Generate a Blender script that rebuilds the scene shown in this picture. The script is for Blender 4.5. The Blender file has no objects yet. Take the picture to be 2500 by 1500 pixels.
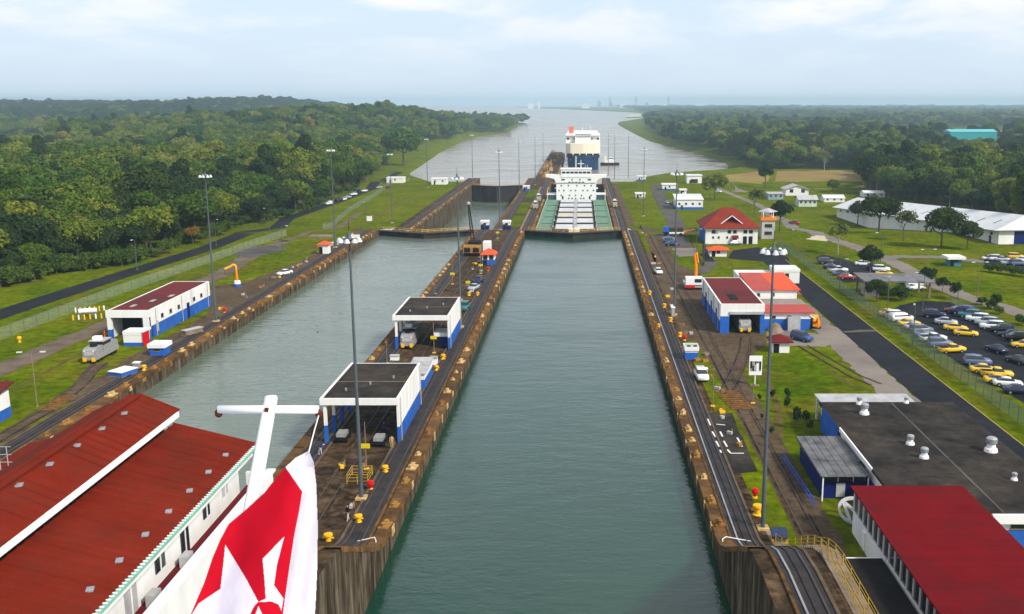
import bpy, bmesh, math, random
import numpy as np
from mathutils import Vector, Matrix
random.seed(7); rng = np.random.default_rng(7)
R = math.radians
S = bpy.context.scene
COL = S.collection

# ---------------------------------------------------------------- camera
F, PX, PY, HZ, H = 2430.0, 1421.0, 750.0, 247.0, 45.8      # focal length in photo pixels, optical axis, horizon row, eye height above the water
TH = math.atan((PY - HZ) / F); CT, ST = math.cos(TH), math.sin(TH)
cam_d = bpy.data.cameras.new('camera'); cam = bpy.data.objects.new('camera', cam_d); COL.objects.link(cam)
cam.location = (0, 0, H); cam.rotation_euler = (math.pi / 2 - TH, 0, 0)
cam_d.sensor_width = 36; cam_d.lens = F / 2500 * 36; cam_d.shift_x = (1250 - PX) / 2500
cam_d.clip_start = 0.5; cam_d.clip_end = 60000
S.camera = cam

# ---------------------------------------------------------------- sky, sun, exposure
SUN_EL, SUN_AZ = R(40), R(130)                    # azimuth clockwise from +Y (the canal's direction away from us)
w = bpy.data.worlds.new('World'); S.world = w; w.use_nodes = True
nt = w.node_tree; nt.nodes.clear()
def wn(t, **k):
    n = nt.nodes.new(t)
    for a, b in k.items(): setattr(n, a, b)
    return n
sky = wn('ShaderNodeTexSky', sky_type='NISHITA', sun_disc=False, sun_elevation=SUN_EL, sun_rotation=SUN_AZ, air_density=1.0, dust_density=2.2, ozone_density=1.0, altitude=60)
geo = wn('ShaderNodeTexCoord'); sep = wn('ShaderNodeSeparateXYZ')
nt.links.new(geo.outputs['Generated'], sep.inputs[0])
mz = wn('ShaderNodeMath', operation='MAXIMUM'); mz.inputs[1].default_value = 0.02
nt.links.new(sep.outputs['Z'], mz.inputs[0])
addz = wn('ShaderNodeMath', operation='ADD'); addz.inputs[1].default_value = 0.20
nt.links.new(mz.outputs[0], addz.inputs[0])
dx = wn('ShaderNodeMath', operation='DIVIDE'); dy = wn('ShaderNodeMath', operation='DIVIDE')
nt.links.new(sep.outputs['X'], dx.inputs[0]); nt.links.new(addz.outputs[0], dx.inputs[1])
nt.links.new(sep.outputs['Y'], dy.inputs[0]); nt.links.new(addz.outputs[0], dy.inputs[1])
cmb = wn('ShaderNodeCombineXYZ'); nt.links.new(dx.outputs[0], cmb.inputs[0]); nt.links.new(dy.outputs[0], cmb.inputs[1])
cl = wn('ShaderNodeTexNoise', noise_dimensions='3D'); cl.inputs['Scale'].default_value = 1.25; cl.inputs['Detail'].default_value = 9; cl.inputs['Roughness'].default_value = 0.56; cl.inputs['Distortion'].default_value = 0.25
nt.links.new(cmb.outputs[0], cl.inputs['Vector'])
cr = wn('ShaderNodeMapRange', interpolation_type='SMOOTHSTEP'); cr.inputs['From Min'].default_value = 0.42; cr.inputs['From Max'].default_value = 0.60
nt.links.new(cl.outputs['Fac'], cr.inputs['Value'])
hz = wn('ShaderNodeMapRange', interpolation_type='SMOOTHSTEP'); hz.inputs['From Min'].default_value = 0.025; hz.inputs['From Max'].default_value = 0.10; hz.inputs['To Min'].default_value = 0.10; hz.inputs['To Max'].default_value = 0.93
nt.links.new(sep.outputs['Z'], hz.inputs['Value'])
fac = wn('ShaderNodeMath', operation='MULTIPLY'); nt.links.new(cr.outputs[0], fac.inputs[0]); nt.links.new(hz.outputs[0], fac.inputs[1])
shade = wn('ShaderNodeTexNoise'); shade.inputs['Scale'].default_value = 3.4; shade.inputs['Detail'].default_value = 6
nt.links.new(cmb.outputs[0], shade.inputs['Vector'])
cc = wn('ShaderNodeMix', data_type='RGBA'); cc.inputs['A'].default_value = (7.0, 7.2, 7.5, 1); cc.inputs['B'].default_value = (9.0, 8.8, 8.6, 1)
nt.links.new(shade.outputs['Fac'], cc.inputs['Factor'])
# a thin veil of high cloud over the blue, then the cumulus
veil = wn('ShaderNodeMix', data_type='RGBA'); vf = wn('ShaderNodeMapRange'); vf.inputs['From Min'].default_value = 0.11; vf.inputs['From Max'].default_value = 0.5; vf.inputs['To Min'].default_value = 0.80; vf.inputs['To Max'].default_value = 0.30; nt.links.new(sep.outputs['Z'], vf.inputs['Value']); nt.links.new(vf.outputs[0], veil.inputs['Factor']); veil.inputs['B'].default_value = (6.1, 7.3, 8.7, 1)
nt.links.new(sky.outputs[0], veil.inputs['A'])
mx = wn('ShaderNodeMix', data_type='RGBA')
nt.links.new(fac.outputs[0], mx.inputs['Factor']); nt.links.new(veil.outputs['Result'], mx.inputs['A']); nt.links.new(cc.outputs['Result'], mx.inputs['B'])
bg = wn('ShaderNodeBackground'); bg.inputs['Strength'].default_value = 0.112
nt.links.new(mx.outputs['Result'], bg.inputs['Color'])
wo = wn('ShaderNodeOutputWorld'); nt.links.new(bg.outputs[0], wo.inputs['Surface'])

sun_d = bpy.data.lights.new('sun', 'SUN'); sun_d.energy = 3.8; sun_d.angle = R(7); sun_d.color = (1.0, 0.94, 0.84)
sun = bpy.data.objects.new('sun', sun_d); COL.objects.link(sun)
sd = Vector((math.sin(SUN_AZ) * math.cos(SUN_EL), math.cos(SUN_AZ) * math.cos(SUN_EL), math.sin(SUN_EL)))
sun.rotation_euler = sd.to_track_quat('Z', 'Y').to_euler(); sun.location = (60, -60, 120)
S.view_settings.view_transform = 'Standard'; S.view_settings.look = 'None'; S.view_settings.exposure = 0.22; S.view_settings.gamma = 1.0
S.view_settings.use_curve_mapping = False
S.cycles.max_bounces = 6; S.cycles.diffuse_bounces = 2; S.cycles.glossy_bounces = 2; S.cycles.transmission_bounces = 2; S.cycles.transparent_max_bounces = 8
HAZE = 1.25e-4
S.cycles.volume_bounces = 1; S.cycles.use_denoising = True; S.cycles.sample_clamp_indirect = 4

# ---------------------------------------------------------------- helpers: photo point -> place on the ground
def ray(px, py):
    u, v = (px - PX) / F, (PY - py) / F
    return Vector((u, CT + v * ST, -ST + v * CT))
def P(px, py, z):
    d = ray(px, py); t = (z - H) / d.z
    return Vector((d.x * t, d.y * t, z))
def Q(px, py, Y):
    d = ray(px, py); t = Y / d.y
    return Vector((d.x * t, Y, H + d.z * t))
def lerp_tab(tab, y):
    if y <= tab[0][0]: return tab[0][1]
    for (a, b), (c, d) in zip(tab, tab[1:]):
        if y <= c: return b + (d - b) * (y - a) / (c - a)
    return tab[-1][1]
WALL = [(74.5, 10.7), (92, 2.2), (345, 2.2), (363, -6.3), (690, -6.3)]
LAND = [(335, 2.2), (415, -6.3), (660, -6.3), (760, -14.5)]
SEA = -17.0
XL, XC0, XC1, XR = -70.3, -36.9, -19.84, 13.66        # lock wall faces
def wall_z(y): return lerp_tab(WALL, y)
def gauss(x, y, cx, cy, sx, sy, h): return h * math.exp(-((x - cx) / sx) ** 2 - ((y - cy) / sy) ** 2)
def land_z(x, y):
    z = lerp_tab(LAND, y)
    if x < -90 and y > 500:
        k = min(1, max(0, (-165 - x) / 170))
        z += k * (gauss(x, y, -330, 1750, 260, 420, 23) + gauss(x, y, -1400, 3200, 420, 900, 28) + gauss(x, y, -1000, 3300, 240, 950, 38) + gauss(x, y, -1950, 3200, 420, 900, 31) + gauss(x, y, -520, 1500, 300, 400, 14) + gauss(x, y, -180, 2100, 160, 420, 14))
    if x > 200 and y > 500:
        z += gauss(x, y, 900, 1500, 600, 500, 5)
    return z
def G(px, py, off=0.0):
    d = ray(px, py); lo = 0.0; t = 20.0
    while t < 9000:
        p = d * t
        if H + p.z < land_z(p.x, p.y): break
        lo = t; t *= 1.02
    hi = t
    for _ in range(30):
        m = (lo + hi) / 2; p = d * m
        if H + p.z < land_z(p.x, p.y): hi = m
        else: lo = m
    p = d * hi
    return Vector((p.x, p.y, land_z(p.x, p.y) + off))

def lin(r, g, b):
    f = lambda c: (c / 255 / 12.92) if c / 255 <= 0.04045 else ((c / 255 + 0.055) / 1.055) ** 2.4
    return (f(r), f(g), f(b), 1)

# ---------------------------------------------------------------- materials
MATS = {}
def mat(name, col, rough=0.7, var=0.18, scale=0.6, col2=None, metal=0.0, bump=0.0, bscale=6.0, streak=0.0, spec=0.08, detail=5, objvar=0.0, fine=0.0, fine_amt=0.3, coord='Object', dirt=None, dirt_scale=0.15, dirt_amt=0.5):
    if name in MATS: return MATS[name]
    m = bpy.data.materials.new(name); m.use_nodes = True; MATS[name] = m
    t = m.node_tree; b = t.nodes['Principled BSDF']; L = t.links
    b.inputs['Roughness'].default_value = rough; b.inputs['Metallic'].default_value = metal; b.inputs['Specular IOR Level'].default_value = spec
    tc = t.nodes.new('ShaderNodeTexCoord'); mp = t.nodes.new('ShaderNodeMapping'); L.new(tc.outputs[coord], mp.inputs[0])
    if streak: mp.inputs['Scale'].default_value = (1, 1, 1 - streak)
    n = t.nodes.new('ShaderNodeTexNoise'); n.inputs['Scale'].default_value = scale; n.inputs['Detail'].default_value = detail; n.inputs['Roughness'].default_value = 0.62
    L.new(mp.outputs[0], n.inputs['Vector'])
    mr = t.nodes.new('ShaderNodeMapRange'); mr.inputs['From Min'].default_value = 0.32; mr.inputs['From Max'].default_value = 0.68; L.new(n.outputs['Fac'], mr.inputs['Value'])
    mi = t.nodes.new('ShaderNodeMix'); mi.data_type = 'RGBA'
    c1 = tuple(c * (1 - var) for c in col[:3]) + (1,); c2 = tuple(min(1, c * (1 + var)) for c in col[:3]) + (1,)
    if col2: c1, c2 = tuple(col[:3]) + (1,), tuple(col2[:3]) + (1,)
    mi.inputs['A'].default_value = c1; mi.inputs['B'].default_value = c2
    L.new(mr.outputs[0], mi.inputs['Factor']); out = mi.outputs['Result']
    if dirt:
        n2 = t.nodes.new('ShaderNodeTexNoise'); n2.inputs['Scale'].default_value = dirt_scale; n2.inputs['Detail'].default_value = 6; n2.inputs['Roughness'].default_value = 0.7
        L.new(mp.outputs[0], n2.inputs['Vector'])
        r2 = t.nodes.new('ShaderNodeMapRange'); r2.inputs['From Min'].default_value = 0.46; r2.inputs['From Max'].default_value = 0.7; r2.inputs['To Max'].default_value = dirt_amt; L.new(n2.outputs['Fac'], r2.inputs['Value'])
        m2 = t.nodes.new('ShaderNodeMix'); m2.data_type = 'RGBA'; m2.inputs['B'].default_value = tuple(dirt[:3]) + (1,)
        L.new(r2.outputs[0], m2.inputs['Factor']); L.new(out, m2.inputs['A']); out = m2.outputs['Result']
    if fine:
        nf = t.nodes.new('ShaderNodeTexNoise'); nf.inputs['Scale'].default_value = fine; nf.inputs['Detail'].default_value = 4; nf.inputs['Roughness'].default_value = 0.7; L.new(mp.outputs[0], nf.inputs['Vector'])
        rf_ = t.nodes.new('ShaderNodeMapRange'); rf_.inputs['From Min'].default_value = 0.34; rf_.inputs['From Max'].default_value = 0.66; rf_.inputs['To Min'].default_value = 1 - fine_amt; rf_.inputs['To Max'].default_value = 1 + fine_amt; L.new(nf.outputs['Fac'], rf_.inputs['Value'])
        m4 = t.nodes.new('ShaderNodeMix'); m4.data_type = 'RGBA'; m4.blend_type = 'MULTIPLY'; m4.inputs['Factor'].default_value = 1; L.new(out, m4.inputs['A']); L.new(rf_.outputs[0], m4.inputs['B']); out = m4.outputs['Result']
    if objvar:
        oi = t.nodes.new('ShaderNodeObjectInfo'); r3 = t.nodes.new('ShaderNodeMapRange'); r3.inputs['To Min'].default_value = 1 - objvar; r3.inputs['To Max'].default_value = 1 + objvar; L.new(oi.outputs['Random'], r3.inputs['Value'])
        m3 = t.nodes.new('ShaderNodeMix'); m3.data_type = 'RGBA'; m3.blend_type = 'MULTIPLY'; m3.inputs['Factor'].default_value = 1; L.new(out, m3.inputs['A']); L.new(r3.outputs[0], m3.inputs['B']); out = m3.outputs['Result']
    L.new(out, b.inputs['Base Color'])
    if bump:
        nb = t.nodes.new('ShaderNodeTexNoise'); nb.inputs['Scale'].default_value = bscale; nb.inputs['Detail'].default_value = 4; L.new(mp.outputs[0], nb.inputs['Vector'])
        bp = t.nodes.new('ShaderNodeBump'); bp.inputs['Distance'].default_value = bump; L.new(nb.outputs['Fac'], bp.inputs['Height']); L.new(bp.outputs[0], b.inputs['Normal'])
    return m
def paint(name, rgb, rough=0.5, var=0.06, **k): return mat(name, lin(*rgb), rough, var, **k)

GRASS = mat('grass', (0.042, 0.084, 0.001), 1.0, fine=0.5, fine_amt=0.38, scale=0.05, col2=(0.125, 0.150, 0.002), bump=0.12, bscale=1.4, spec=0.0, detail=9, dirt=(0.125, 0.095, 0.012), dirt_scale=0.09, dirt_amt=0.75)
CONC = mat('lock_concrete', (0.085, 0.058, 0.034), 0.95, scale=0.25, col2=(0.17, 0.12, 0.072), bump=0.05, bscale=2, dirt=(0.045, 0.03, 0.02), dirt_scale=0.12, dirt_amt=0.75, detail=8)
WALLF = mat('stained_lock_wall', (0.018, 0.013, 0.007), 0.97, scale=0.5, col2=(0.085, 0.062, 0.036), streak=0.82, spec=0.03, bump=0.06, bscale=1.6, dirt=(0.27, 0.23, 0.17), dirt_scale=0.8, dirt_amt=0.68, detail=10)
DECKC = mat('wall_deck_concrete', (0.026, 0.016, 0.0085), 0.85, spec=0.06, scale=0.4, col2=(0.105, 0.066, 0.036), dirt=(0.012, 0.008, 0.005), dirt_scale=0.16, dirt_amt=0.9, detail=8, bump=0.02, fine=0.8, fine_amt=0.4)
KERB = mat('kerb_concrete', (0.15, 0.108, 0.074), 0.9, scale=0.5, col2=(0.27, 0.21, 0.15), detail=7)
COPE = mat('rusty_coping', (0.055, 0.030, 0.014), 0.95, spec=0.1, scale=0.7, col2=(0.15, 0.085, 0.036), dirt=(0.26, 0.115, 0.022), dirt_scale=0.55, dirt_amt=0.75, bump=0.08, bscale=3, detail=8, objvar=0.3)
TRACK = mat('track_bed', (0.014, 0.012, 0.014), 0.7, spec=0.25, scale=0.5, col2=(0.040, 0.034, 0.034), dirt=(0.05, 0.032, 0.022), dirt_scale=0.2, dirt_amt=0.5)
RAIL = mat('rail_steel', (0.075, 0.06, 0.055), 0.5, 0.2, metal=0.2)
RAILB = mat('bright_rail', (0.34, 0.33, 0.34), 0.4, 0.2, metal=0.4)
RUST = mat('rusty_yellow_iron', (0.20, 0.085, 0.018), 0.9, scale=1.3, col2=(0.50, 0.29, 0.07), detail=6, dirt=(0.12, 0.045, 0.012), dirt_scale=1.1, dirt_amt=0.8)
YEL = paint('yellow_paint', (236, 176, 30), 0.55, 0.1)
ORANGE = paint('orange_paint', (226, 132, 16), 0.5, 0.1)
WHITE = mat('white_wall_paint', (0.77, 0.77, 0.75), 0.6, 0.05, scale=0.35, dirt=(0.45, 0.42, 0.38), dirt_scale=0.25, dirt_amt=0.35, streak=0.6)
WHITE2 = mat('white_metal_paint', (0.80, 0.80, 0.80), 0.4, 0.03)
BLUE = mat('blue_wall_paint', (0.022, 0.115, 0.46), 0.6, 0.15, scale=0.5, dirt=(0.05, 0.06, 0.09), dirt_scale=0.3, dirt_amt=0.4)
NAVY = paint('navy_paint', (22, 34, 96), 0.5)
REDR = mat('dark_red_roof', (0.135, 0.014, 0.014), 0.65, 0.15, scale=0.25, dirt=(0.05, 0.014, 0.012), dirt_scale=0.12, dirt_amt=0.8)
REDT = mat('red_roof_panel', (0.150, 0.016, 0.0075), 0.7, 0.16, spec=0.02, scale=0.35, dirt=(0.095, 0.022, 0.013), dirt_scale=0.28, dirt_amt=0.7, objvar=0.13)
REDB = mat('crimson_roof_sheet', (0.142, 0.005, 0.0075), 0.7, 0.12, spec=0.02, scale=0.22, dirt=(0.075, 0.010, 0.012), dirt_scale=0.13, dirt_amt=0.7, objvar=0.06)
REDL = mat('light_red_roof', (0.42, 0.075, 0.06), 0.65, 0.08, scale=0.3, dirt=(0.25, 0.05, 0.04), dirt_scale=0.2, dirt_amt=0.4)
ORR = paint('orange_red_roof', (214, 84, 48), 0.6, 0.1)
TARR = mat('tar_roof', (0.014, 0.012, 0.011), 0.9, scale=0.3, col2=(0.040, 0.035, 0.031), dirt=(0.075, 0.058, 0.042), dirt_scale=0.12, dirt_amt=0.5, detail=8, fine=0.7, fine_amt=0.3)
BLACKR = mat('black_roof', (0.016, 0.014, 0.014), 0.8, 0.3)
GREYR = mat('grey_roof_sheet', (0.15, 0.15, 0.155), 0.6, 0.2, objvar=0.12, scale=0.5, dirt=(0.035, 0.035, 0.04), dirt_scale=0.35, dirt_amt=0.9)
LGREY = mat('light_grey_roof', (0.42, 0.42, 0.43), 0.6, 0.12, scale=0.5, dirt=(0.2, 0.19, 0.18), dirt_scale=0.3, dirt_amt=0.6)
WROOF = mat('white_roof_sheet', (0.66, 0.67, 0.68), 0.55, 0.07, scale=0.3, dirt=(0.40, 0.40, 0.40), dirt_scale=0.08, dirt_amt=0.5)
ASPH = mat('asphalt', (0.014, 0.016, 0.021), 0.85, 0.2, scale=0.2, dirt=(0.030, 0.030, 0.032), dirt_scale=0.06, dirt_amt=0.6, detail=9, fine=0.5, fine_amt=0.18)
ASPH2 = mat('worn_asphalt', (0.075, 0.068, 0.064), 0.9, 0.25, scale=0.18, dirt=(0.15, 0.13, 0.11), dirt_scale=0.07, dirt_amt=0.7, detail=9)
ROADC = mat('pale_road', (0.18, 0.155, 0.135), 0.9, 0.2, scale=0.1, dirt=(0.27, 0.235, 0.20), dirt_scale=0.07, dirt_amt=0.6, detail=8)
DIRT = mat('brown_dirt', (0.062, 0.042, 0.025), 0.97, spec=0.05, scale=0.16, col2=(0.128, 0.090, 0.058), dirt=(0.06, 0.045, 0.03), dirt_scale=0.08, dirt_amt=0.7, detail=9, bump=0.04, bscale=1.2, fine=0.9, fine_amt=0.35)
TANF = mat('dry_field', (0.22, 0.125, 0.045), 0.95, scale=0.03, col2=(0.24, 0.20, 0.05), detail=8)
SAND = mat('pale_sand', (0.52, 0.45, 0.33), 0.95, 0.15, scale=0.05)
GRAVEL = mat('brown_gravel', (0.095, 0.068, 0.047), 0.97, scale=0.2, col2=(0.175, 0.135, 0.10), dirt=(0.05, 0.055, 0.01), dirt_scale=0.12, dirt_amt=0.5, detail=9)
TKERB = mat('track_kerb', (0.075, 0.052, 0.034), 0.95, scale=0.5, col2=(0.15, 0.11, 0.075), detail=7)
POLE = mat('mast_grey', (0.095, 0.115, 0.128), 0.5, 0.12, metal=0.2)
LAMPW = mat('floodlight_white', (0.58, 0.60, 0.62), 0.35, 0.03)
GREY = mat('machine_grey', (0.27, 0.27, 0.265), 0.5, 0.15, scale=1.5)
GALV = mat('galvanised', (0.40, 0.42, 0.44), 0.38, 0.2, scale=2, metal=0.5)
DARK = mat('dark_gap', (0.012, 0.012, 0.014), 0.7, 0.2)
GLASS = mat('window_glass', (0.018, 0.024, 0.03), 0.12, 0.3, spec=0.8)
TYRE = mat('tyre', (0.015, 0.015, 0.015), 0.9, 0.1)
REDP = paint('red_paint', (200, 20, 24), 0.5)
BARK = mat('bark', (0.10, 0.078, 0.055), 0.95, 0.3, scale=1.5)
BARKP = mat('pale_bark', (0.30, 0.27, 0.22), 0.95, 0.2, scale=1.5)
SHIPW = mat('ship_white', (0.80, 0.80, 0.79), 0.45, 0.03, scale=0.2, dirt=(0.55, 0.50, 0.44), dirt_scale=0.12, dirt_amt=0.3, streak=0.8)
DGREEN = mat('deck_green', (0.13, 0.245, 0.17), 0.8, 0.15, scale=0.2, dirt=(0.19, 0.19, 0.14), dirt_scale=0.12, dirt_amt=0.6)
CREAM = mat('ship_cream', (0.80, 0.72, 0.56), 0.5, 0.04, scale=0.05)
HBLUE = mat('hull_blue', (0.008, 0.034, 0.10), 0.6, 0.25, scale=0.08, dirt=(0.04, 0.08, 0.09), dirt_scale=0.05, dirt_amt=0.6)
GATEM = mat('gate_steel', (0.012, 0.011, 0.012), 0.8, scale=0.4, col2=(0.034, 0.030, 0.028), streak=0.8, dirt=(0.09, 0.06, 0.035), dirt_scale=0.3, dirt_amt=0.4)
SKIN = paint('skin', (150, 105, 80), 0.6)
def leaf_mat(name, stops, sat=1.0):
    m = bpy.data.materials.new(name); m.use_nodes = True; t = m.node_tree; L = t.links; b = t.nodes['Principled BSDF']
    oi = t.nodes.new('ShaderNodeObjectInfo'); cr = t.nodes.new('ShaderNodeValToRGB')
    vm = t.nodes.new('ShaderNodeVectorMath'); vm.operation = 'SCALE'; vm.inputs['Scale'].default_value = 0.011; L.new(oi.outputs['Location'], vm.inputs[0])
    ln = t.nodes.new('ShaderNodeTexNoise'); ln.inputs['Scale'].default_value = 1.0; ln.inputs['Detail'].default_value = 3; L.new(vm.outputs[0], ln.inputs['Vector'])
    lr = t.nodes.new('ShaderNodeMapRange'); lr.inputs['From Min'].default_value = 0.3; lr.inputs['From Max'].default_value = 0.68; lr.inputs['To Min'].default_value = 0.08; lr.inputs['To Max'].default_value = 0.66; L.new(ln.outputs['Fac'], lr.inputs['Value'])
    wnz = t.nodes.new('ShaderNodeTexWhiteNoise'); L.new(oi.outputs['Location'], wnz.inputs['Vector'])
    ma = t.nodes.new('ShaderNodeMath'); ma.operation = 'MULTIPLY_ADD'; ma.inputs[1].default_value = 0.5; L.new(wnz.outputs['Value'], ma.inputs[0]); L.new(lr.outputs[0], ma.inputs[2])
    el = cr.color_ramp.elements
    while len(el) < len(stops): el.new(0.5)
    for e, (p, c) in zip(el, stops): e.position = p; e.color = tuple(c) + (1,)
    L.new(ma.outputs[0], cr.inputs[0])
    tc = t.nodes.new('ShaderNodeTexCoord'); n = t.nodes.new('ShaderNodeTexNoise'); n.inputs['Scale'].default_value = 0.45; n.inputs['Detail'].default_value = 5
    L.new(tc.outputs['Object'], n.inputs['Vector'])
    mr = t.nodes.new('ShaderNodeMapRange'); mr.inputs['From Min'].default_value = 0.3; mr.inputs['From Max'].default_value = 0.7; mr.inputs['To Min'].default_value = 0.62; mr.inputs['To Max'].default_value = 1.45; L.new(n.outputs['Fac'], mr.inputs['Value'])
    mu = t.nodes.new('ShaderNodeMix'); mu.data_type = 'RGBA'; mu.blend_type = 'MULTIPLY'; mu.inputs['Factor'].default_value = 1
    L.new(cr.outputs[0], mu.inputs['A']); L.new(mr.outputs[0], mu.inputs['B'])
    b.inputs['Roughness'].default_value = 0.75; b.inputs['Specular IOR Level'].default_value = 0.15
    L.new(mu.outputs['Result'], b.inputs['Base Color'])
    tr = t.nodes.new('ShaderNodeBsdfTranslucent'); L.new(mu.outputs['Result'], tr.inputs['Color'])
    ms = t.nodes.new('ShaderNodeMixShader'); ms.inputs[0].default_value = 0.22; L.new(b.outputs[0], ms.inputs[1]); L.new(tr.outputs[0], ms.inputs[2])
    L.new(ms.outputs[0], t.nodes['Material Output'].inputs['Surface'])
    return m
LEAF = leaf_mat('forest_leaves', [(0, (0.010, 0.038, 0.005)), (0.22, (0.022, 0.062, 0.006)), (0.48, (0.048, 0.100, 0.007)), (0.72, (0.098, 0.146, 0.010)), (0.93, (0.165, 0.190, 0.018)), (1.0, (0.20, 0.19, 0.03))])
LEAFD = leaf_mat('dark_and_shaded_leaves', [(0, (0.009, 0.026, 0.006)), (0.5, (0.016, 0.038, 0.008)), (1, (0.034, 0.060, 0.010))])  # naturally dark shrubs and trees; also cloud shade coloured into forest crowns
LEAFM = leaf_mat('undergrowth_leaves', [(0, (0.016, 0.046, 0.006)), (0.5, (0.034, 0.072, 0.008)), (1, (0.075, 0.115, 0.012))])
LEAFL = leaf_mat('pale_leaves', [(0, (0.075, 0.10, 0.022)), (1, (0.10, 0.115, 0.03))])
def water_mat(name, deep, rough, wscale, bump, stretch=(1, 1, 1), mott=None):
    m = bpy.data.materials.new(name); m.use_nodes = True; t = m.node_tree; L = t.links; b = t.nodes['Principled BSDF']
    tc = t.nodes.new('ShaderNodeTexCoord'); mp = t.nodes.new('ShaderNodeMapping'); mp.inputs['Scale'].default_value = stretch; L.new(tc.outputs['Object'], mp.inputs[0])
    n0 = t.nodes.new('ShaderNodeTexNoise'); n0.inputs['Scale'].default_value = 0.03; n0.inputs['Detail'].default_value = 4; L.new(tc.outputs['Object'], n0.inputs['Vector'])
    mi = t.nodes.new('ShaderNodeMix'); mi.data_type = 'RGBA'; mi.inputs['A'].default_value = tuple(deep) + (1,); mi.inputs['B'].default_value = tuple(mott or [c * 1.3 for c in deep]) + (1,)
    L.new(n0.outputs['Fac'], mi.inputs['Factor']); L.new(mi.outputs['Result'], b.inputs['Base Color'])
    n5 = t.nodes.new('ShaderNodeTexNoise'); n5.inputs['Scale'].default_value = 0.05; n5.inputs['Detail'].default_value = 6; n5.inputs['Distortion'].default_value = 0.8; L.new(mp.outputs[0], n5.inputs['Vector'])
    r5 = t.nodes.new('ShaderNodeMapRange'); r5.inputs['From Min'].default_value = 0.38; r5.inputs['From Max'].default_value = 0.66; r5.inputs['To Min'].default_value = rough * 0.5; r5.inputs['To Max'].default_value = rough + 0.17; L.new(n5.outputs['Fac'], r5.inputs['Value']); L.new(r5.outputs[0], b.inputs['Roughness'])
    b.inputs['IOR'].default_value = 1.38; b.inputs['Specular IOR Level'].default_value = 0.8
    prev = None
    for sc, bd in ((wscale, bump), (wscale * 0.27, bump * 2.2), (wscale * 2.6, bump * 0.5)):
        n = t.nodes.new('ShaderNodeTexNoise'); n.inputs['Scale'].default_value = sc; n.inputs['Detail'].default_value = 3; L.new(mp.outputs[0], n.inputs['Vector'])
        bp = t.nodes.new('ShaderNodeBump'); bp.inputs['Distance'].default_value = bd; L.new(n.outputs['Fac'], bp.inputs['Height'])
        if prev: L.new(prev.outputs[0], bp.inputs['Normal'])
        prev = bp
    L.new(prev.outputs[0], b.inputs['Normal'])
    return m
WATER = water_mat('chamber_water', (0.002, 0.034, 0.020), 0.05, 0.9, 0.05, (0.75, 1.6, 1), (0.008, 0.052, 0.032))
WATERL = water_mat('left_chamber_water', (0.075, 0.105, 0.072), 0.07, 0.6, 0.12, (0.6, 1.4, 1), (0.15, 0.185, 0.145))
SEAW = water_mat('sea_water', (0.22, 0.19, 0.14), 0.25, 0.35, 0.10, (0.4, 1.2, 1), (0.26, 0.235, 0.195))
def mesh_screen(name, col, alpha):
    m = bpy.data.materials.new(name); m.use_nodes = True; t = m.node_tree; b = t.nodes['Principled BSDF']
    b.inputs['Base Color'].default_value = tuple(col) + (1,); b.inputs['Roughness'].default_value = 0.7; b.inputs['Alpha'].default_value = alpha
    return m
SCREEN = mesh_screen('chain_link_green', (0.24, 0.32, 0.25), 0.42)
SCREENG = mesh_screen('chain_link_grey', (0.36, 0.42, 0.34), 0.26)

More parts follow.
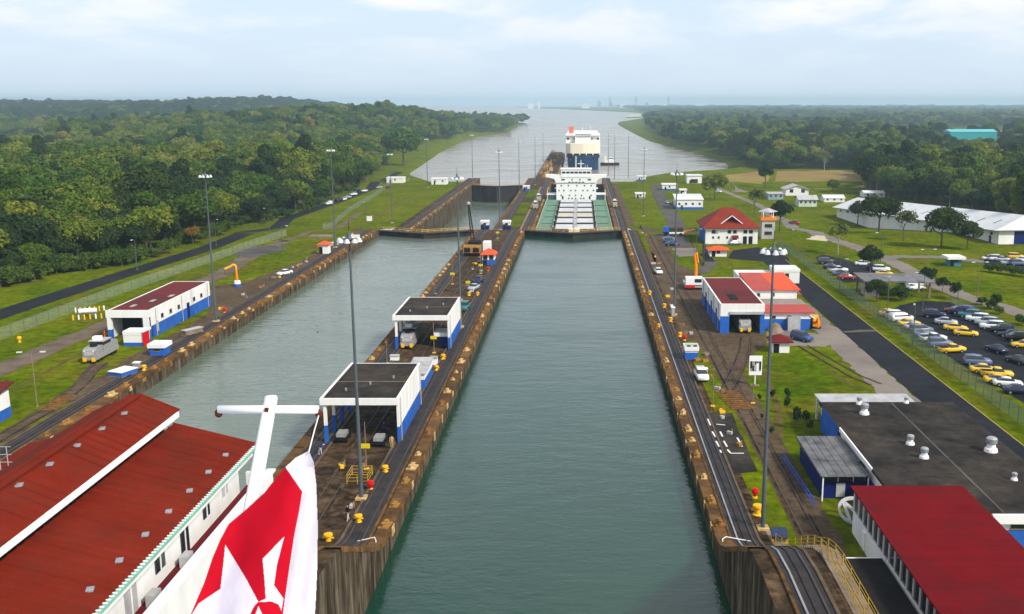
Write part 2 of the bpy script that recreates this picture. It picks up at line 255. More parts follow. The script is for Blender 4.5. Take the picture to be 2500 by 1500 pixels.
# ---------------------------------------------------------------- mesh builder
class MB:
    def __init__(s): s.v = []; s.f = []
    def add(s, vs, fs):
        o = len(s.v); s.v += [tuple(v) for v in vs]; s.f += [tuple(i + o for i in f) for f in fs]; return s
    def box(s, x0, x1, y0, y1, z0, z1):
        return s.add([(x0, y0, z0), (x1, y0, z0), (x1, y1, z0), (x0, y1, z0), (x0, y0, z1), (x1, y0, z1), (x1, y1, z1), (x0, y1, z1)],
                     [(3, 2, 1, 0), (4, 5, 6, 7), (0, 1, 5, 4), (1, 2, 6, 5), (2, 3, 7, 6), (3, 0, 4, 7)])
    def cbox(s, c, d, rz=0.0):
        cx, cy, cz = c; a, b, h = d[0] / 2, d[1] / 2, d[2] / 2; ca, sa = math.cos(rz), math.sin(rz)
        vs = [(cx + x * ca - y * sa, cy + x * sa + y * ca, cz + z) for z in (-h, h) for x, y in ((-a, -b), (a, -b), (a, b), (-a, b))]
        return s.add(vs, [(3, 2, 1, 0), (4, 5, 6, 7), (0, 1, 5, 4), (1, 2, 6, 5), (2, 3, 7, 6), (3, 0, 4, 7)])
    def cyl(s, p0, p1, r0, r1=None, n=10):
        r1 = r0 if r1 is None else r1
        p0, p1 = Vector(p0), Vector(p1); d = (p1 - p0).normalized()
        a = d.orthogonal().normalized(); b = d.cross(a)
        vs = []
        for p, r in ((p0, r0), (p1, r1)):
            for k in range(n):
                t = 2 * math.pi * k / n; vs.append(p + (a * math.cos(t) + b * math.sin(t)) * r)
        fs = [(k, (k + 1) % n, n + (k + 1) % n, n + k) for k in range(n)] + [tuple(range(n - 1, -1, -1)), tuple(range(n, 2 * n))]
        return s.add(vs, fs)
    def tube(s, pts, r, n=6):
        for a, b in zip(pts, pts[1:]): s.cyl(a, b, r, r, n)
        return s
    def lathe(s, c, prof, n=12):
        c = Vector(c); vs = []
        for r, z in prof:
            for k in range(n):
                t = 2 * math.pi * k / n; vs.append((c.x + r * math.cos(t), c.y + r * math.sin(t), c.z + z))
        fs = []
        for i in range(len(prof) - 1):
            for k in range(n): fs.append((i * n + k, i * n + (k + 1) % n, (i + 1) * n + (k + 1) % n, (i + 1) * n + k))
        fs.append(tuple(range(n - 1, -1, -1))); o = (len(prof) - 1) * n; fs.append(tuple(range(o, o + n)))
        return s.add(vs, fs)
    def prism(s, poly, axis, a, b):
        n = len(poly)
        def pt(p, t):
            return {'x': (t, p[0], p[1]), 'y': (p[0], t, p[1]), 'z': (p[0], p[1], t)}[axis]
        vs = [pt(p, a) for p in poly] + [pt(p, b) for p in poly]
        fs = [(k, (k + 1) % n, n + (k + 1) % n, n + k) for k in range(n)] + [tuple(range(n - 1, -1, -1)), tuple(range(n, 2 * n))]
        return s.add(vs, fs)
    def quad(s, a, b, c, d): return s.add([a, b, c, d], [(0, 1, 2, 3)])
    def slab(s, a, b, c, d, th):
        vs = [Vector(p) for p in (a, b, c, d)]; nrm = (vs[1] - vs[0]).cross(vs[3] - vs[0]).normalized() * th
        lo = [v - nrm for v in vs]
        return s.add(lo + vs, [(3, 2, 1, 0), (4, 5, 6, 7), (0, 1, 5, 4), (1, 2, 6, 5), (2, 3, 7, 6), (3, 0, 4, 7)])
    def mesh(s, name, m):
        me = bpy.data.meshes.new(name); me.from_pydata(s.v, [], s.f); me.materials.append(m)
        bm = bmesh.new(); bm.from_mesh(me); bmesh.ops.recalc_face_normals(bm, faces=bm.faces); bm.to_mesh(me); bm.free()
        return me
    def build(s, name, m, parent=None, smooth=False):
        if parent is not None:
            r = parent
            while r.parent: r = r.parent
            l = r.location; s.v = [(x - l.x, y - l.y, z - l.z) for x, y, z in s.v]
        me = s.mesh(name, m)
        if smooth: me.polygons.foreach_set('use_smooth', [True] * len(me.polygons))
        o = bpy.data.objects.new(name, me); COL.objects.link(o)
        if parent is not None: o.parent = parent
        return o
def inst(name, me, parent, loc=(0, 0, 0), rz=0.0, scale=None):
    o = bpy.data.objects.new(name, me); COL.objects.link(o); o.parent = parent; o.location = loc; o.rotation_euler[2] = rz
    if scale: o.scale = scale
    return o
def tag(o, label, cat, group=None):
    o['label'] = label; o['category'] = cat
    if group: o['group'] = group
    return o
def thing(name, label, cat, loc=(0, 0, 0), rz=0.0, group=None):
    o = bpy.data.objects.new(name, None); COL.objects.link(o); o.location = loc; o.rotation_euler[2] = rz; o.empty_display_size = 0.3
    return tag(o, label, cat, group)
def struct(o, kind='structure'): o['kind'] = kind; return o
def copy_tree(o, parent=None):
    c = o.copy(); COL.objects.link(c); c.parent = parent
    for ch in list(o.children): copy_tree(ch, c)
    return c
def place(proto, used, label, loc, rz=0.0, group=None, scale=None):
    o = proto if not used.get(proto.name) else copy_tree(proto)
    used[proto.name] = used.get(proto.name, 0) + 1 if o is proto else used[proto.name]
    if o is proto: used[proto.name] = 1
    o.location = loc; o.rotation_euler[2] = rz; o['label'] = label
    if group: o['group'] = group
    if scale: o.scale = (scale,) * 3
    return o
USED = {}
def ordn(n): return f"{n}{'th' if 10 <= n % 100 <= 20 else {1: 'st', 2: 'nd', 3: 'rd'}.get(n % 10, 'th')}"
ORD = ['', 'first', 'second', 'third', 'fourth', 'fifth', 'sixth', 'seventh', 'eighth', 'ninth', 'tenth', 'eleventh', 'twelfth', 'thirteenth', 'fourteenth']
# ---------------------------------------------------------------- terrain
def grid_land(name, edge, side, ys, offs, zfun, walled_to, m):
    vs = []; fs = []
    for y in ys:
        e = lerp_tab(edge, y)
        for j, o in enumerate(offs):
            x = e + side * o
            z = zfun(x, y)
            if y > walled_to:
                k = min(1, (y - walled_to) / 60)
                if j == 0: z = z + (SEA - 1.2 - z) * k
                elif j == 1: z = z + (SEA + 0.8 - z) * k
            vs.append((x, y, z))
    n = len(offs)
    for i in range(len(ys) - 1):
        for j in range(n - 1):
            a = i * n + j; fs.append((a, a + 1, a + n + 1, a + n))
    b = MB().add(vs, fs); o = b.build(name, m); return struct(o)
YS = [15, 40, 60, 74.5, 92, 110] + list(range(130, 330, 20)) + [335, 345, 355, 365, 375, 385, 395, 405, 415, 430] + list(range(460, 660, 25)) + [660, 680, 700, 720, 740, 760, 780, 800, 830, 860, 890, 905, 915, 960, 1000] + list(range(1050, 3000, 60)) + [3100, 3300, 3600, 4000, 4500, 5000, 5700, 6500, 7500, 8500, 9500, 10500]
def shore(pts): return [(p.y, p.x) for p in (P(a, b, SEA) for a, b in pts)]
edgeL = [(0, XL - 8), (690, XL - 8)] + shore([(1002, 427), (1045, 398), (1075, 376), (1137, 343), (1170, 334), (1242, 325), (1264, 309), (1291, 302)]) + [(3300, -520), (4300, -900), (5200, -2600), (10500, -3400)]
edgeR = [(0, 18.9), (700, 18.9), (850, 50)] + shore([(1716, 421), (1770, 418), (1772, 400), (1699, 376), (1635, 360), (1581, 345), (1551, 330), (1508, 306), (1506, 299)]) + [(4000, 270), (5000, 360), (6500, 130), (8500, -300), (10500, -700)]
grid_land('ground', edgeL, -1, YS, [0, 4, 14, 30, 60, 100, 150, 210, 280, 360, 450, 550, 660, 780, 900, 1050, 1250, 1500, 1800, 2200, 3000, 4500, 7000], land_z, 690, GRASS)
grid_land('ground', edgeR, 1, YS, [0, 4, 14, 30, 60, 100, 150, 210, 280, 360, 450, 550, 660, 780, 900, 1050, 1250, 1500, 1800, 2200, 3000, 4500, 7000], land_z, 700, GRASS)
def sheet(name, pts, m, kind='structure'):
    o = MB().add(pts, [tuple(range(len(pts)))]).build(name, m); return struct(o, kind)
def flat(name, x0, x1, y0, y1, z, m): return sheet(name, [(x0, y0, z), (x1, y0, z), (x1, y1, z), (x0, y1, z)], m)
flat('chamber_water', XC1 - 0.3, XR + 0.3, 15, 345, 0, WATER)
flat('chamber_water', XL - 0.3, XC0 + 0.3, 15, 345, 0, WATERL)
flat('chamber_water', XC1 - 0.3, XR + 0.3, 346, 646, -15, WATER)
flat('chamber_water', XL - 0.3, XC0 + 0.3, 346, 641, SEA, WATERL)
flat('sea', -11000, 11000, 641.5, 15000, SEA, SEAW)

def strip(name, pts, wid, m, off=0.05, step=5.0, parent=None, zf=land_z, lateral=0.0, crown=3):
    """a ribbon of ground surface along a line of places"""
    ps = []; rag = m in (DIRT, ROADC, ASPH2, GRAVEL) and parent is None
    if rag: step = min(step, 1.6)
    for a, b in zip(pts, pts[1:]):
        a, b = Vector(a), Vector(b); n = max(1, int((b - a).length / step))
        for k in range(n): ps.append(a.lerp(b, k / n))
    ps.append(Vector(pts[-1]))
    wids = wid if callable(wid) else (lambda y: wid)
    vs = []; fs = []
    for i, p in enumerate(ps):
        d = (ps[min(i + 1, len(ps) - 1)] - ps[max(i - 1, 0)]); d.z = 0; d.normalize(); nrm = Vector((d.y, -d.x, 0))
        for j in range(crown):
            jt = random.uniform(-0.45, 0.45) if rag and j in (0, crown - 1) else 0
            q = p + nrm * (lateral + jt + wids(p.y) * (j / (crown - 1) - 0.5)); vs.append((q.x, q.y, zf(q.x, q.y) + off))
    for i in range(len(ps) - 1):
        for j in range(crown - 1):
            a = i * crown + j; fs.append((a, a + 1, a + crown + 1, a + crown))
    o = MB().add(vs, fs).build(name, m, parent)
    return o
def patch(name, px, m, off=0.03):
    base = [G(a, b, off) for a, b in px]; out = []
    amp = 0.5 if m in (DIRT, ROADC, ASPH2, TANF, SAND) else 0.12
    for a, b in zip(base, base[1:] + base[:1]):
        n = max(1, int((b - a).length / 1.5))
        for k in range(n):
            q = a.lerp(b, k / n)
            if k: q.x += random.uniform(-amp, amp); q.y += random.uniform(-amp, amp)
            out.append((q.x, q.y, land_z(q.x, q.y) + off))
    return sheet(name, out, m)
def px_line(*pp): return [G(a, b) for a, b in pp]

# ---------------------------------------------------------------- lock walls
WS = [15, 40, 60, 70, 74.5, 77, 80, 84, 88, 90.5, 92, 94, 120, 160, 200, 240, 280, 320, 340, 345, 349, 354, 359, 363, 366, 400, 450, 500, 550, 600, 640, 690]
def wz(y):
    # rounded crests of the locomotive inclines
    s = sum(wall_z(y + d) for d in (-3, -1.5, 0, 1.5, 3)) / 5
    return s
def ramp_strip(mb, x0, x1, off, ys=WS, th=None):
    vs = []; fs = []
    for y in ys: vs += [(x0, y, wz(y) + off), (x1, y, wz(y) + off)]
    n = len(ys)
    fs = [(2 * i, 2 * i + 1, 2 * i + 3, 2 * i + 2) for i in range(n - 1)]
    mb.add(vs, fs)
    if th:
        for xx in (x0, x1):
            vs = []
            for y in ys: vs += [(xx, y, wz(y) + off), (xx, y, wz(y) + off - th)]
            mb.add(vs, fs)
    return mb
def lock_wall(label, x0, x1):
    t = thing('lock_wall', label, 'wall', ((x0 + x1) / 2, 15, 0))
    b = MB(); vs = []; n = len(WS)
    for y in WS: vs += [(x0, y, -30), (x0, y, wz(y)), (x1, y, wz(y)), (x1, y, -30)]
    fs = []
    for i in range(n - 1):
        for j in (0, 2): fs.append((4 * i + j, 4 * i + j + 1, 4 * i + j + 5, 4 * i + j + 4))
    fs += [(0, 1, 2, 3), (4 * n - 4, 4 * n - 3, 4 * n - 2, 4 * n - 1)]
    b.add(vs, fs).build('wall_face', WALLF, t)
    ramp_strip(MB(), x0, x1, 0.0).build('wall_top', DECKC, t)
    return t
wallL = lock_wall('stained concrete lock wall along the left bank of the left chamber', XL - 8, XL)
wallC = lock_wall('broad concrete centre wall between the two lock chambers', XC0, XC1)
wallR = lock_wall('stained concrete lock wall along the right bank beside the grass', XR, 19.0)
def coping(wall, xe, side, y0=76, y1=690):
    y = y0
    while y < y1:
        y2 = min(y + 9.1, y1); m = [y + (y2 - y - 0.06) * k / 3 for k in range(4)]
        b = ramp_strip(MB(), xe + side * 0.06, xe - side * 1.35, 0.10 + random.uniform(0, 0.05), m, 0.5)
        b.build('coping_block', COPE, wall); y = y2
coping(wallL, XL, 1); coping(wallC, XC0, -1, 94); coping(wallC, XC1, 1); coping(wallR, XR, -1)
def towing_track(label, xa, xb, y0=60, y1=690, gleam=None, inner=-1):
    ys = [y for y in WS if y0 <= y <= y1]
    t = thing('towing_track', label, 'track', ((xa + xb) / 2, y0, wz(y0)))
    ramp_strip(MB(), xa, xb, 0.06, ys).build('track_bed', TRACK, t)
    xm = (xa + xb) / 2
    for x in (xm - 0.76, xm + 0.76): ramp_strip(MB(), x - 0.08, x + 0.08, 0.17, ys, 0.12).build('rail', RAILB if gleam and x < xm else RAIL, t)
    ramp_strip(MB(), xm - 0.11, xm + 0.11, 0.15, ys, 0.1).build('rack_rail', TRACK, t)
    for s, x in ((-1, xa), (1, xb)): ramp_strip(MB(), x, x + s * 0.26, 0.16, ys, 0.16).build('kerb', TKERB if s == inner else COPE, t)
    return t
towing_track('dark towing locomotive track on the left bank lock wall', XL - 4.4, XL - 1.7)
towing_track('dark towing track along the left edge of the centre wall', XC0 + 1.6, XC0 + 4.2, 92, inner=1)
towing_track('dark towing track along the right edge of the centre wall', XC1 - 4.4, XC1 - 1.8)
towing_track('dark blue towing track with bright rail along the right lock wall', XR + 1.55, XR + 4.1, gleam=True, inner=1)
flat('apron', XL - 8, XL - 4.9, 196, 343, 2.212, DIRT)
flat('grass_strip', XL - 8, XL - 4.9, 60, 195.9, 2.214, GRASS)
for a, b in ((374, 410), (420, 462), (470, 520), (540, 600)): flat('grass_strip', -31.5, -26.2, a, b, -6.285, GRASS)
flat('path', -25.9, -25.0, 370, 620, -6.284, KERB); flat('apron', 19.05, 22.5, 420, 640, -6.26, DIRT)

TANI2 = mat('ochre_machine', (0.40, 0.24, 0.08), 0.85, scale=0.8, col2=(0.60, 0.44, 0.22))
# approach wall out into the sea channel
ap = thing('approach_wall', 'long concrete approach wall reaching out beyond the far gates', 'wall', (-28, 690, SEA))
MB().box(XC0, XC1, 690.2, 1150, -30, -13).build('wall_face', CONC, ap)
MB().prism([(XC0, 1150.2), (XC1, 1150.2), (-24, 1185), (-32, 1185)], 'z', -30, -13.1).build('wall_nose', WALLF, ap)
flat('wall_deck', XC0 + 1, XC1 - 1, 692, 1148, -12.98, DECKC)
for k in range(22):
    y = 705 + k * 20
    b = MB().box(XC1 - 0.2, XC1 + 0.5, y, y + 14, -16.6, -12.6); b.build('fender', RUST, ap)
ck = 0
for k in range(26):
    x = random.uniform(-35, -22.5); y = 700 + k * 17 + random.uniform(0, 8)
    hgt = random.uniform(2.0, 6.5)
    t = thing('capstan_housing', f'ochre mooring machine on the far approach wall, {ordn(k + 1)} from the gates', 'winch', (x, y, -12.95), 0, 'mooring machines on the approach wall')
    MB().box(x - 1.6, x + 1.6, y - 2.5, y + 2.5, -12.95, -12.95 + hgt * 0.5).build('housing', (TANI2, RUST, KERB)[k % 3], t)
    MB().cyl((x, y, -12.95 + hgt * 0.5), (x, y, -12.95 + hgt), 0.7, 0.5).build('drum', RUST, t)
    MB().cyl((x + 1.4, y, -12.95 + hgt * 0.5), (x + 1.4, y, -11 + hgt), 0.12).build('post', DARK, t)

# ---------------------------------------------------------------- lock gates
def leaf_gate(label, xa, xb, y, ztop, zbot, push=8.0):
    t = thing('lock_gate', label, 'lock gate', ((xa + xb) / 2, y, zbot)); xm = (xa + xb) / 2
    for s, (x0, x1) in ((1, (xa, xm)), (-1, (xb, xm))):
        p0, p1 = Vector((x0, y, 0)), Vector((x1, y - push, 0)); d = (p1 - p0).normalized(); n = Vector((-d.y, d.x, 0))
        if n.y < 0: n = -n
        def sl(o0, o1, za, zb, a=0.0, bb=0.0):
            q0, q1 = p0 + d * a, p1 - d * bb
            pol = [(v.x, v.y) for v in (q0 + n * o0, q1 + n * o0, q1 + n * o1, q0 + n * o1)]
            return MB().prism(pol, 'z', za, zb)
        leaf = sl(0, 2.1, zbot, ztop).build('gate_leaf', GATEM, t)
        sl(-0.5, 2.5, ztop + 0.01, ztop + 0.18).build('walkway', TRACK, leaf)
        for k in range(1, 5): sl(-0.12, -0.01, ztop - k * 2.1, ztop - k * 2.1 + 0.35, 0.3, 0.3).build('girder', GATEM, leaf)
        L = (p1 - p0).length
        for o in (-0.4, 2.4):
            rb = MB()
            for hh in (0.6, 1.15): rb.cyl(p0 + n * o + Vector((0, 0, ztop + hh)), p1 + n * o + Vector((0, 0, ztop + hh)), 0.05, n=5)
            for k in range(9):
                q = p0 + d * (L * k / 8) + n * o; rb.cyl((q.x, q.y, ztop + 0.15), (q.x, q.y, ztop + 1.15), 0.05, n=5)
            rb.build('handrail', YEL if o > 0 else KERB, leaf)
    return t
leaf_gate('dark closed mitre gate with railed walkway across the near end of the left chambers', XL, XC0, 343, 1.7, -20)
leaf_gate('dark closed mitre gate in front of the bulk ship bow', XC1, XR, 343, 1.7, -20)
leaf_gate('tall dark mitre gate closing the far end of the left chamber', XL, XC0, 636, -6.9, -24)
leaf_gate('mitre gate behind the bulk ship stern', XC1, XR, 644, -6.9, -24)

# yellow-brown iron chocks let into the wall edges
cb = MB().box(-0.6, 0.6, -0.85, 0.85, 0, 0.16)
cb.lathe((0, -0.4, 0.16), [(0.34, 0), (0.27, 0.3), (0.36, 0.42), (0.1, 0.5)], 8); cb.lathe((0, 0.45, 0.16), [(0.30, 0), (0.24, 0.22), (0.32, 0.34), (0.1, 0.4)], 8)
RUST2 = mat('brown_rust_iron', (0.11, 0.045, 0.014), 0.95, scale=1.3, col2=(0.30, 0.15, 0.04), detail=6)
TANI = mat('flaking_tan_iron', (0.34, 0.20, 0.06), 0.9, scale=1.3, col2=(0.62, 0.46, 0.22), detail=6)
CHOCKS = [cb.mesh('bitts', m) for m in (RUST, RUST2, TANI)]
PLATES = [MB().box(-0.05, 0.05, -0.6, 0.6, -1.3, 0.05).mesh('fender_plate', m) for m in (RUST2, RUST, TANI)]
def chocks(xe, side, y0, y1, lab, grp):
    y = y0 + random.uniform(0, 4); n = 0
    while y < y1:
        n += 1; t = thing('iron_chock', f'{lab}, {ordn(n)} from the near end', 'mooring chock', (xe - side * 0.72, y, wz(y) + 0.12), 0, grp)
        o = inst('bitts', random.choice(CHOCKS), t, (0, 0, 0), random.uniform(-0.15, 0.15), (random.uniform(0.5, 1.0), random.uniform(0.45, 1.1), random.uniform(0.6, 1.1)))
        inst('fender_plate', random.choice(PLATES), t, (side * 0.81, random.uniform(-0.3, 0.3), 0), 0, (1, random.uniform(0.4, 1.1), random.uniform(0.25, 0.85)))
        y += random.uniform(4.2, 8.5)
chocks(XL, 1, 112, 340, 'rusty iron chock on the left bank wall', 'chocks on the left bank wall')
chocks(XL, 1, 370, 630, 'rusty iron chock on the left bank wall past the gates', 'chocks on the far left bank wall')
chocks(XC1, 1, 94, 340, 'rusty iron chock on the right edge of the centre wall', 'chocks on the right edge of the centre wall')
chocks(XC0, -1, 150, 340, 'rusty iron chock on the left edge of the centre wall', 'chocks on the left edge of the centre wall')
chocks(XC1, 1, 370, 630, 'rusty iron chock on the centre wall beside the ship', 'chocks beside the bulk ship')
chocks(XR, -1, 94, 340, 'rusty iron chock on the right lock wall', 'chocks on the right lock wall')

# ---------------------------------------------------------------- roads, yards, bare ground
ROADX = [Vector((53.65, y, 0)) for y in (30, 276)]
struct(strip('road', ROADX, 6.9, ASPH, 0.05))
struct(strip('road_line', [Vector((57.0, y, 0)) for y in (30, 276)], 0.14, mat('faded_yellow_line', (0.42, 0.31, 0.08), 0.8), 0.06, crown=2))
struct(strip('road_patch', [Vector((50.3, 187, 0)), Vector((57.0, 188, 0))], 1.4, ASPH2, 0.056))
struct(strip('verge', [Vector((47.6, y, 0)) for y in (130, 215)], lambda y: 5.2 if y < 190 else 4.0, ROADC, 0.03))
patch('yard', [(1777, 631), (1790, 612), (1850, 604), (1922, 628), (1930, 642), (1870, 640), (1800, 634)], ASPH, 0.04)
patch('yard', [(1668, 560), (1700, 555), (1722, 600), (1745, 640), (1716, 655), (1690, 600)], ASPH, 0.04)
patch('yard', [(1612, 575), (1668, 568), (1690, 605), (1640, 605)], ASPH2, 0.036)
patch('yard', [(1640, 606), (1700, 606), (1705, 625), (1655, 628)], ROADC, 0.036)
struct(strip('path', px_line((1740, 640), (1725, 655), (1712, 668)), 3.5, ASPH2, 0.044))
struct(strip('lane', px_line((1600, 452), (1610, 480), (1628, 510), (1650, 545), (1668, 570)), 7, ASPH2, 0.06))
patch('apron', [(1601, 628), (1655, 645), (1713, 672), (1757, 815), (1866, 812), (1872, 840), (1835, 868), (1812, 912), (1800, 950), (1755, 905), (1725, 880), (1672, 790), (1632, 690)], DIRT, 0.03)
patch('apron', [(1560, 545), (1600, 560), (1640, 615), (1601, 629), (1580, 590)], DIRT, 0.032)
flat('apron', 18.9, 22.0, 180, 290, 2.222, DIRT)
flat('track_ground', 22.0, 26.2, 88, 330, 2.226, DIRT)
patch('yard', [(1716, 1010), (1786, 1010), (1850, 1152), (1776, 1158)], TARR, 0.05)
patch('apron', [(1920, 1165), (1990, 1210), (2060, 1330), (2000, 1340), (1950, 1290), (1900, 1200)], DIRT, 0.034)
patch('apron', [(1816, 1298), (1880, 1298), (1930, 1345), (1850, 1345)], KERB, 0.036)
patch('apron', [(1868, 800), (1990, 815), (2045, 832), (2015, 848), (1930, 845), (1870, 838)], ROADC, 0.036)
# worn wheel marks and bare strips across the lawns
for pp, wd in (([(1850, 900), (1880, 940), (1900, 1000), (1905, 1070)], 0.9), ([(1870, 1110), (1900, 1180), (1960, 1250)], 1.4), ([(2020, 905), (2080, 940), (2130, 955)], 0.8), ([(1575, 560), (1588, 600), (1600, 640)], 0.8), ([(300, 760), (420, 700), (520, 655)], 0.7), ([(20, 960), (120, 905), (220, 850)], 0.8), ([(690, 640), (760, 605), (820, 580)], 0.8), ([(870, 555), (930, 520), (1000, 480), (1060, 462)], 1.2), ([(905, 545), (960, 512), (1040, 475)], 0.8), ([(1700, 640), (1780, 650), (1850, 660)], 0.9), ([(1940, 600), (2000, 640), (2060, 680), (2150, 735)], 0.9), ([(2180, 655), (2260, 700), (2330, 725)], 0.8)):
    struct(strip('worn_path', px_line(*pp), wd, mat('worn_earth', (0.10, 0.075, 0.022), 0.97, 0.25, scale=0.4, dirt=(0.05, 0.07, 0.004), dirt_scale=0.3, dirt_amt=0.95), 0.022))
# painted bay dashes
for a, b in (((1728, 1024), (1735, 1040)), ((1739, 1055), (1747, 1068)), ((1748, 1078), (1756, 1092)), ((1758, 1100), (1766, 1116)), ((1772, 1135), (1781, 1152)), ((1758, 1055), (1764, 1067)), ((1767, 1078), (1775, 1092)), ((1776, 1099), (1783, 1107)), ((1783, 1108), (1816, 1108)), ((1800, 1070), (1812, 1092)), ((1749, 1037), (1770, 1039))):
    struct(strip('bay_marking', px_line(a, b), 0.22, WHITE2, 0.062, crown=2))
# left bank
struct(strip('road', px_line((-60, 790), (0, 768), (160, 716), (330, 662), (512, 605), (593, 572), (700, 535), (794, 503), (850, 483), (905, 462), (940, 440), (975, 420)), 6.5, ASPH, 0.06))
struct(strip('path', px_line((-60, 935), (0, 905), (120, 852), (262, 792), (420, 722), (545, 668), (600, 632), (650, 606), (700, 588)), 5.2, GRAVEL, 0.045))
patch('yard', [(570, 626), (590, 608), (640, 600), (690, 603), (704, 607), (670, 618), (610, 630)], ASPH2, 0.05)
struct(strip('path', px_line((690, 590), (740, 575), (800, 560), (880, 520)), 3.0, GRAVEL, 0.045))
patch('apron', [(262, 925), (305, 945), (420, 868), (560, 778), (700, 690), (852, 602), (840, 592), (690, 655), (600, 690), (515, 700), (512, 770), (370, 845), (300, 880)], DIRT, 0.035)
struct(strip('track_ground', px_line((-20, 1082), (60, 1035), (121, 1000), (194, 944), (226, 905), (246, 888)), 2.6, DIRT, 0.04))
struct(strip('track_ground', px_line((150, 985), (230, 940), (299, 905), (380, 860)), 2.6, DIRT, 0.044))
# pale roads and car parks behind the green fence
struct(strip('road', px_line((1870, 520), (1923, 542), (1997, 574), (2100, 607), (2178, 639), (2223, 662), (2282, 694), (2353, 723), (2450, 752), (2560, 790)), 5.5, ROADC, 0.05))
struct(strip('road', px_line((2160, 632), (2191, 627), (2311, 629), (2405, 640), (2560, 665)), 5.0, ROADC, 0.056))
struct(strip('lane', px_line((1900, 528), (1850, 500), (1800, 480), (1750, 460)), 4.0, ROADC, 0.05))
patch('car_park', [(2170, 762), (2200, 745), (2250, 735), (2320, 738), (2400, 775), (2540, 845), (2640, 1030), (2500, 985), (2330, 880), (2200, 785)], ASPH, 0.045)
patch('car_park', [(1990, 630), (2010, 622), (2080, 640), (2175, 668), (2130, 690), (2060, 690)], ASPH, 0.064)
patch('car_park', [(2400, 628), (2560, 622), (2600, 668), (2470, 662), (2405, 648)], ASPH, 0.066)
patch('dry_field', [(1885, 445), (1898, 418), (2050, 416), (2105, 422), (2110, 458), (1990, 462)], TANF, 0.06)
patch('dry_field', [(1770, 428), (1850, 420), (1880, 432), (1860, 450), (1800, 445)], TANF, 0.06)
patch('path', [(1760, 430), (1800, 460), (1830, 470), (1790, 470), (1750, 440)], ROADC, 0.055)
patch('bare_ground', [(1968, 585), (2020, 590), (2015, 577), (1990, 575)], SAND, 0.06)

# narrow-gauge return track on the right and its turnout to the shed
def rail_pair(label, pts, gauge=1.52, ties=None):
    t = thing('return_track', label, 'track', tuple(pts[0]))
    for s in (-gauge / 2, gauge / 2): strip('rail', pts, 0.13, RAIL, 0.17, 4.0, t, lateral=s, crown=2)
    for s in (-gauge / 2 - 0.22, gauge / 2 + 0.22): strip('rail_bed', pts, 0.3, DECKC, 0.075, 4.0, t, lateral=s, crown=2)
    return t
rail_pair('rusty return track running along the dirt strip of the right bank', [Vector((23.4, y, 0)) for y in (90, 330)])
rail_pair('return rails set in the middle of the centre wall deck under the shelters', [Vector((-28.6, y, 0)) for y in (97, 338)])
rail_pair('curved turnout track leading into the blue and white shed on the right', px_line((1775, 955), (1790, 925), (1805, 895), (1818, 860), (1822, 825)))
rail_pair('turnout track in front of the grey locomotive on the left bank', px_line((-20, 1082), (60, 1035), (121, 1000), (194, 944), (226, 905), (246, 888)))
rail_pair('narrow dark siding crossing the lawn on the right', px_line((1960, 845), (2020, 880), (2090, 920), (2140, 940)))
t = thing('plank_crossing', 'crossing of ochre timber planks over the return track on the right', 'crossing', tuple(G(1790, 980)))
for k in range(10):
    a = G(1777 + k * 4.4, 958 + k * 4.6)
    MB().cbox((a.x - 0.2, a.y, 2.34), (3.4, 0.24, 0.14), 0.04).build('plank', RUST2, t)
t = thing('plank_crossing', 'crossing of ochre timber planks over the left bank track', 'crossing', tuple(G(138, 990)))
for k in range(8):
    a = G(118 + k * 6.5, 1002 - k * 4.6)
    MB().cbox((a.x, a.y, 2.34), (2.4, 0.26, 0.14), 0.2).build('plank', RUST2, t)
# ---------------------------------------------------------------- floodlight masts
def make_mast():
    t = thing('floodlight_mast', 'x', 'light mast')
    MB().box(-0.6, 0.6, -0.6, 0.6, 0, 0.3).build('footing', TANI, t)
    MB().cyl((0, 0, 0.3), (0, 0, 29.6), 0.235, 0.10, 12).build('pole', POLE, t)
    MB().lathe((0, 0, 29.0), [(0.26, 0), (0.34, 0.25), (0.2, 0.6), (0.08, 1.1)], 10).build('hub', POLE, t)
    ring = MB()
    for k in range(8):
        a = k * math.pi / 4; ring.cyl((0, 0, 29.3), (0.95 * math.cos(a), 0.95 * math.sin(a), 29.3), 0.05, n=5)
    ring.build('spokes', POLE, t)
    lamp = MB().lathe((0, 0, 0), [(0.08, 0.42), (0.20, 0.32), (0.33, 0.0), (0.28, -0.05)], 10).mesh('floodlight', LAMPW)
    for k in range(8):
        a = k * math.pi / 4; inst('floodlight', lamp, t, (1.05 * math.cos(a), 1.05 * math.sin(a), 29.0))
    MB().cyl((0, 0, 30.2), (0, 0, 31.2), 0.03, n=5).build('lightning_rod', DARK, t)
    return t
mast = make_mast(); MG = 'tall floodlight masts'
def put_mast(px, py, label, z=None):
    p = G(px, py) if z is None else P(px, py, z)
    place(mast, USED, label, p, 0, MG)
put_mast(1862, 1293, 'tall grey floodlight mast on the near right grass, biggest lamps in front')
put_mast(883, 1219, 'tall grey floodlight mast at the near end of the centre wall')
put_mast(528, 786, 'tall floodlight mast at the corner of the red roofed shed on the left bank')
put_mast(1646, 770, 'tall floodlight mast on the brown apron left of the blue and white right shed')
put_mast(1125, 800, 'tall floodlight mast behind the farther open shelter on the centre wall')
put_mast(819, 605, 'floodlight mast beside the little red roofed hut on the left bank')
put_mast(1221, 562, 'floodlight mast on the centre wall beside the two small blue and white cabins')
put_mast(958, 545, 'floodlight mast on the far left lawn near the left gate', -5.5)
put_mast(1268, 470, 'floodlight mast on the centre wall near the far left gate', -6.3)
put_mast(1307, 452, 'floodlight mast on the centre wall left of the white ship bridge', -6.3)
put_mast(1571, 528, 'floodlight mast on the right bank beside the moored bulk ship', -4)
put_mast(1534, 435, 'smaller looking floodlight mast far down the right bank', -6.3)
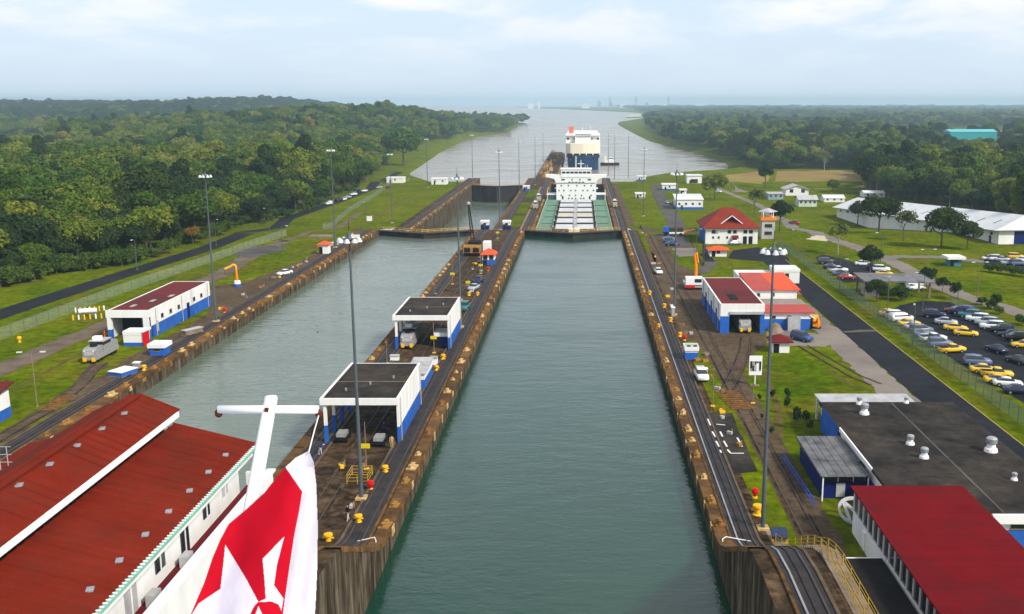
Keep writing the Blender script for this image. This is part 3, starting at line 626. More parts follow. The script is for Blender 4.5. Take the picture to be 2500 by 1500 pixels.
put_mast(1500, 440, 'floodlight mast just right of the white ship bridge', -6.3)
put_mast(1154, 436, 'floodlight mast at the far end of the left bank wall', -6.3)
put_mast(1044, 458, 'floodlight mast at the far left lawn edge by the white shed', -6.3)
put_mast(1326, 395, 'floodlight mast far out on the approach wall', -13)
put_mast(1485, 430, 'floodlight mast right beside the far blue ship', -6.3)

# slim street lamps
def make_street_lamp(twin):
    t = thing('street_lamp', 'x', 'street lamp')
    MB().cyl((0, 0, 0), (0, 0, 8.0), 0.11, 0.06, 8).build('pole', KERB if twin else POLE, t)
    sides = (-1, 1) if twin else (1,)
    for s in sides:
        MB().tube([(0, 0, 7.9), (s * 0.8, 0, 8.2), (s * 1.3, 0, 8.2)], 0.045, 5).build('arm', POLE, t)
        MB().cbox((s * 1.6, 0, 8.2), (0.75, 0.26, 0.16)).build('lamp_head', LAMPW, t)
    MB().cyl((0, 0, 0), (0, 0, 0.25), 0.22, 0.2, 8).build('base', KERB, t)
    return t
lamp2, lamp1 = make_street_lamp(True), make_street_lamp(False)
for px, py, lab in ((91, 993, 'twin armed street lamp on the left lawn near the picture edge'), (2386, 728, 'pale twin armed street lamp on the grass beyond the car park'), (2262, 690, 'twin armed street lamp beside the pale road near the blue booth'), (1663, 548, 'white street lamp by the long white building')):
    place(lamp2, USED, lab, G(px, py), 0.1, 'twin street lamps')
for px, py, lab in ((335, 660, 'street lamp against the dark trees at left'), (528, 600, 'street lamp beside the left road behind the first mast'), (658, 565, 'slim street lamp along the left road near its bend'), (2150, 640, 'white street lamp behind the gate canopy'), (2252, 760, 'slim pole lamp in front of the gate canopy'), (2228, 848, 'dark slim pole at the green fence beside the car park'), (1927, 630, 'slim pole at the far end of the green fence'), (2048, 716, 'slim pole at the fence beside the upper parked cars'), (1718, 640, 'white street lamp on the grass behind the yellow crane'), (1733, 497, 'slim grey pole before the long white building'), (690, 620, 'thin pole on the left lawn by the dark asphalt patch'), (1700, 628, 'white lamp post by the parked blue cars'), (2165, 775, 'short lamp post at the car park entrance'), (1844, 500, 'slim pole by the pale lane behind the red roofed house'), (895, 540, 'thin pole on the far left lawn')):
    place(lamp1, USED, lab, G(px, py), random.uniform(0, 6), 'single street lamps')

# ---------------------------------------------------------------- fences
def fence(label, pts, hgt, m, post_m, bay=3.05):
    t = thing('mesh_fence', label, 'fence', tuple(pts[0])); l = t.location
    post = MB().cyl((0, 0, 0), (0, 0, hgt + 0.1), 0.05, n=6).mesh('post', post_m)
    acc = []
    for a, b in zip(pts, pts[1:]):
        n = max(1, round((b - a).length / bay))
        for k in range(n): acc.append(a.lerp(b, k / n))
    acc.append(pts[-1])
    for i, p in enumerate(acc):
        p.z = land_z(p.x, p.y); inst('post', post, t, p - l)
        if i:
            q = acc[i - 1]; MB().quad(q, p, p + Vector((0, 0, hgt)), q + Vector((0, 0, hgt))).build('mesh_panel', m, t)
    rb = MB().tube([p + Vector((0, 0, hgt)) for p in acc], 0.03, 4); rb.build('top_rail', post_m, t)
    return t
fence('long green chain link fence beside the asphalt road on the right', [Vector((60.4, y, 2.2)) for y in (62, 305)], 2.3, SCREEN, POLE)
fence('long pale chain link fence along the road on the left bank', px_line((-40, 846), (120, 785), (300, 716), (512, 642), (620, 602), (700, 576)), 2.3, SCREENG, POLE, 4.0)
fence('pale chain link fence on the far left lawn towards the parked cars', px_line((789, 560), (850, 520), (920, 478), (1000, 440)), 2.4, SCREENG, POLE, 5.0)
fence('low mesh fence along the far edge of the car park', px_line((2320, 742), (2400, 780), (2500, 830), (2560, 860)), 1.8, SCREEN, POLE, 4.0)

# ---------------------------------------------------------------- cars
PAL = {'white': (225, 228, 230), 'silver': (165, 172, 180), 'grey': (110, 116, 124), 'dark grey': (48, 52, 58), 'black': (20, 21, 24), 'navy': (22, 32, 66), 'blue': (44, 70, 120), 'slate blue': (92, 108, 138), 'teal': (40, 110, 112), 'yellow': (232, 186, 28), 'red': (150, 22, 30), 'dark red': (92, 16, 26), 'purple': (52, 44, 96)}
CARP = {c: paint('car_' + c.replace(' ', '_'), v, 0.25, 0.02, spec=0.6) for c, v in PAL.items()}
HEADL = mat('lamp_glass', (0.75, 0.75, 0.72), 0.2, 0.02); TAILL = paint('tail_lamp_red', (150, 16, 18), 0.3)
def loft(mb, st):
    """st: list of (y, half width, z list for 6 ring points) rings across the car"""
    n = 8; vs = []
    for y, hw, zl, zm, zt, tw in st:
        vs += [(-hw * 0.92, y, zl), (hw * 0.92, y, zl), (hw, y, zl + (zm - zl) * 0.35), (hw, y, zm), (tw, y, zt), (-tw, y, zt), (-hw, y, zm), (-hw, y, zl + (zm - zl) * 0.35)]
    fs = []
    for i in range(len(st) - 1):
        for k in range(n): fs.append((i * n + k, i * n + (k + 1) % n, (i + 1) * n + (k + 1) % n, (i + 1) * n + k))
    fs += [tuple(range(n - 1, -1, -1)), tuple(range((len(st) - 1) * n, len(st) * n))]
    return mb.add(vs, fs)
WHEEL = MB().cyl((-0.11, 0, 0), (0.11, 0, 0), 0.33, n=12).mesh('wheel', TYRE)
HUB = MB().cyl((-0.125, 0, 0), (0.125, 0, 0), 0.18, n=8).mesh('rim', GALV)
CARM = {}
def car_meshes(kind, colour):
    k = (kind, colour)
    if k in CARM: return CARM[k]
    p = CARP[colour]
    if kind == 'sedan':
        body = loft(MB(), [(-2.2, 0.70, 0.32, 0.55, 0.66, 0.55), (-2.05, 0.82, 0.25, 0.66, 0.78, 0.7), (-1.0, 0.86, 0.22, 0.80, 0.94, 0.76), (0.2, 0.87, 0.22, 0.82, 0.95, 0.78), (1.5, 0.86, 0.22, 0.84, 0.98, 0.76), (2.05, 0.82, 0.26, 0.80, 0.96, 0.7), (2.2, 0.7, 0.36, 0.68, 0.85, 0.6)])
        glass = loft(MB(), [(-1.05, 0.76, 0.90, 0.92, 0.93, 0.74), (-0.3, 0.76, 0.90, 1.0, 1.36, 0.58), (0.85, 0.76, 0.90, 1.0, 1.38, 0.58), (1.65, 0.74, 0.92, 0.94, 0.97, 0.7)])
        roof = loft(MB(), [(-0.42, 0.58, 1.33, 1.36, 1.38, 0.5), (0.2, 0.61, 1.35, 1.41, 1.45, 0.52), (0.95, 0.58, 1.33, 1.37, 1.40, 0.5)]); wb = 1.35
    elif kind == 'suv':
        body = loft(MB(), [(-2.25, 0.78, 0.38, 0.75, 0.88, 0.65), (-2.1, 0.90, 0.30, 0.88, 1.02, 0.8), (-1.0, 0.92, 0.28, 0.98, 1.10, 0.84), (2.0, 0.92, 0.28, 1.0, 1.12, 0.84), (2.2, 0.86, 0.36, 0.95, 1.08, 0.75)])
        glass = loft(MB(), [(-1.1, 0.84, 1.05, 1.08, 1.1, 0.8), (-0.5, 0.84, 1.05, 1.2, 1.66, 0.68), (1.9, 0.83, 1.05, 1.2, 1.66, 0.68), (2.15, 0.8, 1.05, 1.08, 1.12, 0.76)])
        roof = loft(MB(), [(-0.6, 0.68, 1.62, 1.67, 1.69, 0.6), (0.6, 0.71, 1.64, 1.71, 1.75, 0.62), (2.0, 0.68, 1.62, 1.67, 1.69, 0.6)]); wb = 1.4
    elif kind == 'pickup':
        body = loft(MB(), [(-2.5, 0.75, 0.42, 0.72, 0.84, 0.62), (-2.35, 0.86, 0.34, 0.84, 0.96, 0.76), (-1.1, 0.88, 0.32, 0.92, 1.02, 0.8), (0.55, 0.88, 0.32, 0.94, 1.02, 0.8), (0.62, 0.88, 0.32, 0.94, 1.04, 0.86), (2.45, 0.88, 0.36, 0.94, 1.04, 0.86)])
        glass = loft(MB(), [(-1.2, 0.80, 0.98, 1.0, 1.02, 0.76), (-0.55, 0.80, 0.98, 1.1, 1.55, 0.64), (0.4, 0.80, 0.98, 1.1, 1.55, 0.64), (0.58, 0.8, 0.98, 1.0, 1.05, 0.74)])
        roof = loft(MB(), [(-0.65, 0.64, 1.50, 1.56, 1.58, 0.56), (0.0, 0.67, 1.52, 1.60, 1.64, 0.58), (0.5, 0.64, 1.5, 1.56, 1.58, 0.56)]); wb = 1.55
    else:  # van
        body = loft(MB(), [(-2.35, 0.80, 0.38, 0.90, 1.05, 0.7), (-2.15, 0.90, 0.30, 1.05, 1.2, 0.82), (-1.3, 0.92, 0.28, 1.15, 1.3, 0.86), (-0.9, 0.92, 0.28, 1.55, 1.72, 0.8), (2.2, 0.92, 0.28, 1.58, 1.78, 0.8), (2.35, 0.9, 0.34, 1.5, 1.72, 0.78)])
        glass = loft(MB(), [(-1.75, 0.90, 1.18, 1.22, 1.26, 0.84), (-1.05, 0.935, 1.15, 1.5, 1.70, 0.80), (1.9, 0.935, 1.15, 1.5, 1.55, 0.92)])
        roof = loft(MB(), [(-0.95, 0.80, 1.70, 1.77, 1.80, 0.7), (0.6, 0.83, 1.72, 1.82, 1.87, 0.74), (2.25, 0.8, 1.7, 1.78, 1.82, 0.7)]); wb = 1.4
    r = [('body', body.mesh('body', p), True), ('windows', glass.mesh('windows', GLASS), False), ('roof', roof.mesh('roof', p), True)]
    if kind == 'pickup': r.append(('load_bed', MB().box(-0.72, 0.72, 0.75, 2.35, 1.0, 1.05).mesh('load_bed', DARK), False))
    for nm, me, sm in r:
        if sm: me.polygons.foreach_set('use_smooth', [True] * len(me.polygons)); 
    CARM[k] = (r, wb); return CARM[k]
HL = MB().box(-0.16, 0.16, -0.04, 0.04, -0.07, 0.07).mesh('headlight', HEADL); TL = MB().box(-0.14, 0.14, -0.04, 0.04, -0.09, 0.09).mesh('tail_light', TAILL)
def car(kind, colour, label, loc, rz, group=None, full=True):
    r, wb = car_meshes(kind, colour)
    t = thing('parked_car', label, {'sedan': 'car', 'suv': 'car', 'pickup': 'pickup', 'van': 'van'}[kind], loc, rz, group)
    for nm, me, _ in r: inst(nm, me, t)
    hw = 0.80
    for sx in (-1, 1):
        for sy in (-1, 1):
            wh = inst('wheel', WHEEL, t, (sx * hw, sy * wb, 0.33))
            if full: inst('rim', HUB, wh)
        if full:
            zh = 0.62 if kind == 'sedan' else 0.8; yf = {'sedan': 2.13, 'suv': 2.2, 'pickup': 2.44, 'van': 2.27}[kind]
            inst('headlight', HL, t, (sx * 0.55, -yf, zh)); inst('tail_light', TL, t, (sx * 0.6, yf if kind != 'pickup' else 2.46, zh + 0.05))
    return t
def z6(x, y): return (1900 + x * 0.32345, 500 + y * 0.32345)
def row(cars, rz, what, grp, jit=0.06):
    for i, (zx, zy, kind, colour) in enumerate(cars):
        p = G(*z6(zx, zy + 22), 0.05)
        kn = {'sedan': 'car', 'suv': 'estate', 'pickup': 'pickup', 'van': 'van'}[kind]
        car(kind, colour, f'{colour} {kn}, {ORD[i + 1]} from the far end {what}', p, rz + random.uniform(-jit, jit), grp)
row([(835, 815, 'sedan', 'yellow'), (890, 836, 'suv', 'white'), (925, 862, 'van', 'white'), (985, 893, 'sedan', 'yellow'), (1030, 920, 'sedan', 'silver'), (1075, 948, 'suv', 'grey'), (1110, 978, 'sedan', 'slate blue'), (1165, 1010, 'pickup', 'white'), (1215, 1050, 'suv', 'slate blue'), (1305, 1095, 'pickup', 'yellow')], R(100), 'nearest the green fence', 'cars along the green fence')
row([(1180, 832, 'suv', 'navy'), (1265, 882, 'sedan', 'silver'), (1335, 928, 'sedan', 'yellow'), (1415, 968, 'sedan', 'yellow')], R(72), 'in the middle of the car park', 'cars in the middle row')
row([(1335, 795, 'sedan', 'dark red'), (1385, 806, 'van', 'purple'), (1440, 830, 'suv', 'teal'), (1500, 860, 'suv', 'white'), (1570, 888, 'suv', 'silver'), (1610, 918, 'suv', 'white'), (1690, 945, 'suv', 'black'), (1750, 978, 'sedan', 'navy'), (1815, 1012, 'van', 'black'), (1855, 1058, 'sedan', 'yellow')], R(255), 'along the far mesh fence', 'cars along the far mesh fence')
row([(1500, 1188, 'suv', 'slate blue'), (1550, 1245, 'sedan', 'yellow'), (1645, 1280, 'pickup', 'yellow'), (1660, 1325, 'sedan', 'yellow'), (1728, 1348, 'sedan', 'white'), (1810, 1405, 'sedan', 'navy')], R(80), 'at the near end of the car park', 'cars at the near end')
row([(1645, 1092, 'sedan', 'navy'), (1805, 1175, 'sedan', 'dark grey')], R(200), 'standing loose on the open asphalt', 'cars on the open asphalt')
row([(362, 425, 'suv', 'dark grey'), (400, 462, 'sedan', 'navy'), (450, 488, 'pickup', 'white'), (470, 512, 'sedan', 'slate blue'), (515, 540, 'sedan', 'red')], R(95), 'in the small upper car park', 'cars in the upper car park')
row([(640, 440, 'sedan', 'white'), (730, 470, 'suv', 'navy'), (775, 482, 'suv', 'white'), (800, 515, 'sedan', 'yellow')], R(80), 'under the dark tree', 'cars under the tree')
row([(985, 575, 'sedan', 'dark grey'), (1030, 598, 'suv', 'white'), (1035, 622, 'sedan', 'white')], R(100), 'behind the gate canopy', 'cars behind the gate canopy')
row([(1600, 398, 'sedan', 'white'), (1650, 402, 'suv', 'white'), (1690, 405, 'sedan', 'silver'), (1790, 388, 'suv', 'yellow'), (1740, 432, 'sedan', 'silver'), (1810, 438, 'suv', 'slate blue'), (1855, 410, 'sedan', 'white')], R(85), 'in the far right car park', 'cars in the far right car park')
def zl(x, y): return (600 + x * 0.26954, 220 + y * 0.26954)
for zx, zy, kind, colour, lab in ((755, 1040, 'van', 'white', 'white van parked first on the left road edge'), (845, 1005, 'suv', 'dark grey', 'dark estate car behind the white van on the left road'), (880, 1000, 'sedan', 'white', 'white car tucked beside the dark estate on the left road'), (925, 980, 'sedan', 'silver', 'silver car halfway up the left roadside row'), (975, 955, 'suv', 'white', 'white estate in the left roadside row before the navy van'), (1005, 925, 'van', 'navy', 'navy van parked by the dark trees on the left road'), (1075, 922, 'sedan', 'white', 'white car beyond the navy van on the left road'), (1210, 890, 'sedan', 'silver', 'silver car near the far white shed on the left'), (1275, 892, 'suv', 'dark red', 'dark red car near the far white shed on the left'), (940, 905, 'sedan', 'white', 'white car close under the left trees')):
    car(kind, colour, lab, G(*zl(zx, zy), 0.06), R(-35) + random.uniform(-.1, .1), 'cars along the left road')
for px, py, kind, colour, lab, rz in ((1633, 588, 'sedan', 'slate blue', 'slate blue car at the back of the trio by the right bank yard', 1.7), (1636, 594, 'suv', 'blue', 'blue estate in the middle of the trio by the right bank yard', 1.7), (1641, 601, 'sedan', 'navy', 'navy car at the front of the trio by the right bank yard', 1.7),
    (1795, 598, 'sedan', 'silver', 'silver car before the entrance of the red roofed house', 1.9), (1750, 594, 'sedan', 'dark grey', 'dark car between the red roofed house and the orange roofed booth', 1.7), (1630, 498, 'sedan', 'silver', 'silver car beside the long white building', 0.2), (1642, 500, 'suv', 'dark grey', 'dark car squeezed between silver car and long white building', 0.2),
    (1753, 470, 'sedan', 'white', 'white car on the pale lane behind the round tree', 0.9), (1712, 926, 'suv', 'white', 'white roofed car parked beside the blue cabin on the right wall', 0.05), (1607, 668, 'sedan', 'white', 'white car at the tip of the grass strip on the right bank', 0.1), (1957, 832, 'suv', 'blue', 'dark blue car parked at the siding by the right shed', 0.6),
    (1157, 708, 'sedan', 'silver', 'silver car parked on the centre wall', -0.25), (1168, 693, 'suv', 'navy', 'navy car behind the silver one on the centre wall', -0.2), (1134, 757, 'suv', 'teal', 'teal car on the centre wall beside the farther shelter', -0.1), (695, 672, 'sedan', 'white', 'white car parked on the left bank apron', -0.5), (1940, 548, 'pickup', 'red', 'small red pickup on the pale road at right', 0.9)):
    car(kind, colour, lab, G(px, py, 0.06), rz)
# ---------------------------------------------------------------- buildings
def win(t, x, y, z, w, h, face='y', m=None, frame=True, parent=None):
    """a window standing 3 cm proud of a wall; face = wall normal axis (-y towards us, +x / -x)"""
    m = m or GLASS
    d = 0.05
    if face == 'y':
        o = MB().box(x - w / 2, x + w / 2, y - d, y + 0.02, z, z + h).build('window', m, t)
        if frame: MB().box(x - w / 2 - 0.08, x + w / 2 + 0.08, y - 0.09, y + 0.02, z - 0.14, z - 0.01).build('sill', KERB, o)
    else:
        s = 1 if face == '+x' else -1
        a, b = (x - 0.02, x + d) if s > 0 else (x - d, x + 0.02)
        o = MB().box(a, b, y - w / 2, y + w / 2, z, z + h).build('window', m, t)
        if frame: MB().box(min(x, x + s * 0.1), max(x, x + s * 0.1), y - w / 2 - 0.08, y + w / 2 + 0.08, z - 0.14, z - 0.01).build('sill', KERB, o)
    return o
def roof_flat(t, x0, x1, y0, y1, z, m, fascia=WHITE, over=0.25, fh=0.7, name='roof'):
    r = MB().box(x0 - over + 0.12, x1 + over - 0.12, y0 - over + 0.12, y1 + over - 0.12, z - 0.3, z - 0.06).build(name, m, t)
    f = MB(); a, b, c, d = x0 - over, x1 + over, y0 - over, y1 + over
    f.box(a, b, c, c + 0.12, z - fh, z); f.box(a, b, d - 0.12, d, z - fh, z); f.box(a, a + 0.12, c + 0.12, d - 0.12, z - fh, z); f.box(b - 0.12, b, c + 0.12, d - 0.12, z - fh, z)
    f.build('fascia', fascia, t); return r
def roof_hip(t, x0, x1, y0, y1, z, rh, m, over=0.7, ridge=None):
    a, b, c, d = x0 - over, x1 + over, y0 - over, y1 + over; xm, ym = (a + b) / 2, (c + d) / 2
    if ridge is None: ridge = max(0, (b - a) - (d - c)) / 2 if (b - a) > (d - c) else 0
    r0, r1 = (xm - ridge, ym, z + rh), (xm + ridge, ym, z + rh)
    mb = MB().add([(a, c, z), (b, c, z), (b, d, z), (a, d, z), r0, r1, (a, c, z - 0.18), (b, c, z - 0.18), (b, d, z - 0.18), (a, d, z - 0.18)],
                  [(0, 1, 5, 4), (1, 2, 5), (2, 3, 4, 5), (3, 0, 4), (0, 6, 7, 1), (1, 7, 8, 2), (2, 8, 9, 3), (3, 9, 6, 0), (6, 9, 8, 7)])
    return mb.build('roof', m, t)
def roof_gable(t, x0, x1, y0, y1, z, rh, m, over=0.5, axis='x', gable_m=WHITE):
    a, b, c, d = x0 - over, x1 + over, y0 - over, y1 + over
    if axis == 'x':
        ym = (c + d) / 2; k = rh * over / ((d - c) / 2)
        r = MB(); r.slab((a, c, z - k), (b, c, z - k), (b, ym, z + rh), (a, ym, z + rh), 0.15); r.slab((a, ym, z + rh), (b, ym, z + rh), (b, d, z - k), (a, d, z - k), 0.15)
        o = r.build('roof', m, t)
        for x in (x0, x1 - 0.15): MB().prism([(y0, z - 0.02), (y1, z - 0.02), (ym, z + rh - 0.2)], 'x', x, x + 0.15).build('gable', gable_m, t)
    else:
        xm = (a + b) / 2; k = rh * over / ((b - a) / 2)
        r = MB(); r.slab((a, d, z - k), (a, c, z - k), (xm, c, z + rh), (xm, d, z + rh), 0.15); r.slab((xm, d, z + rh), (xm, c, z + rh), (b, c, z - k), (b, d, z - k), 0.15)
        o = r.build('roof', m, t)
        for y in (y0, y1 - 0.15): MB().prism([(x0, z - 0.02), (x1, z - 0.02), (xm, z + rh - 0.2)], 'y', y, y + 0.15).build('gable', gable_m, t)
    return o
def house(name, label, cat, x0, x1, y0, y1, z0, z1, wallm=WHITE, roofm=REDR, roof='flat', rh=2.0, band=None, bandm=BLUE, wins=0, door=True, over=0.35, ww=1.0, wh=0.9, wz0=None, fascia=WHITE, group=None):
    t = thing(name, label, cat, ((x0 + x1) / 2, y0, z0), 0, group)
    zb = z0 + (band or 0)
    if band: MB().box(x0 - 0.03, x1 + 0.03, y0 - 0.03, y1 + 0.03, z0 - 1.0, zb).build('dado', bandm, t)
    MB().box(x0, x1, y0, y1, zb if band else z0 - 1.0, z1).build('wall', wallm, t)
    if roof == 'flat': roof_flat(t, x0, x1, y0, y1, z1 + 0.35, roofm, fascia, over)
    elif roof == 'hip': roof_hip(t, x0, x1, y0, y1, z1, rh, roofm, over)
    elif roof == 'gable': roof_gable(t, x0, x1, y0, y1, z1, rh, roofm, over, 'x')
    elif roof == 'gabley': roof_gable(t, x0, x1, y0, y1, z1, rh, roofm, over, 'y')
    elif roof == 'shed':
        MB().slab((x0 - over, y0 - over, z1 + 0.1), (x1 + over, y0 - over, z1 + 0.1), (x1 + over, y1 + over, z1 + rh), (x0 - over, y1 + over, z1 + rh), 0.18).build('roof', roofm, t)
    w = x1 - x0
    zz = wz0 if wz0 is not None else z0 + (z1 - z0) * 0.5
    for k in range(wins): win(t, x0 + w * (k + 0.5) / wins, y0, zz, ww, wh)
    if door: 
        dx = x0 + w * 0.22; MB().box(dx - 0.5, dx + 0.5, y0 - 0.07, y0 + 0.02, z0, z0 + min(2.1, (z1 - z0) * 0.8)).build('door', DARK, t)
    return t
def px_house(name, label, cat, pl, pr, pb, pt, depth, **k):
    p = G((pl + pr) / 2, pb); Y = p.y
    return house(name, label, cat, Q(pl, pb, Y).x, Q(pr, pb, Y).x, Y, Y + depth, p.z, Q(pl, pt, Y).z, **k)

def shelter(label, x0, x1, y0, y1, zt):
    z0 = 2.2; t = thing('open_shelter', label, 'shelter', ((x0 + x1) / 2, y0, z0))
    roof = MB().box(x0 + 0.3, x1 - 0.3, y0 + 0.3, y1 - 0.1, zt - 0.55, zt - 0.12).build('roof', TARR, t)
    ym = y0 + (y1 - y0) * 0.46
    MB().box(x0 + 0.32, x1 - 0.32, ym, ym + 0.14, zt - 0.119, zt - 0.09).build('roof_seam', KERB, roof)
    f = MB().box(x0, x1, y0, y0 + 0.28, zt - 0.88, zt).box(x0, x0 + 0.28, y0 + 0.28, y1, zt - 0.88, zt).box(x0 + 0.28, x1 - 0.3, y1 - 0.08, y1, zt - 0.5, zt - 0.05)
    f.build('fascia', WHITE, t)
    MB().box(x1 - 0.28, x1, y0 + 0.3, y1, 4.4, zt).build('side_wall', WHITE, t)
    lo = MB().box(x1 - 0.30, x1 + 0.02, y0 + 0.3, y1, z0, 4.4).build('side_dado', BLUE, t)
    for k in range(1, 7):
        yy = y0 + (y1 - y0) * k / 7; MB().box(x1, x1 + 0.05, yy - 0.05, yy + 0.05, 4.42, zt - 0.3).build('batten', WHITE, t)
    for yy in (y0 + 1.2, y1 - 1.0): MB().cyl((x1 + 0.12, yy, z0), (x1 + 0.12, yy, zt - 0.15), 0.07, n=6).build('downpipe', LGREY, t)
    for k in range(3): MB().cyl((x0 + 2.5 + k * 2.6, y0 + 4 + 3 * k, zt - 0.12), (x0 + 2.5 + k * 2.6, y0 + 4 + 3 * k, zt + 0.25), 0.14, n=8).build('roof_pipe', GALV, roof)
    for k in range(1, 5):
        yy = y0 + 0.3 + (y1 - y0 - 0.3) * k / 5; MB().box(x1 + 0.02, x1 + 0.14, yy - 0.15, yy + 0.15, z0, 4.2).build('pilaster', BLUE, lo)
    n = 5
    for k in range(n):
        y = y0 + 0.25 + (y1 - y0 - 0.7) * k / (n - 1)
        p = MB().box(x0 + 0.35, x0 + 0.75, y, y + 0.4, 4.6, zt - 0.86).build('post', WHITE, t)
        MB().box(x0 + 0.33, x0 + 0.77, y - 0.02, y + 0.42, z0, 4.6).build('post_foot', BLUE, p)
    for k in range(4): 
        y = y0 + 1.5 + (y1 - y0 - 3) * k / 3
        MB().box(x0 + 0.4, x1 - 0.4, y, y + 0.25, zt - 0.85, zt - 0.56).build('beam', GREY, t)
    return t
shelter('near open shelter with dark flat roof and blue foot on the centre wall', -33.8, -23.7, 123, 141, 8.3)
shelter('farther open shelter with dark flat roof on the centre wall, locomotive under it', -33.7, -23.7, 172.7, 190, 8.5)
house('store_cabin', 'grey roofed blue and white cabin tucked behind the near shelter', 'cabin', -27.0, -24.3, 148, 156, 2.2, 4.7, roofm=LGREY, roof='shed', rh=0.5, band=1.5, wins=0, over=0.25)
house('store_cabin', 'dark blue hut with white lintel inside the farther shelter', 'cabin', -26.6, -24.3, 174.5, 178, 2.2, 4.6, wallm=NAVY, roofm=WHITE2, over=0.1)

# left bank locomotive shed
t = thing('locomotive_shed', 'long white and blue locomotive shed with dark red roof on the left bank', 'shed', (-84.6, 181, 2.2))
x0, x1, y0, y1, zt = -88.5, -80.7, 181, 212, 7.7
MB().box(x1 - 0.3, x1, y0 + 0.3, y1, 4.5, zt - 0.1).build('side_wall', WHITE, t); lo = MB().box(x1 - 0.3, x1 + 0.04, y0 + 1.9, y1, 1.5, 4.5).build('side_dado', BLUE, t)
MB().box(x0, x0 + 0.3, y0 + 0.3, y1, 1.5, zt - 0.1).build('side_wall', WHITE, t); MB().box(x0 + 0.3, x1 - 0.3, y1 - 0.3, y1, 1.5, zt - 0.1).build('back_wall', WHITE, t)
MB().box(x0 - 0.15, x1 + 0.15, y0, y0 + 0.3, 6.3, zt).build('front_fascia', WHITE, t)
MB().box(x0 + 0.1, x1 - 0.1, y0 + 0.3, y1 - 0.3, zt - 0.4, zt - 0.15).build('roof', REDR, t)
for xx, w_ in ((x0 + 0.35, 0.7), (x1 - 0.55, 1.1)):
    p = MB().box(xx - w_ / 2, xx + w_ / 2, y0 + 0.02, y0 + 0.8, 4.0, 6.3).build('pier', WHITE, t); MB().box(xx - w_ / 2 - 0.02, xx + w_ / 2 + 0.02, y0, y0 + 0.82, 1.5, 4.0).build('pier_foot', BLUE, p)
MB().box(x0 + 0.3, x1 - 3.4, y0 + 5.5, y0 + 5.7, 1.6, 6.2).build('inner_doorway', DARK, t)
MB().box(x1 - 3.4, x1 - 0.4, y0 + 4.6, y0 + 4.8, 1.6, 6.3).build('partition', LGREY, t)
win(t, x1 - 2.6, y0 + 4.6, 3.0, 0.9, 1.0); win(t, x1 - 1.4, y0 + 4.6, 3.0, 0.8, 1.0)
MB().box(x1, x1 + 0.09, 199, 200.3, 2.2, 5.4).build('door', NAVY, t); win(t, x1, 184.5, 3.0, 1.1, 2.0, '+x', LGREY)
for y in (187, 191, 195, 203, 207): win(t, x1, y, 5.2, 1.1, 0.7, '+x')
for y in (184, 196.5, 210.5): MB().cyl((x1 + 0.12, y, 2.2), (x1 + 0.12, y, 7.5), 0.07, n=6).build('downpipe', LGREY, t)
for k in range(3): MB().box(-86 + k * 1.6, -85.2 + k * 1.6, 185 + k * 5, 187 + k * 5, zt - 0.149, zt - 0.12).build('roof_patch', LGREY, t)
house('gate_lodge', 'white and blue lodge with dark red roof cut by the left picture edge', 'building', -93, -80.6, 128, 134.6, 2.2, 6.0, roofm=REDR, roof='shed', rh=1.1, band=1.5, wins=3, over=0.6)

# small cabins
px_house('cabin', 'white cabin with blue foot and red end in front of the left shed', 'cabin', 303, 350, 846, 814, 3.0, roofm=WHITE2, band=0.7, over=0.05, door=False)
c = G(353, 846); t = thing('red_panel', 'upright red panel leaning at the end of the white cabin', 'panel', c); MB().cbox((c.x, c.y + 0.9, 3.5), (0.25, 2.3, 2.6)).build('board', REDP, t); MB().cbox((c.x, c.y + 0.9, 4.9), (0.3, 2.4, 0.12)).build('cap', WHITE2, t)
px_house('cabin', 'white roofed blue cabin beside the left bank track', 'cabin', 367, 402, 870, 845, 2.6, roofm=WHITE2, band=1.5, wins=1, over=0.3, door=False)
px_house('hut', 'little white hut with red roof on the left grass by the water', 'hut', 779, 801, 621, 597, 3.2, roofm=ORR, roof='hip', rh=0.9, over=0.5, wins=0)
px_house('cabin', 'cabin with bright orange red roof, white frame and blue foot on the centre wall', 'cabin', 1178, 1207, 647, 621, 4.2, roofm=ORR, roof='hip', rh=1.4, band=1.3, wins=2, over=0.6, ww=1.1, wh=1.2)
px_house('cabin', 'left one of two small blue and white cabins on the centre wall', 'cabin', 1174, 1193, 561, 542, 3.0, roofm=WHITE2, band=1.7, bandm=NAVY, wins=1, over=0.2, wh=1.4)
px_house('cabin', 'right one of two small blue and white cabins on the centre wall', 'cabin', 1228, 1246, 561, 542, 3.0, roofm=WHITE2, band=1.7, bandm=NAVY, wins=1, over=0.2, wh=1.4)
px_house('cabin', 'blue cabin with grey roof and two windows on the right wall', 'cabin', 1673, 1704, 879, 852, 2.6, roofm=LGREY, band=1.3, wins=2, over=0.15, ww=0.6, wh=0.9, wz0=3.9, door=False)
px_house('cabin', 'blue and white cabin far down the centre wall', 'cabin', 1277, 1293, 467, 455, 3.0, roofm=WHITE2, band=1.4, wins=1, over=0.2)
px_house('booth', 'white roofed teal booth on the grass by the pale road', 'booth', 2318, 2346, 651, 630, 3.2, wallm=mat('teal_paint', (0.06, 0.20, 0.24), 0.6), roofm=WHITE2, over=0.9, wins=1)
px_house('booth', 'guard booth with low orange roof in front of the red roofed house', 'booth', 1733, 1774, 627, 610, 3.4, roofm=ORR, roof='hip', rh=0.9, over=0.8, wins=1)
px_house('kiosk', 'small white kiosk with dark red roof and open doorway on the right lawn', 'kiosk', 1886, 1927, 862, 834, 3.2, roofm=REDR, roof='hip', rh=1.0, over=0.6, wins=0)
px_house('white_shed', 'white shed at the far end of the left bank', 'shed', 944, 985, 447, 435, 8, roofm=WROOF, wins=1, over=0.2)
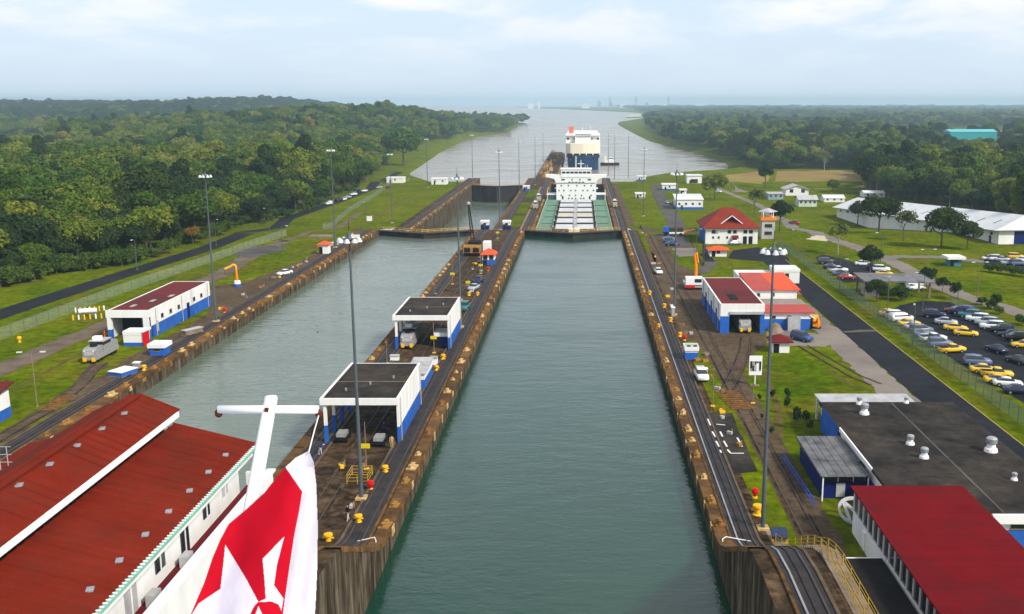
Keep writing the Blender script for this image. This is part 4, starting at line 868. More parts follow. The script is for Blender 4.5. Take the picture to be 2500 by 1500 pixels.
px_house('white_shed', 'white shed beside the far end of the left lock wall', 'shed', 1053, 1090, 451, 437, 8, roofm=WROOF, wins=2, over=0.2)
px_house('white_shed', 'long low white building with blue foot on the far right lawn', 'building', 1650, 1716, 512, 488, 14, roofm=WROOF, roof='shed', rh=1.6, band=1.2, wins=4, over=0.4)
px_house('white_shed', 'small white hut with grey foot left of the lane', 'hut', 1552, 1575, 485, 473, 5, roofm=WROOF, band=0.9, bandm=GREY, wins=1)
px_house('white_shed', 'white blue footed hut at the end of the right lawn', 'hut', 1617, 1652, 465, 451, 7, roofm=WROOF, band=0.9, wins=1)
px_house('white_shed', 'white garage with dark doorway at the water end of the right lawn', 'garage', 1677, 1713, 448, 429, 8, roofm=WROOF, wins=1, ww=4.5, wh=2.4, wz0=-6)
px_house('white_shed', 'white hut by the far gate of the right lane', 'hut', 1556, 1577, 441, 431, 6, roofm=WROOF, band=0.8, wins=1)
px_house('white_shed', 'white van sized cabin beside the far lane bend', 'cabin', 1660, 1676, 475, 464, 5, roofm=WROOF, wins=1)

# right bank locomotive shed with annexes
t = thing('locomotive_shed', 'white and blue locomotive shed with dark red roof on the right bank', 'shed', (30.6, 185.5, 2.2))
x0, x1, y0, y1, zt = 26.4, 34.8, 185.5, 215, 8.0
MB().box(x0, x0 + 0.3, y0 + 0.3, y1, 4.6, zt - 0.1).build('side_wall', WHITE, t); lo = MB().box(x0 - 0.03, x0 + 0.3, y0 + 0.3, y1, 1.5, 4.6).build('side_dado', BLUE, t)
MB().box(x1 - 0.3, x1, y0 + 0.3, y1, 1.5, zt - 0.1).build('side_wall', WHITE, t); MB().box(x0 + 0.3, x1 - 0.3, y1 - 0.3, y1, 1.5, zt - 0.1).build('back_wall', WHITE, t)
MB().box(x0, x1, y0, y0 + 0.3, 6.5, zt).build('front_wall', WHITE, t)
p = MB().box(x0, x0 + 1.7, y0 + 0.01, y0 + 0.31, 5.6, 6.5).build('pier', WHITE, t); MB().box(x0, x0 + 1.7, y0, y0 + 0.32, 1.5, 5.6).build('pier_foot', BLUE, p)
MB().box(x1 - 0.8, x1, y0 + 0.01, y0 + 0.31, 1.5, 6.5).build('pier', BLUE, t)
MB().box(x0 + 1.7, x1 - 0.2, y0 - 0.25, y0 - 0.02, 6.0, 6.5).build('door_housing', LGREY, t)
MB().box(x0 + 0.1, x1 - 0.1, y0 + 0.3, y1 - 0.3, zt - 0.4, zt - 0.15).build('roof', REDR, t)
MB().box(x0 + 0.4, x1 - 0.4, y0 + 13, y0 + 13.2, 1.6, 7.4).build('inner_wall', DARK, t)
for y in (188, 195, 203.5, 212): MB().cyl((x0 - 0.12, y, 2.2), (x0 - 0.12, y, 7.8), 0.07, n=6).build('downpipe', LGREY, t)
for y in (190.5, 198, 207): MB().box(x0 - 0.12, x0, y, y + 1.3, 2.2, 6.0).build('side_door', BLUE if y < 200 else NAVY, t)
MB().box(x0 + 2.4, x0 + 4.2, 190, 196, zt - 0.149, zt - 0.14).build('roof_stain', BLACKR, t)
t = thing('workshop_annex', 'two storey white annex with pink and red roofs joined to the right shed', 'building', (39.6, 188.6, 2.2))
MB().box(34.9, 44.3, 188.6, 201.4, 4.4, 5.55).build('wall', WHITE, t); MB().box(34.9, 44.33, 188.57, 201.4, 1.5, 4.4).build('dado', BLUE, t)
MB().box(34.9, 45.0, 188.0, 195.5, 5.6, 5.85).build('front_roof', REDL, t); MB().box(34.9, 45.0, 195.52, 201.3, 5.6, 5.87).build('middle_roof', mat('greyish_roof', (0.27, 0.22, 0.19), 0.8, 0.12), t)
MB().box(34.9, 44.3, 201.5, 218.6, 1.5, 7.8).build('upper_wall', WHITE, t)
MB().slab((34.86, 201.0, 7.85), (39.7, 201.0, 7.85), (39.7, 219, 8.3), (34.86, 219, 8.3), 0.2).build('upper_roof', REDL, t); MB().slab((39.72, 201.0, 7.85), (44.9, 201.0, 7.85), (44.9, 219, 8.3), (39.72, 219, 8.3), 0.2).build('upper_roof', ORR, t)
win(t, 37.2, 188.6, 4.5, 0.7, 0.55); win(t, 40.2, 188.6, 4.6, 0.7, 0.5); win(t, 36.4, 201.5, 6.4, 0.6, 0.6); win(t, 39.4, 201.5, 6.5, 0.6, 0.6)
MB().box(39.8, 42.2, 187.6, 188.55, 2.2, 4.9).build('porch', LGREY, t)
MB().slab((44.3, 188.4, 5.0), (45.5, 188.4, 4.3), (45.5, 201, 4.3), (44.3, 201, 5.0), 0.1).build('lean_to_roof', WROOF, t)
MB().slab((44.3, 202, 7.2), (45.6, 202, 6.5), (45.6, 214, 6.5), (44.3, 214, 7.2), 0.1).build('lean_to_roof', REDL, t)
t = thing('rubble_heap', 'heap of pale spoil against the blue wall of the annex', 'heap', (37.3, 187.2, 2.2))
MB().lathe((37.3, 187.2, 2.1), [(1.7, 0), (1.3, 0.7), (0.7, 1.5), (0.15, 1.9)], 9).build('spoil', KERB, t)
t = thing('digger', 'small yellow digger beside the annex', 'vehicle', (45.6, 190, 2.2)); MB().box(44.9, 46.4, 189, 191.6, 2.8, 3.8).build('body', ORANGE, t); MB().box(45.1, 46.2, 190, 191.2, 3.8, 4.7).build('cab', YEL, t); MB().tube([(45.6, 189, 3.6), (45.6, 187.9, 4.8), (45.6, 187.2, 3.0)], 0.18).build('arm', ORANGE, t)
for sx in (44.8, 46.3): MB().cyl((sx, 189.6, 2.6), (sx + 0.25, 189.6, 2.6), 0.42).build('wheel', TYRE, t); MB().cyl((sx, 191.2, 2.6), (sx + 0.25, 191.2, 2.6), 0.42).build('wheel', TYRE, t)
house('store_building', 'low white flat building behind the right shed', 'building', 38, 46.5, 238, 246, 2.2, 4.0, roofm=WROOF, wins=0, over=0.1); house('store_building', 'taller white block behind the right shed', 'building', 46.8, 53, 239, 245, 2.2, 5.4, roofm=WROOF, wins=1, over=0.1)

# red hip roofed house
t = thing('hip_roof_house', 'two storey white house with big red hipped roof', 'house', (46.4, 307.5, 2.2))
x0, x1, y0, y1 = 38.4, 54.6, 307.5, 325
MB().box(x0, x1, y0, y1, 1.4, 7.3).build('wall', WHITE, t)
HIPR = mat('house_roof_red', (0.21, 0.028, 0.016), 0.7, 0.15, scale=0.4, dirt=(0.11, 0.02, 0.014), dirt_scale=0.2, dirt_amt=0.6)
rf = roof_hip(t, x0, x1, y0, y1, 7.3, 5.4, HIPR, 1.0, 2.0)
dm = MB().slab((43.5, 308.6, 8.6), (46.6, 308.6, 10.9), (46.6, 315, 10.9), (43.5, 315, 8.6), 0.15).slab((46.6, 308.6, 10.9), (49.7, 308.6, 8.6), (49.7, 315, 8.6), (46.6, 315, 10.9), 0.15).build('dormer', HIPR, rf)
MB().slab((43.2, 308.3, 8.55), (46.6, 308.3, 11.1), (46.6, 308.6, 11.1), (43.2, 308.6, 8.55), 0.25).slab((46.6, 308.3, 11.1), (50.0, 308.3, 8.55), (50.0, 308.6, 8.55), (46.6, 308.6, 11.1), 0.25).build('barge_board', WHITE2, rf)
def x5(zx): return (1500 + zx * 0.26954 - PX) / F * 309.5
for a, b in ((880, 915), (1025, 1056), (1074, 1106), (1168, 1202), (1218, 1252)): win(t, x5((a + b) / 2), y0, 5.6, x5(b) - x5(a), 0.95)
for a in (895, 945, 1022): win(t, x5(a), y0, 4.0, 0.6, 0.6)
for a in (1183, 1234): MB().box(x5(a) - 0.6, x5(a) + 0.6, y0 - 0.08, y0 + 0.02, 2.2, 4.6).build('door', DARK, t)
MB().box(x5(945) - 0.5, x5(945) + 0.1, y0 - 0.5, y0 - 0.01, 6.0, 6.4).build('air_conditioner', LGREY, t)
MB().slab((x5(1063), y0 - 1.2, 4.1), (x5(1122), y0 - 1.2, 4.1), (x5(1122), y0 - 0.02, 4.9), (x5(1063), y0 - 0.02, 4.9), 0.1).build('awning', paint('maroon_canvas', (110, 30, 34), 0.7), t); MB().box(x5(1075), x5(1110), y0 - 0.07, y0 + 0.02, 2.2, 4.0).build('door', DARK, t)
MB().box(x0 - 0.05, x0, y0 + 1, y1 - 1, 2.2, 6.4).build('side_shutters', BLUE, t)
t = thing('watch_tower', 'grey watch tower with yellow band beside the red roofed house', 'tower', (60, 321, 2.2))
MB().box(57.9, 62.1, 319, 323.2, 1.5, 8.2).build('shaft', LGREY, t); MB().box(57.5, 62.5, 318.6, 323.6, 8.2, 9.1).build('parapet', ORANGE, t)
for sx in (58.3, 61.5):
    for sy in (319.4, 322.6): MB().box(sx - 0.12, sx + 0.12, sy - 0.12, sy + 0.12, 9.1, 10.8).build('post', WHITE2, t)
MB().lathe((60, 321, 10.8), [(3.2, 0), (3.1, 0.15), (0.2, 1.2)], 4).build('cap', LGREY, t)
for z in (3.6, 6.0): win(t, 60, 319, z, 2.4, 1.0)

# long warehouse
A, B = G(2043, 530), G(2437, 597); L = (B - A).length; ang = math.atan2(B.y - A.y, B.x - A.x)
t = thing('warehouse', 'long white roofed warehouse behind the trees on the right', 'warehouse', (0, 0, 0))
MB().box(0, L, 0, 20, -4, 5.0).build('wall', WHITE, t)
dz = B.z - A.z
rf = MB().slab((-1.5, -1.8, 4.4), (L + 1.5, -1.8, 4.4), (L + 1.5 - 5, 10, 8.8), (-1.5, 10, 8.8), 0.2).slab((-1.5, 10, 8.8), (L - 3.5, 10, 8.8), (L + 1.5, 21.8, 4.4), (-1.5, 21.8, 4.4), 0.2).add([(L + 1.5, -1.8, 4.41), (L + 1.5, 21.8, 4.41), (L - 3.5, 10, 8.81)], [(0, 1, 2)]).build('roof', WROOF, t)
nsk = 13
for k in range(nsk):
    x = L * (0.06 + 0.88 * k / (nsk - 1)); a = 1.0; zf = lambda y: 4.4 + (y + 1.8) * 4.4 / 11.8 + 0.05
    MB().slab((x, 2.5, zf(2.5)), (x + 0.9, 2.5, zf(2.5)), (x + 0.9, 5.2, zf(5.2)), (x, 5.2, zf(5.2)), 0.06).build('skylight', GLASS, rf)
for k in range(16): win(t, L * (k + 0.5) / 16, 0, 2.6, 3.2 if k % 3 else 1.6, 1.0, frame=False)
MB().box(L - 0.02, L + 0.06, 5, 13, 0, 4.0).build('doorway', NAVY, t); MB().box(L - 6, L - 4.6, -0.07, 0.02, 0, 2.4).build('door', NAVY, t)
t.location = A; t.rotation_euler = (0, -math.asin(dz / L), ang)
px_house('bungalow', 'pale green and white bungalow with grey gable roof', 'house', 1950, 1994, 505, 487, 9, wallm=mat('pale_green_wall', (0.50, 0.58, 0.50), 0.7), roofm=LGREY, roof='gable', rh=1.8, wins=4, door=False, over=0.7)
px_house('bungalow', 'white gable house with green panel behind the pale bungalow', 'house', 1918, 1974, 478, 462, 12, roofm=LGREY, roof='gabley', rh=2.2, wins=2, door=False, over=0.8, ww=2.0, wh=1.8, wz0=-4.5)
px_house('bungalow', 'small white roofed house left of the warehouse', 'house', 2012, 2062, 494, 484, 9, roofm=WROOF, roof='gable', rh=1.4, wins=3, door=False)
px_house('bungalow', 'grey roofed low house beside the dry field', 'house', 2110, 2160, 482, 472, 9, roofm=WROOF, roof='gable', rh=1.2, wins=3, door=False)
px_house('bungalow', 'blue grey low building left of the gable house', 'house', 1876, 1912, 488, 474, 8, wallm=mat('blue_grey_wall', (0.26, 0.34, 0.38), 0.7), roofm=LGREY, roof='shed', rh=0.5, wins=3, door=False)
t = px_house('teal_shed', 'big turquoise shed rising over the far right woods', 'shed', 2318, 2432, 352, 322, 30, wallm=mat('turquoise_sheet', (0.03, 0.30, 0.34), 0.6, 0.06), roofm=mat('turquoise_roof', (0.12, 0.48, 0.50), 0.5, 0.05), roof='gable', rh=3.0, door=False, over=0.6)
px_house('white_tower', 'slim white tower among the right hand woods', 'tower', 1942, 1952, 345, 316, 6, roofm=DARK, wins=1, door=False, over=0.1)

# car park gate canopy
p = G(2180, 722); t = thing('gate_canopy', 'grey gate canopy on posts at the car park entrance', 'canopy', p)
MB().slab((p.x - 8, p.y - 4, 6.4), (p.x + 8, p.y - 4, 6.0), (p.x + 8, p.y + 5, 6.3), (p.x - 8, p.y + 5, 6.7), 0.3).build('roof', GREYR, t)
for sx in (-7.2, 7.2):
    for sy in (-3, 4): MB().box(p.x + sx - 0.2, p.x + sx + 0.2, p.y + sy - 0.2, p.y + sy + 0.2, 2, 6.05).build('post', KERB, t)
MB().box(p.x - 6.5, p.x - 3.5, p.y - 1, p.y + 3, 2, 4.8).build('gate_office', LGREY, t)

# ---------------------------------------------------------------- near right buildings
t = thing('flat_roof_building', 'wide building with dark tar roof and metal vents at right', 'building', (41, 92, 2.2))
x0, x1, y0, y1, zt = 32, 50, 91.5, 129, 6.0
MB().box(x0 + 0.3, x1 - 0.3, y0 + 0.3, y1 - 0.3, 4.3, 5.6).build('wall', WHITE, t); MB().box(x0 + 0.27, x1 - 0.27, y0 + 0.27, y1 - 0.27, 1.5, 4.3).build('dado', BLUE, t)
MB().box(x0, x1, y0, y1, 5.65, zt).build('roof', TARR, t)
MB().box(x0 - 0.08, x0 + 0.1, 104, 118, 5.6, 6.12).build('gutter', WHITE2, t); MB().box(x0 - 0.06, x0, 118.5, 127, 3.6, 5.95).build('parapet', BLUE, t)
MB().box(40.2, 50.05, y0 - 0.35, y0 - 0.01, 5.2, 6.15).build('fascia', WHITE2, t)
MB().box(41.5, 41.75, y0 + 0.5, y1 - 0.5, zt + 0.004, zt + 0.03).build('roof_seam', ASPH2, t)
for k in range(3): win(t, 43 + k * 2.4, y0 + 0.27, 4.5, 1.4, 0.8)
MB().box(32.4, 45.2, 129.05, 133.6, 5.55, 5.8).build('porch_roof', LGREY, t)
for x in (32.8, 38.8, 44.8): MB().box(x - 0.12, x + 0.12, 133.1, 133.34, 1.9, 5.55).build('porch_post', WHITE2, t)
def vent(px, py, label, s):
    p = P(px, py, 6.0); t = thing('roof_vent', label, 'vent', (p.x, p.y, 6.0), 0, 'metal vents on the tar roof')
    MB().lathe((p.x, p.y, 6.0), [(0.62 * s, 0), (0.55 * s, 0.3 * s), (0.40 * s, 0.36 * s), (0.38 * s, 0.75 * s)], 14).build('base', WHITE2, t)
    MB().lathe((p.x, p.y, 6.0 + 0.75 * s), [(0.44 * s, 0), (0.50 * s, 0.1 * s), (0.50 * s, 0.5 * s), (0.36 * s, 0.62 * s), (0.06, 0.66 * s)], 14).build('hood', GALV, t)
for a, b, l, s in ((2098, 987, 'rear small metal vent of the pair at the far left roof corner', 0.75), (2110, 1011, 'larger metal vent of the pair at the far left roof corner', 1.05), (2222, 1085, 'rear metal vent of the pair in the middle of the tar roof', 0.85), (2256, 1118, 'front metal vent of the pair in the middle of the tar roof', 0.9), (2419, 1102, 'big metal vent on the right part of the tar roof', 1.25), (2212, 984, 'low dome vent at the far edge of the tar roof', 0.6), (2476, 1172, 'low dome vent at the right picture edge', 0.6)): vent(a, b, l, s)
# grey sheet canopy annex
t = thing('sheet_roof_annex', 'annex with grey ribbed sheet roof and dark blue walls', 'annex', (28.8, 104, 2.2))
x0, x1, y0, y1 = 26.4, 31.9, 104, 117
MB().box(x0 + 0.5, x1, y0 + 0.9, y1 - 0.3, 1.5, 5.0).build('wall', NAVY, t)
MB().box(x0 + 0.35, x1, y0 + 0.6, y0 + 0.88, 4.3, 5.0).build('window_band', GLASS, t)
for k in range(4): MB().box(x0 + 0.35 + k * 1.7, x0 + 0.43 + k * 1.7, y0 + 0.52, y0 + 0.6, 4.3, 5.0).build('mullion', WHITE2, t)
for k in range(8): MB().box(x0 + 0.42, x0 + 0.5, y0 + 1.2 + k * 1.45, y0 + 2.3 + k * 1.45, 4.2, 4.9).build('window', GLASS, t)
rf = MB().box(x0, x1, y0, y1, 5.05, 5.12).build('roof', GREYR, t)
for k in range(6):
    xa = x0 + (x1 - x0) * k / 6
    MB().slab((xa + 0.03, y0 - 0.2, 5.22), (xa + 0.88, y0 - 0.2, 5.22), (xa + 0.88, y1 + 0.1, 5.30), (xa + 0.03, y1 + 0.1, 5.30), 0.07).build('roof_panel', GREYR, rf)
for sx in (x0 + 0.3, x1 - 0.2): MB().box(sx - 0.07, sx + 0.07, y0, y0 + 0.14, 2.2, 5.0).build('post', WHITE2, t)
MB().box(x0 + 2, x0 + 3.0, y0 + 0.8, y0 + 0.89, 2.4, 4.0).build('notice_board', LGREY, t)
gr = thing('blue_railing', 'blue railing along the grass side of the grey roofed annex', 'railing', (25.2, 103, 2.2))
for k in range(10): MB().cyl((25.3 - 0.06 * k, 102 + k * 1.6, 2.2), (25.3 - 0.06 * k, 102 + k * 1.6, 3.3), 0.05, n=6).build('post', BLUE, gr)
for z in (2.8, 3.3): MB().cyl((25.3, 102, z), (24.76, 116.4, z), 0.045, n=6).build('rail', BLUE, gr)
# crimson roofed building
t = thing('crimson_roof_building', 'building with broad crimson sheet roof in the near right corner', 'building', (33.3, 60, 2.2))
x0, x1, y0, y1, zt = 27.5, 39.0, 52, 96.2, 7.2
MB().box(x0 + 0.35, x1 - 0.3, y0, y1 - 0.3, 1.5, 4.6).build('wall', WHITE, t); MB().box(x0 + 0.45, x1 - 0.35, y0 + 0.1, y1 - 0.4, 4.6, 6.9).build('window_band', GLASS, t)
n = 26
for k in range(n + 1):
    y = y0 + (y1 - 0.4 - y0) * k / n; MB().box(x0 + 0.33, x0 + 0.45, y - 0.06, y + 0.06, 4.6, 6.9).build('mullion', WHITE2, t)
MB().box(x0 + 0.30, x0 + 0.5, y0, y1 - 0.3, 4.5, 4.62).build('sill', WHITE2, t)
rf = MB().box(x0 + 0.1, x1 - 0.1, y0, y1 - 0.1, 6.92, 7.05).build('roof', REDB, t)
n = 44
for k in range(n):
    ya = y0 + (y1 - y0) * k / n; yb = y0 + (y1 - y0) * (k + 1) / n - 0.02
    MB().slab((x0, ya, 7.2), (x1, ya, 7.2 + random.uniform(-.01, .01)), (x1, yb, 7.2), (x0, yb, 7.2), 0.13).build('roof_panel', REDB, rf)
t = thing('lean_to', 'black roofed lean to on blue posts below the crimson roof', 'canopy', (25.8, 60, 2.2))
MB().box(24.3, 27.6, 50, 85, 4.4, 4.6).build('roof', BLACKR, t); MB().box(24.25, 27.6, 84.95, 85.1, 4.35, 4.65).build('fascia', WHITE2, t)
for y in (62, 70, 76, 80, 84): MB().box(24.35, 24.6, y - 0.12, y + 0.12, 2.2, 4.4).build('post', BLUE, t)
MB().slab((24.35, 84, 4.4), (24.55, 84, 4.4), (24.55, 76, 2.9), (24.35, 76, 2.9), 0.12).build('brace', BLUE, t)
# wheel shaped sign
p = G(2085, 1275); t = thing('wheel_sign', 'big round grey wheel with broad slanting spokes beside the crimson building', 'wheel', (p.x, p.y, 2.2))
cz = 3.6; rad = 1.75; b = MB(); N = 28
for k in range(N):
    a0, a1 = 2 * math.pi * k / N, 2 * math.pi * (k + 1) / N
    pr = lambda a, r, o: (p.x + r * math.cos(a), p.y + r * math.sin(a) * 0.86 + o * 0.3, cz + r * math.sin(a) * 0.5 + o * 0.8)
    b.add([pr(a0, rad, 0), pr(a1, rad, 0), pr(a1, rad - 0.22, 0), pr(a0, rad - 0.22, 0), pr(a0, rad, -0.25), pr(a1, rad, -0.25), pr(a1, rad - 0.22, -0.25), pr(a0, rad - 0.22, -0.25)], [(0, 1, 2, 3), (4, 7, 6, 5), (0, 4, 5, 1), (3, 2, 6, 7)])
b.build('rim', LGREY, t)
def bar(x0, y0, x1, y1, wd):
    d = Vector((x1 - x0, y1 - y0)).normalized(); n = Vector((-d.y, d.x)) * wd / 2
    q = lambda x, y, o: (p.x + x, p.y + y * 0.86 + o * 0.3, cz + y * 0.5 + o * 0.8)
    c = [(x0 + n.x, y0 + n.y), (x1 + n.x, y1 + n.y), (x1 - n.x, y1 - n.y), (x0 - n.x, y0 - n.y)]
    return MB().add([q(a, bb, -0.04) for a, bb in c] + [q(a, bb, -0.2) for a, bb in c], [(0, 1, 2, 3), (7, 6, 5, 4), (0, 4, 5, 1), (1, 5, 6, 2), (2, 6, 7, 3), (3, 7, 4, 0)])
for a in ((-1.0, 1.15, -0.75, -1.3, 0.34), (-0.85, 1.0, 0.75, -1.1, 0.34), (0.75, 1.3, 1.0, -1.0, 0.34)): bar(*a).build('spoke', LGREY, t)
MB().cyl((p.x, p.y, 2.2), (p.x, p.y, 3.4), 0.25).build('pedestal', POLE, t)
MB().cyl((p.x - 0.4, p.y - 0.3, 2.2), (p.x + 0.4, p.y + 0.2, 2.6), 0.4, 0.3).build('foot', DARK, t)

# ---------------------------------------------------------------- control house, bottom left
t = thing('control_house', 'white lock control house with stepped red roofs at bottom left', 'building', (-29.3, 30, 10.7))
y0, y1 = 22, 63.3
MB().box(-35.6, -22.9, y0, y1 - 0.6, 6, 22.9).build('wall', WHITE, t)
MB().box(-35.6, -22.85, y0, y1 - 0.62, 19.75, 20.15).build('string_course', WHITE2, t)
fl = MB().box(-22.85, -21.2, y0, y1 + 0.6, 19.9, 20.2).build('balcony', paint('maroon_floor', (94, 24, 30), 0.7), t)
MB().box(-21.4, -21.1, y0, y1 + 0.9, 17.2, 21.1).build('balcony_parapet', WHITE, fl)
MB().box(-22.85, -21.4, y1 + 0.6, y1 + 0.9, 19.6, 21.1).build('balcony_parapet', WHITE, fl)
MB().box(-21.48, -20.9, y0, y1 + 0.95, 21.1, 21.25).build('coping', WHITE2, fl)
def panel_roof(xa, za, xb, zb, m, parent, pitch=0.82, th=0.08):
    n = int((y1 - y0 + 0.6) / pitch); base = MB().slab((xa, y0, za - 0.1), (xb, y0, zb - 0.1), (xb, y1, zb - 0.1), (xa, y1, za - 0.1), 0.12).build('roof', m, parent)
    d = Vector((xb - xa, 0, zb - za)).normalized(); nr = Vector((-d.z, 0, d.x)); 
    if nr.z < 0: nr = -nr
    for k in range(n):
        ya = y0 + k * pitch; yb = ya + pitch - 0.02; e = nr * 0.085
        A0, B0 = Vector((xa, ya, za)), Vector((xb, ya, zb)); A1, B1 = Vector((xa, yb, za)), Vector((xb, yb, zb))
        m_ = yb - 0.16
        pan = MB().add([A0, B0, Vector((xb, m_, zb)), Vector((xa, m_, za)), Vector((xa, m_ + 0.05, za)) + e, Vector((xb, m_ + 0.05, zb)) + e, Vector((xb, yb, zb)) + e, Vector((xa, yb, za)) + e, Vector((xa, yb, za)), Vector((xb, yb, zb))],
                       [(0, 1, 2, 3), (3, 2, 5, 4), (4, 5, 6, 7), (7, 6, 9, 8)])
        pan.build('roof_panel', m, base)
    return base
lo = panel_roof(-22.0, 23.2, -27.4, 24.6, REDT, t)
up = panel_roof(-26.9, 25.55, -29.6, 26.7, REDT, t)
MB().slab((-29.6, y0, 26.7), (-32.3, y0, 25.55), (-32.3, y1, 25.55), (-29.6, y1, 26.7), 0.15).build('roof', REDT, t)
MB().slab((-31.8, y0, 24.6), (-37.0, y0, 23.2), (-37.0, y1, 23.2), (-31.8, y1, 24.6), 0.15).build('roof', REDT, t)
MB().box(-31.6, -27.45, y0 + 0.3, y1 - 0.9, 22.9, 25.5).build('clerestory_wall', BLACKR, t)
MB().slab((-26.86, y0, 25.6), (-26.86, y1, 25.6), (-26.86, y1, 25.25), (-26.86, y0, 25.25), 0.1).build('fascia', WHITE2, t)
MB().box(-30, -29.2, y0, y1 + 0.02, 26.66, 26.78).build('ridge_cap', REDT, t)
ev = MB().box(-22.1, -21.75, y0, y1, 23.05, 23.2).build('eave', mat('green_trim', (0.20, 0.42, 0.32), 0.6), t)
tick = MB().box(-0.10, 0.16, -0.05, 0.05, 0, 0.03).mesh('eave_clip', WHITE2)
for k in range(int((y1 - y0) / 0.33)): inst('eave_clip', tick, ev, Vector((-21.95, y0 + 0.2 + k * 0.33, 23.2)) - t.location)
MB().box(-22.6, -22.0, y0, y1 - 0.2, 22.6, 23.0).build('soffit', WHITE, t)
snap = MB().box(-0.17, 0.17, -0.22, 0.22, 0, 0.09).mesh('roof_vent', GALV)
for k in range(13):
    y = y1 - 2.6 - k * 3.0; z = 23.2 + (0.9 / 5.4) * 1.4; inst('roof_vent', snap, lo, Vector((-22.9, y, z + 0.06)) - t.location, 0.3)
    if k < 9: inst('roof_vent', snap, up, Vector((-28.9, y - 0.5, 26.45)) - t.location, 0.3)
for k, (yy, w_, h_, lowz, m_) in enumerate(((60.0, 0.9, 1.3, 21.1, LGREY), (56.8, 1.0, 1.3, 21.0, GLASS), (53.4, 1.1, 2.2, 20.2, GLASS), (50.0, 1.2, 1.4, 20.9, GLASS), (46.4, 1.3, 2.2, 20.2, LGREY), (43, 1.2, 1.4, 20.9, GLASS), (40, 1.2, 1.4, 20.9, GLASS))):
    wv = MB().box(-22.9, -22.83, yy - w_ / 2, yy + w_ / 2, lowz, lowz + h_).build('door' if h_ > 2 else 'window', m_, t)
    MB().box(-22.9, -22.80, yy - 0.05, yy + 0.05, lowz, lowz + h_).build('mullion', WHITE2, wv)
for yy in (52.0, 47.6): MB().box(-22.5, -22.05, yy - 0.45, yy + 0.45, 20.2, 20.85).build('air_conditioner', LGREY, fl)
# ---------------------------------------------------------------- towing locomotives
def make_mule():
    t = thing('towing_locomotive', 'x', 'locomotive')
    MB().box(-1.35, 1.35, -4.8, 4.8, 0.55, 1.25).build('chassis', GREY, t)
    for s in (-1, 1):
        h = MB().prism([(s * 4.7, 1.25), (s * 4.7, 2.35), (s * 3.9, 2.75), (s * 1.6, 2.85), (s * 1.6, 1.25)], 'x', -1.25, 1.25).build('hood', GREY, t)
        MB().box(-0.95, 0.95, min(s * 4.71, s * 4.8), max(s * 4.71, s * 4.8), 1.45, 2.2).build('grille', LGREY, h)
        for sx in (-0.85, 0.85):
            MB().box(sx - 0.28, sx + 0.28, s * 4.8 - 0.3, s * 4.8 + 0.3, 0.35, 1.05).build('buffer', YEL, t)
            MB().cyl((sx, s * 4.72, 2.3), (sx, s * 4.84, 2.3), 0.14).build('headlight', HEADL, h)
    cab = MB().box(-1.3, 1.3, -1.4, 1.6, 1.25, 3.4).build('cab', GREY, t)
    MB().box(-1.33, 1.33, -1.43, 1.63, 2.75, 3.35).build('cab_windows', GLASS, cab)
    MB().box(-1.45, 1.45, -1.6, 1.8, 3.42, 3.6).build('cab_roof', LGREY, cab)
    MB().box(-0.9, 0.5, -1.2, 0.2, 3.6, 4.3).build('lookout', WHITE2, cab)
    MB().cyl((0, -2.6, 2.85), (0, -2.6, 3.3), 0.7).build('windlass', DARK, t); MB().cyl((0, 3.0, 2.85), (0, 3.0, 3.3), 0.7).build('windlass', DARK, t)
    for sx in (-1.2, 1.2):
        for sy in (-3.4, -2.2, 2.2, 3.4): MB().cyl((sx - 0.12, sy, 0.42), (sx + 0.12, sy, 0.42), 0.42).build('wheel', TYRE, t)
    MB().cyl((0.8, 0.5, 3.6), (0.8, 0.5, 5.2), 0.04, n=5).build('signal_mast', YEL, t); MB().cbox((0.8, 0.5, 4.6), (0.5, 0.1, 0.4)).build('signal_plate', REDP, t)
    return t
mule = make_mule(); MUG = 'towing locomotives'
place(mule, USED, 'grey towing locomotive standing on the left bank in front of the red roofed shed', G(248, 874, 0.17), 0.0, MUG, 0.88)
place(mule, USED, 'grey towing locomotive half under the farther shelter on the centre wall', (-31.3, 177.2, 2.37), 0, MUG, 0.9)
place(mule, USED, 'grey towing locomotive parked in the doorway of the right bank shed', (31.2, 189.6, 2.37), 0, MUG)
for x, y, l in ((XC1 - 3.1, 366, 'towing locomotive on the centre wall at the foot of the incline'), (XR + 2.85, 366, 'towing locomotive on the right wall level with the ship bow'), (XC1 - 3.1, 492, 'towing locomotive on the centre wall near the ship bridge'), (XR + 2.85, 500, 'towing locomotive on the right wall near the ship bridge'), (XC1 - 3.1, 530, 'brown looking towing locomotive beside the ship bridge wing')):
    place(mule, USED, l, (x, y, wz(y) + 0.18), 0, MUG)

# ---------------------------------------------------------------- bulk carrier in the right chamber
t = thing('bulk_carrier', 'bulk carrier with green deck, white hatch covers and white bridge block', 'ship', (-3.1, 350, -15))
cx = -3.1; hw = 15.9; zd = -6.0
def ring(y, w, zb, zt): return [(cx - w * 0.9, y, zb), (cx + w * 0.9, y, zb), (cx + w, y, zb + 3), (cx + w, y, zt), (cx - w, y, zt), (cx - w, y, zb + 3)]
rs = [ring(347, 2.0, -13, -4.2), ring(352, 8, -19, -4.4), ring(360, 13, -22, -4.8), ring(372, 15.6, -23, -5.9), ring(382, hw, -23, zd), ring(560, hw, -23, zd), ring(572, 14, -22, zd), ring(578, 11, -18, zd)]
vs = [v for r in rs for v in r]; fs = []
for i in range(len(rs) - 1):
    for k in range(6):
        if k == 3: continue
        fs.append((i * 6 + k, i * 6 + (k + 1) % 6, (i + 1) * 6 + (k + 1) % 6, (i + 1) * 6 + k))
fs += [(5, 4, 3, 2, 1, 0), tuple(range((len(rs) - 1) * 6, len(rs) * 6))]
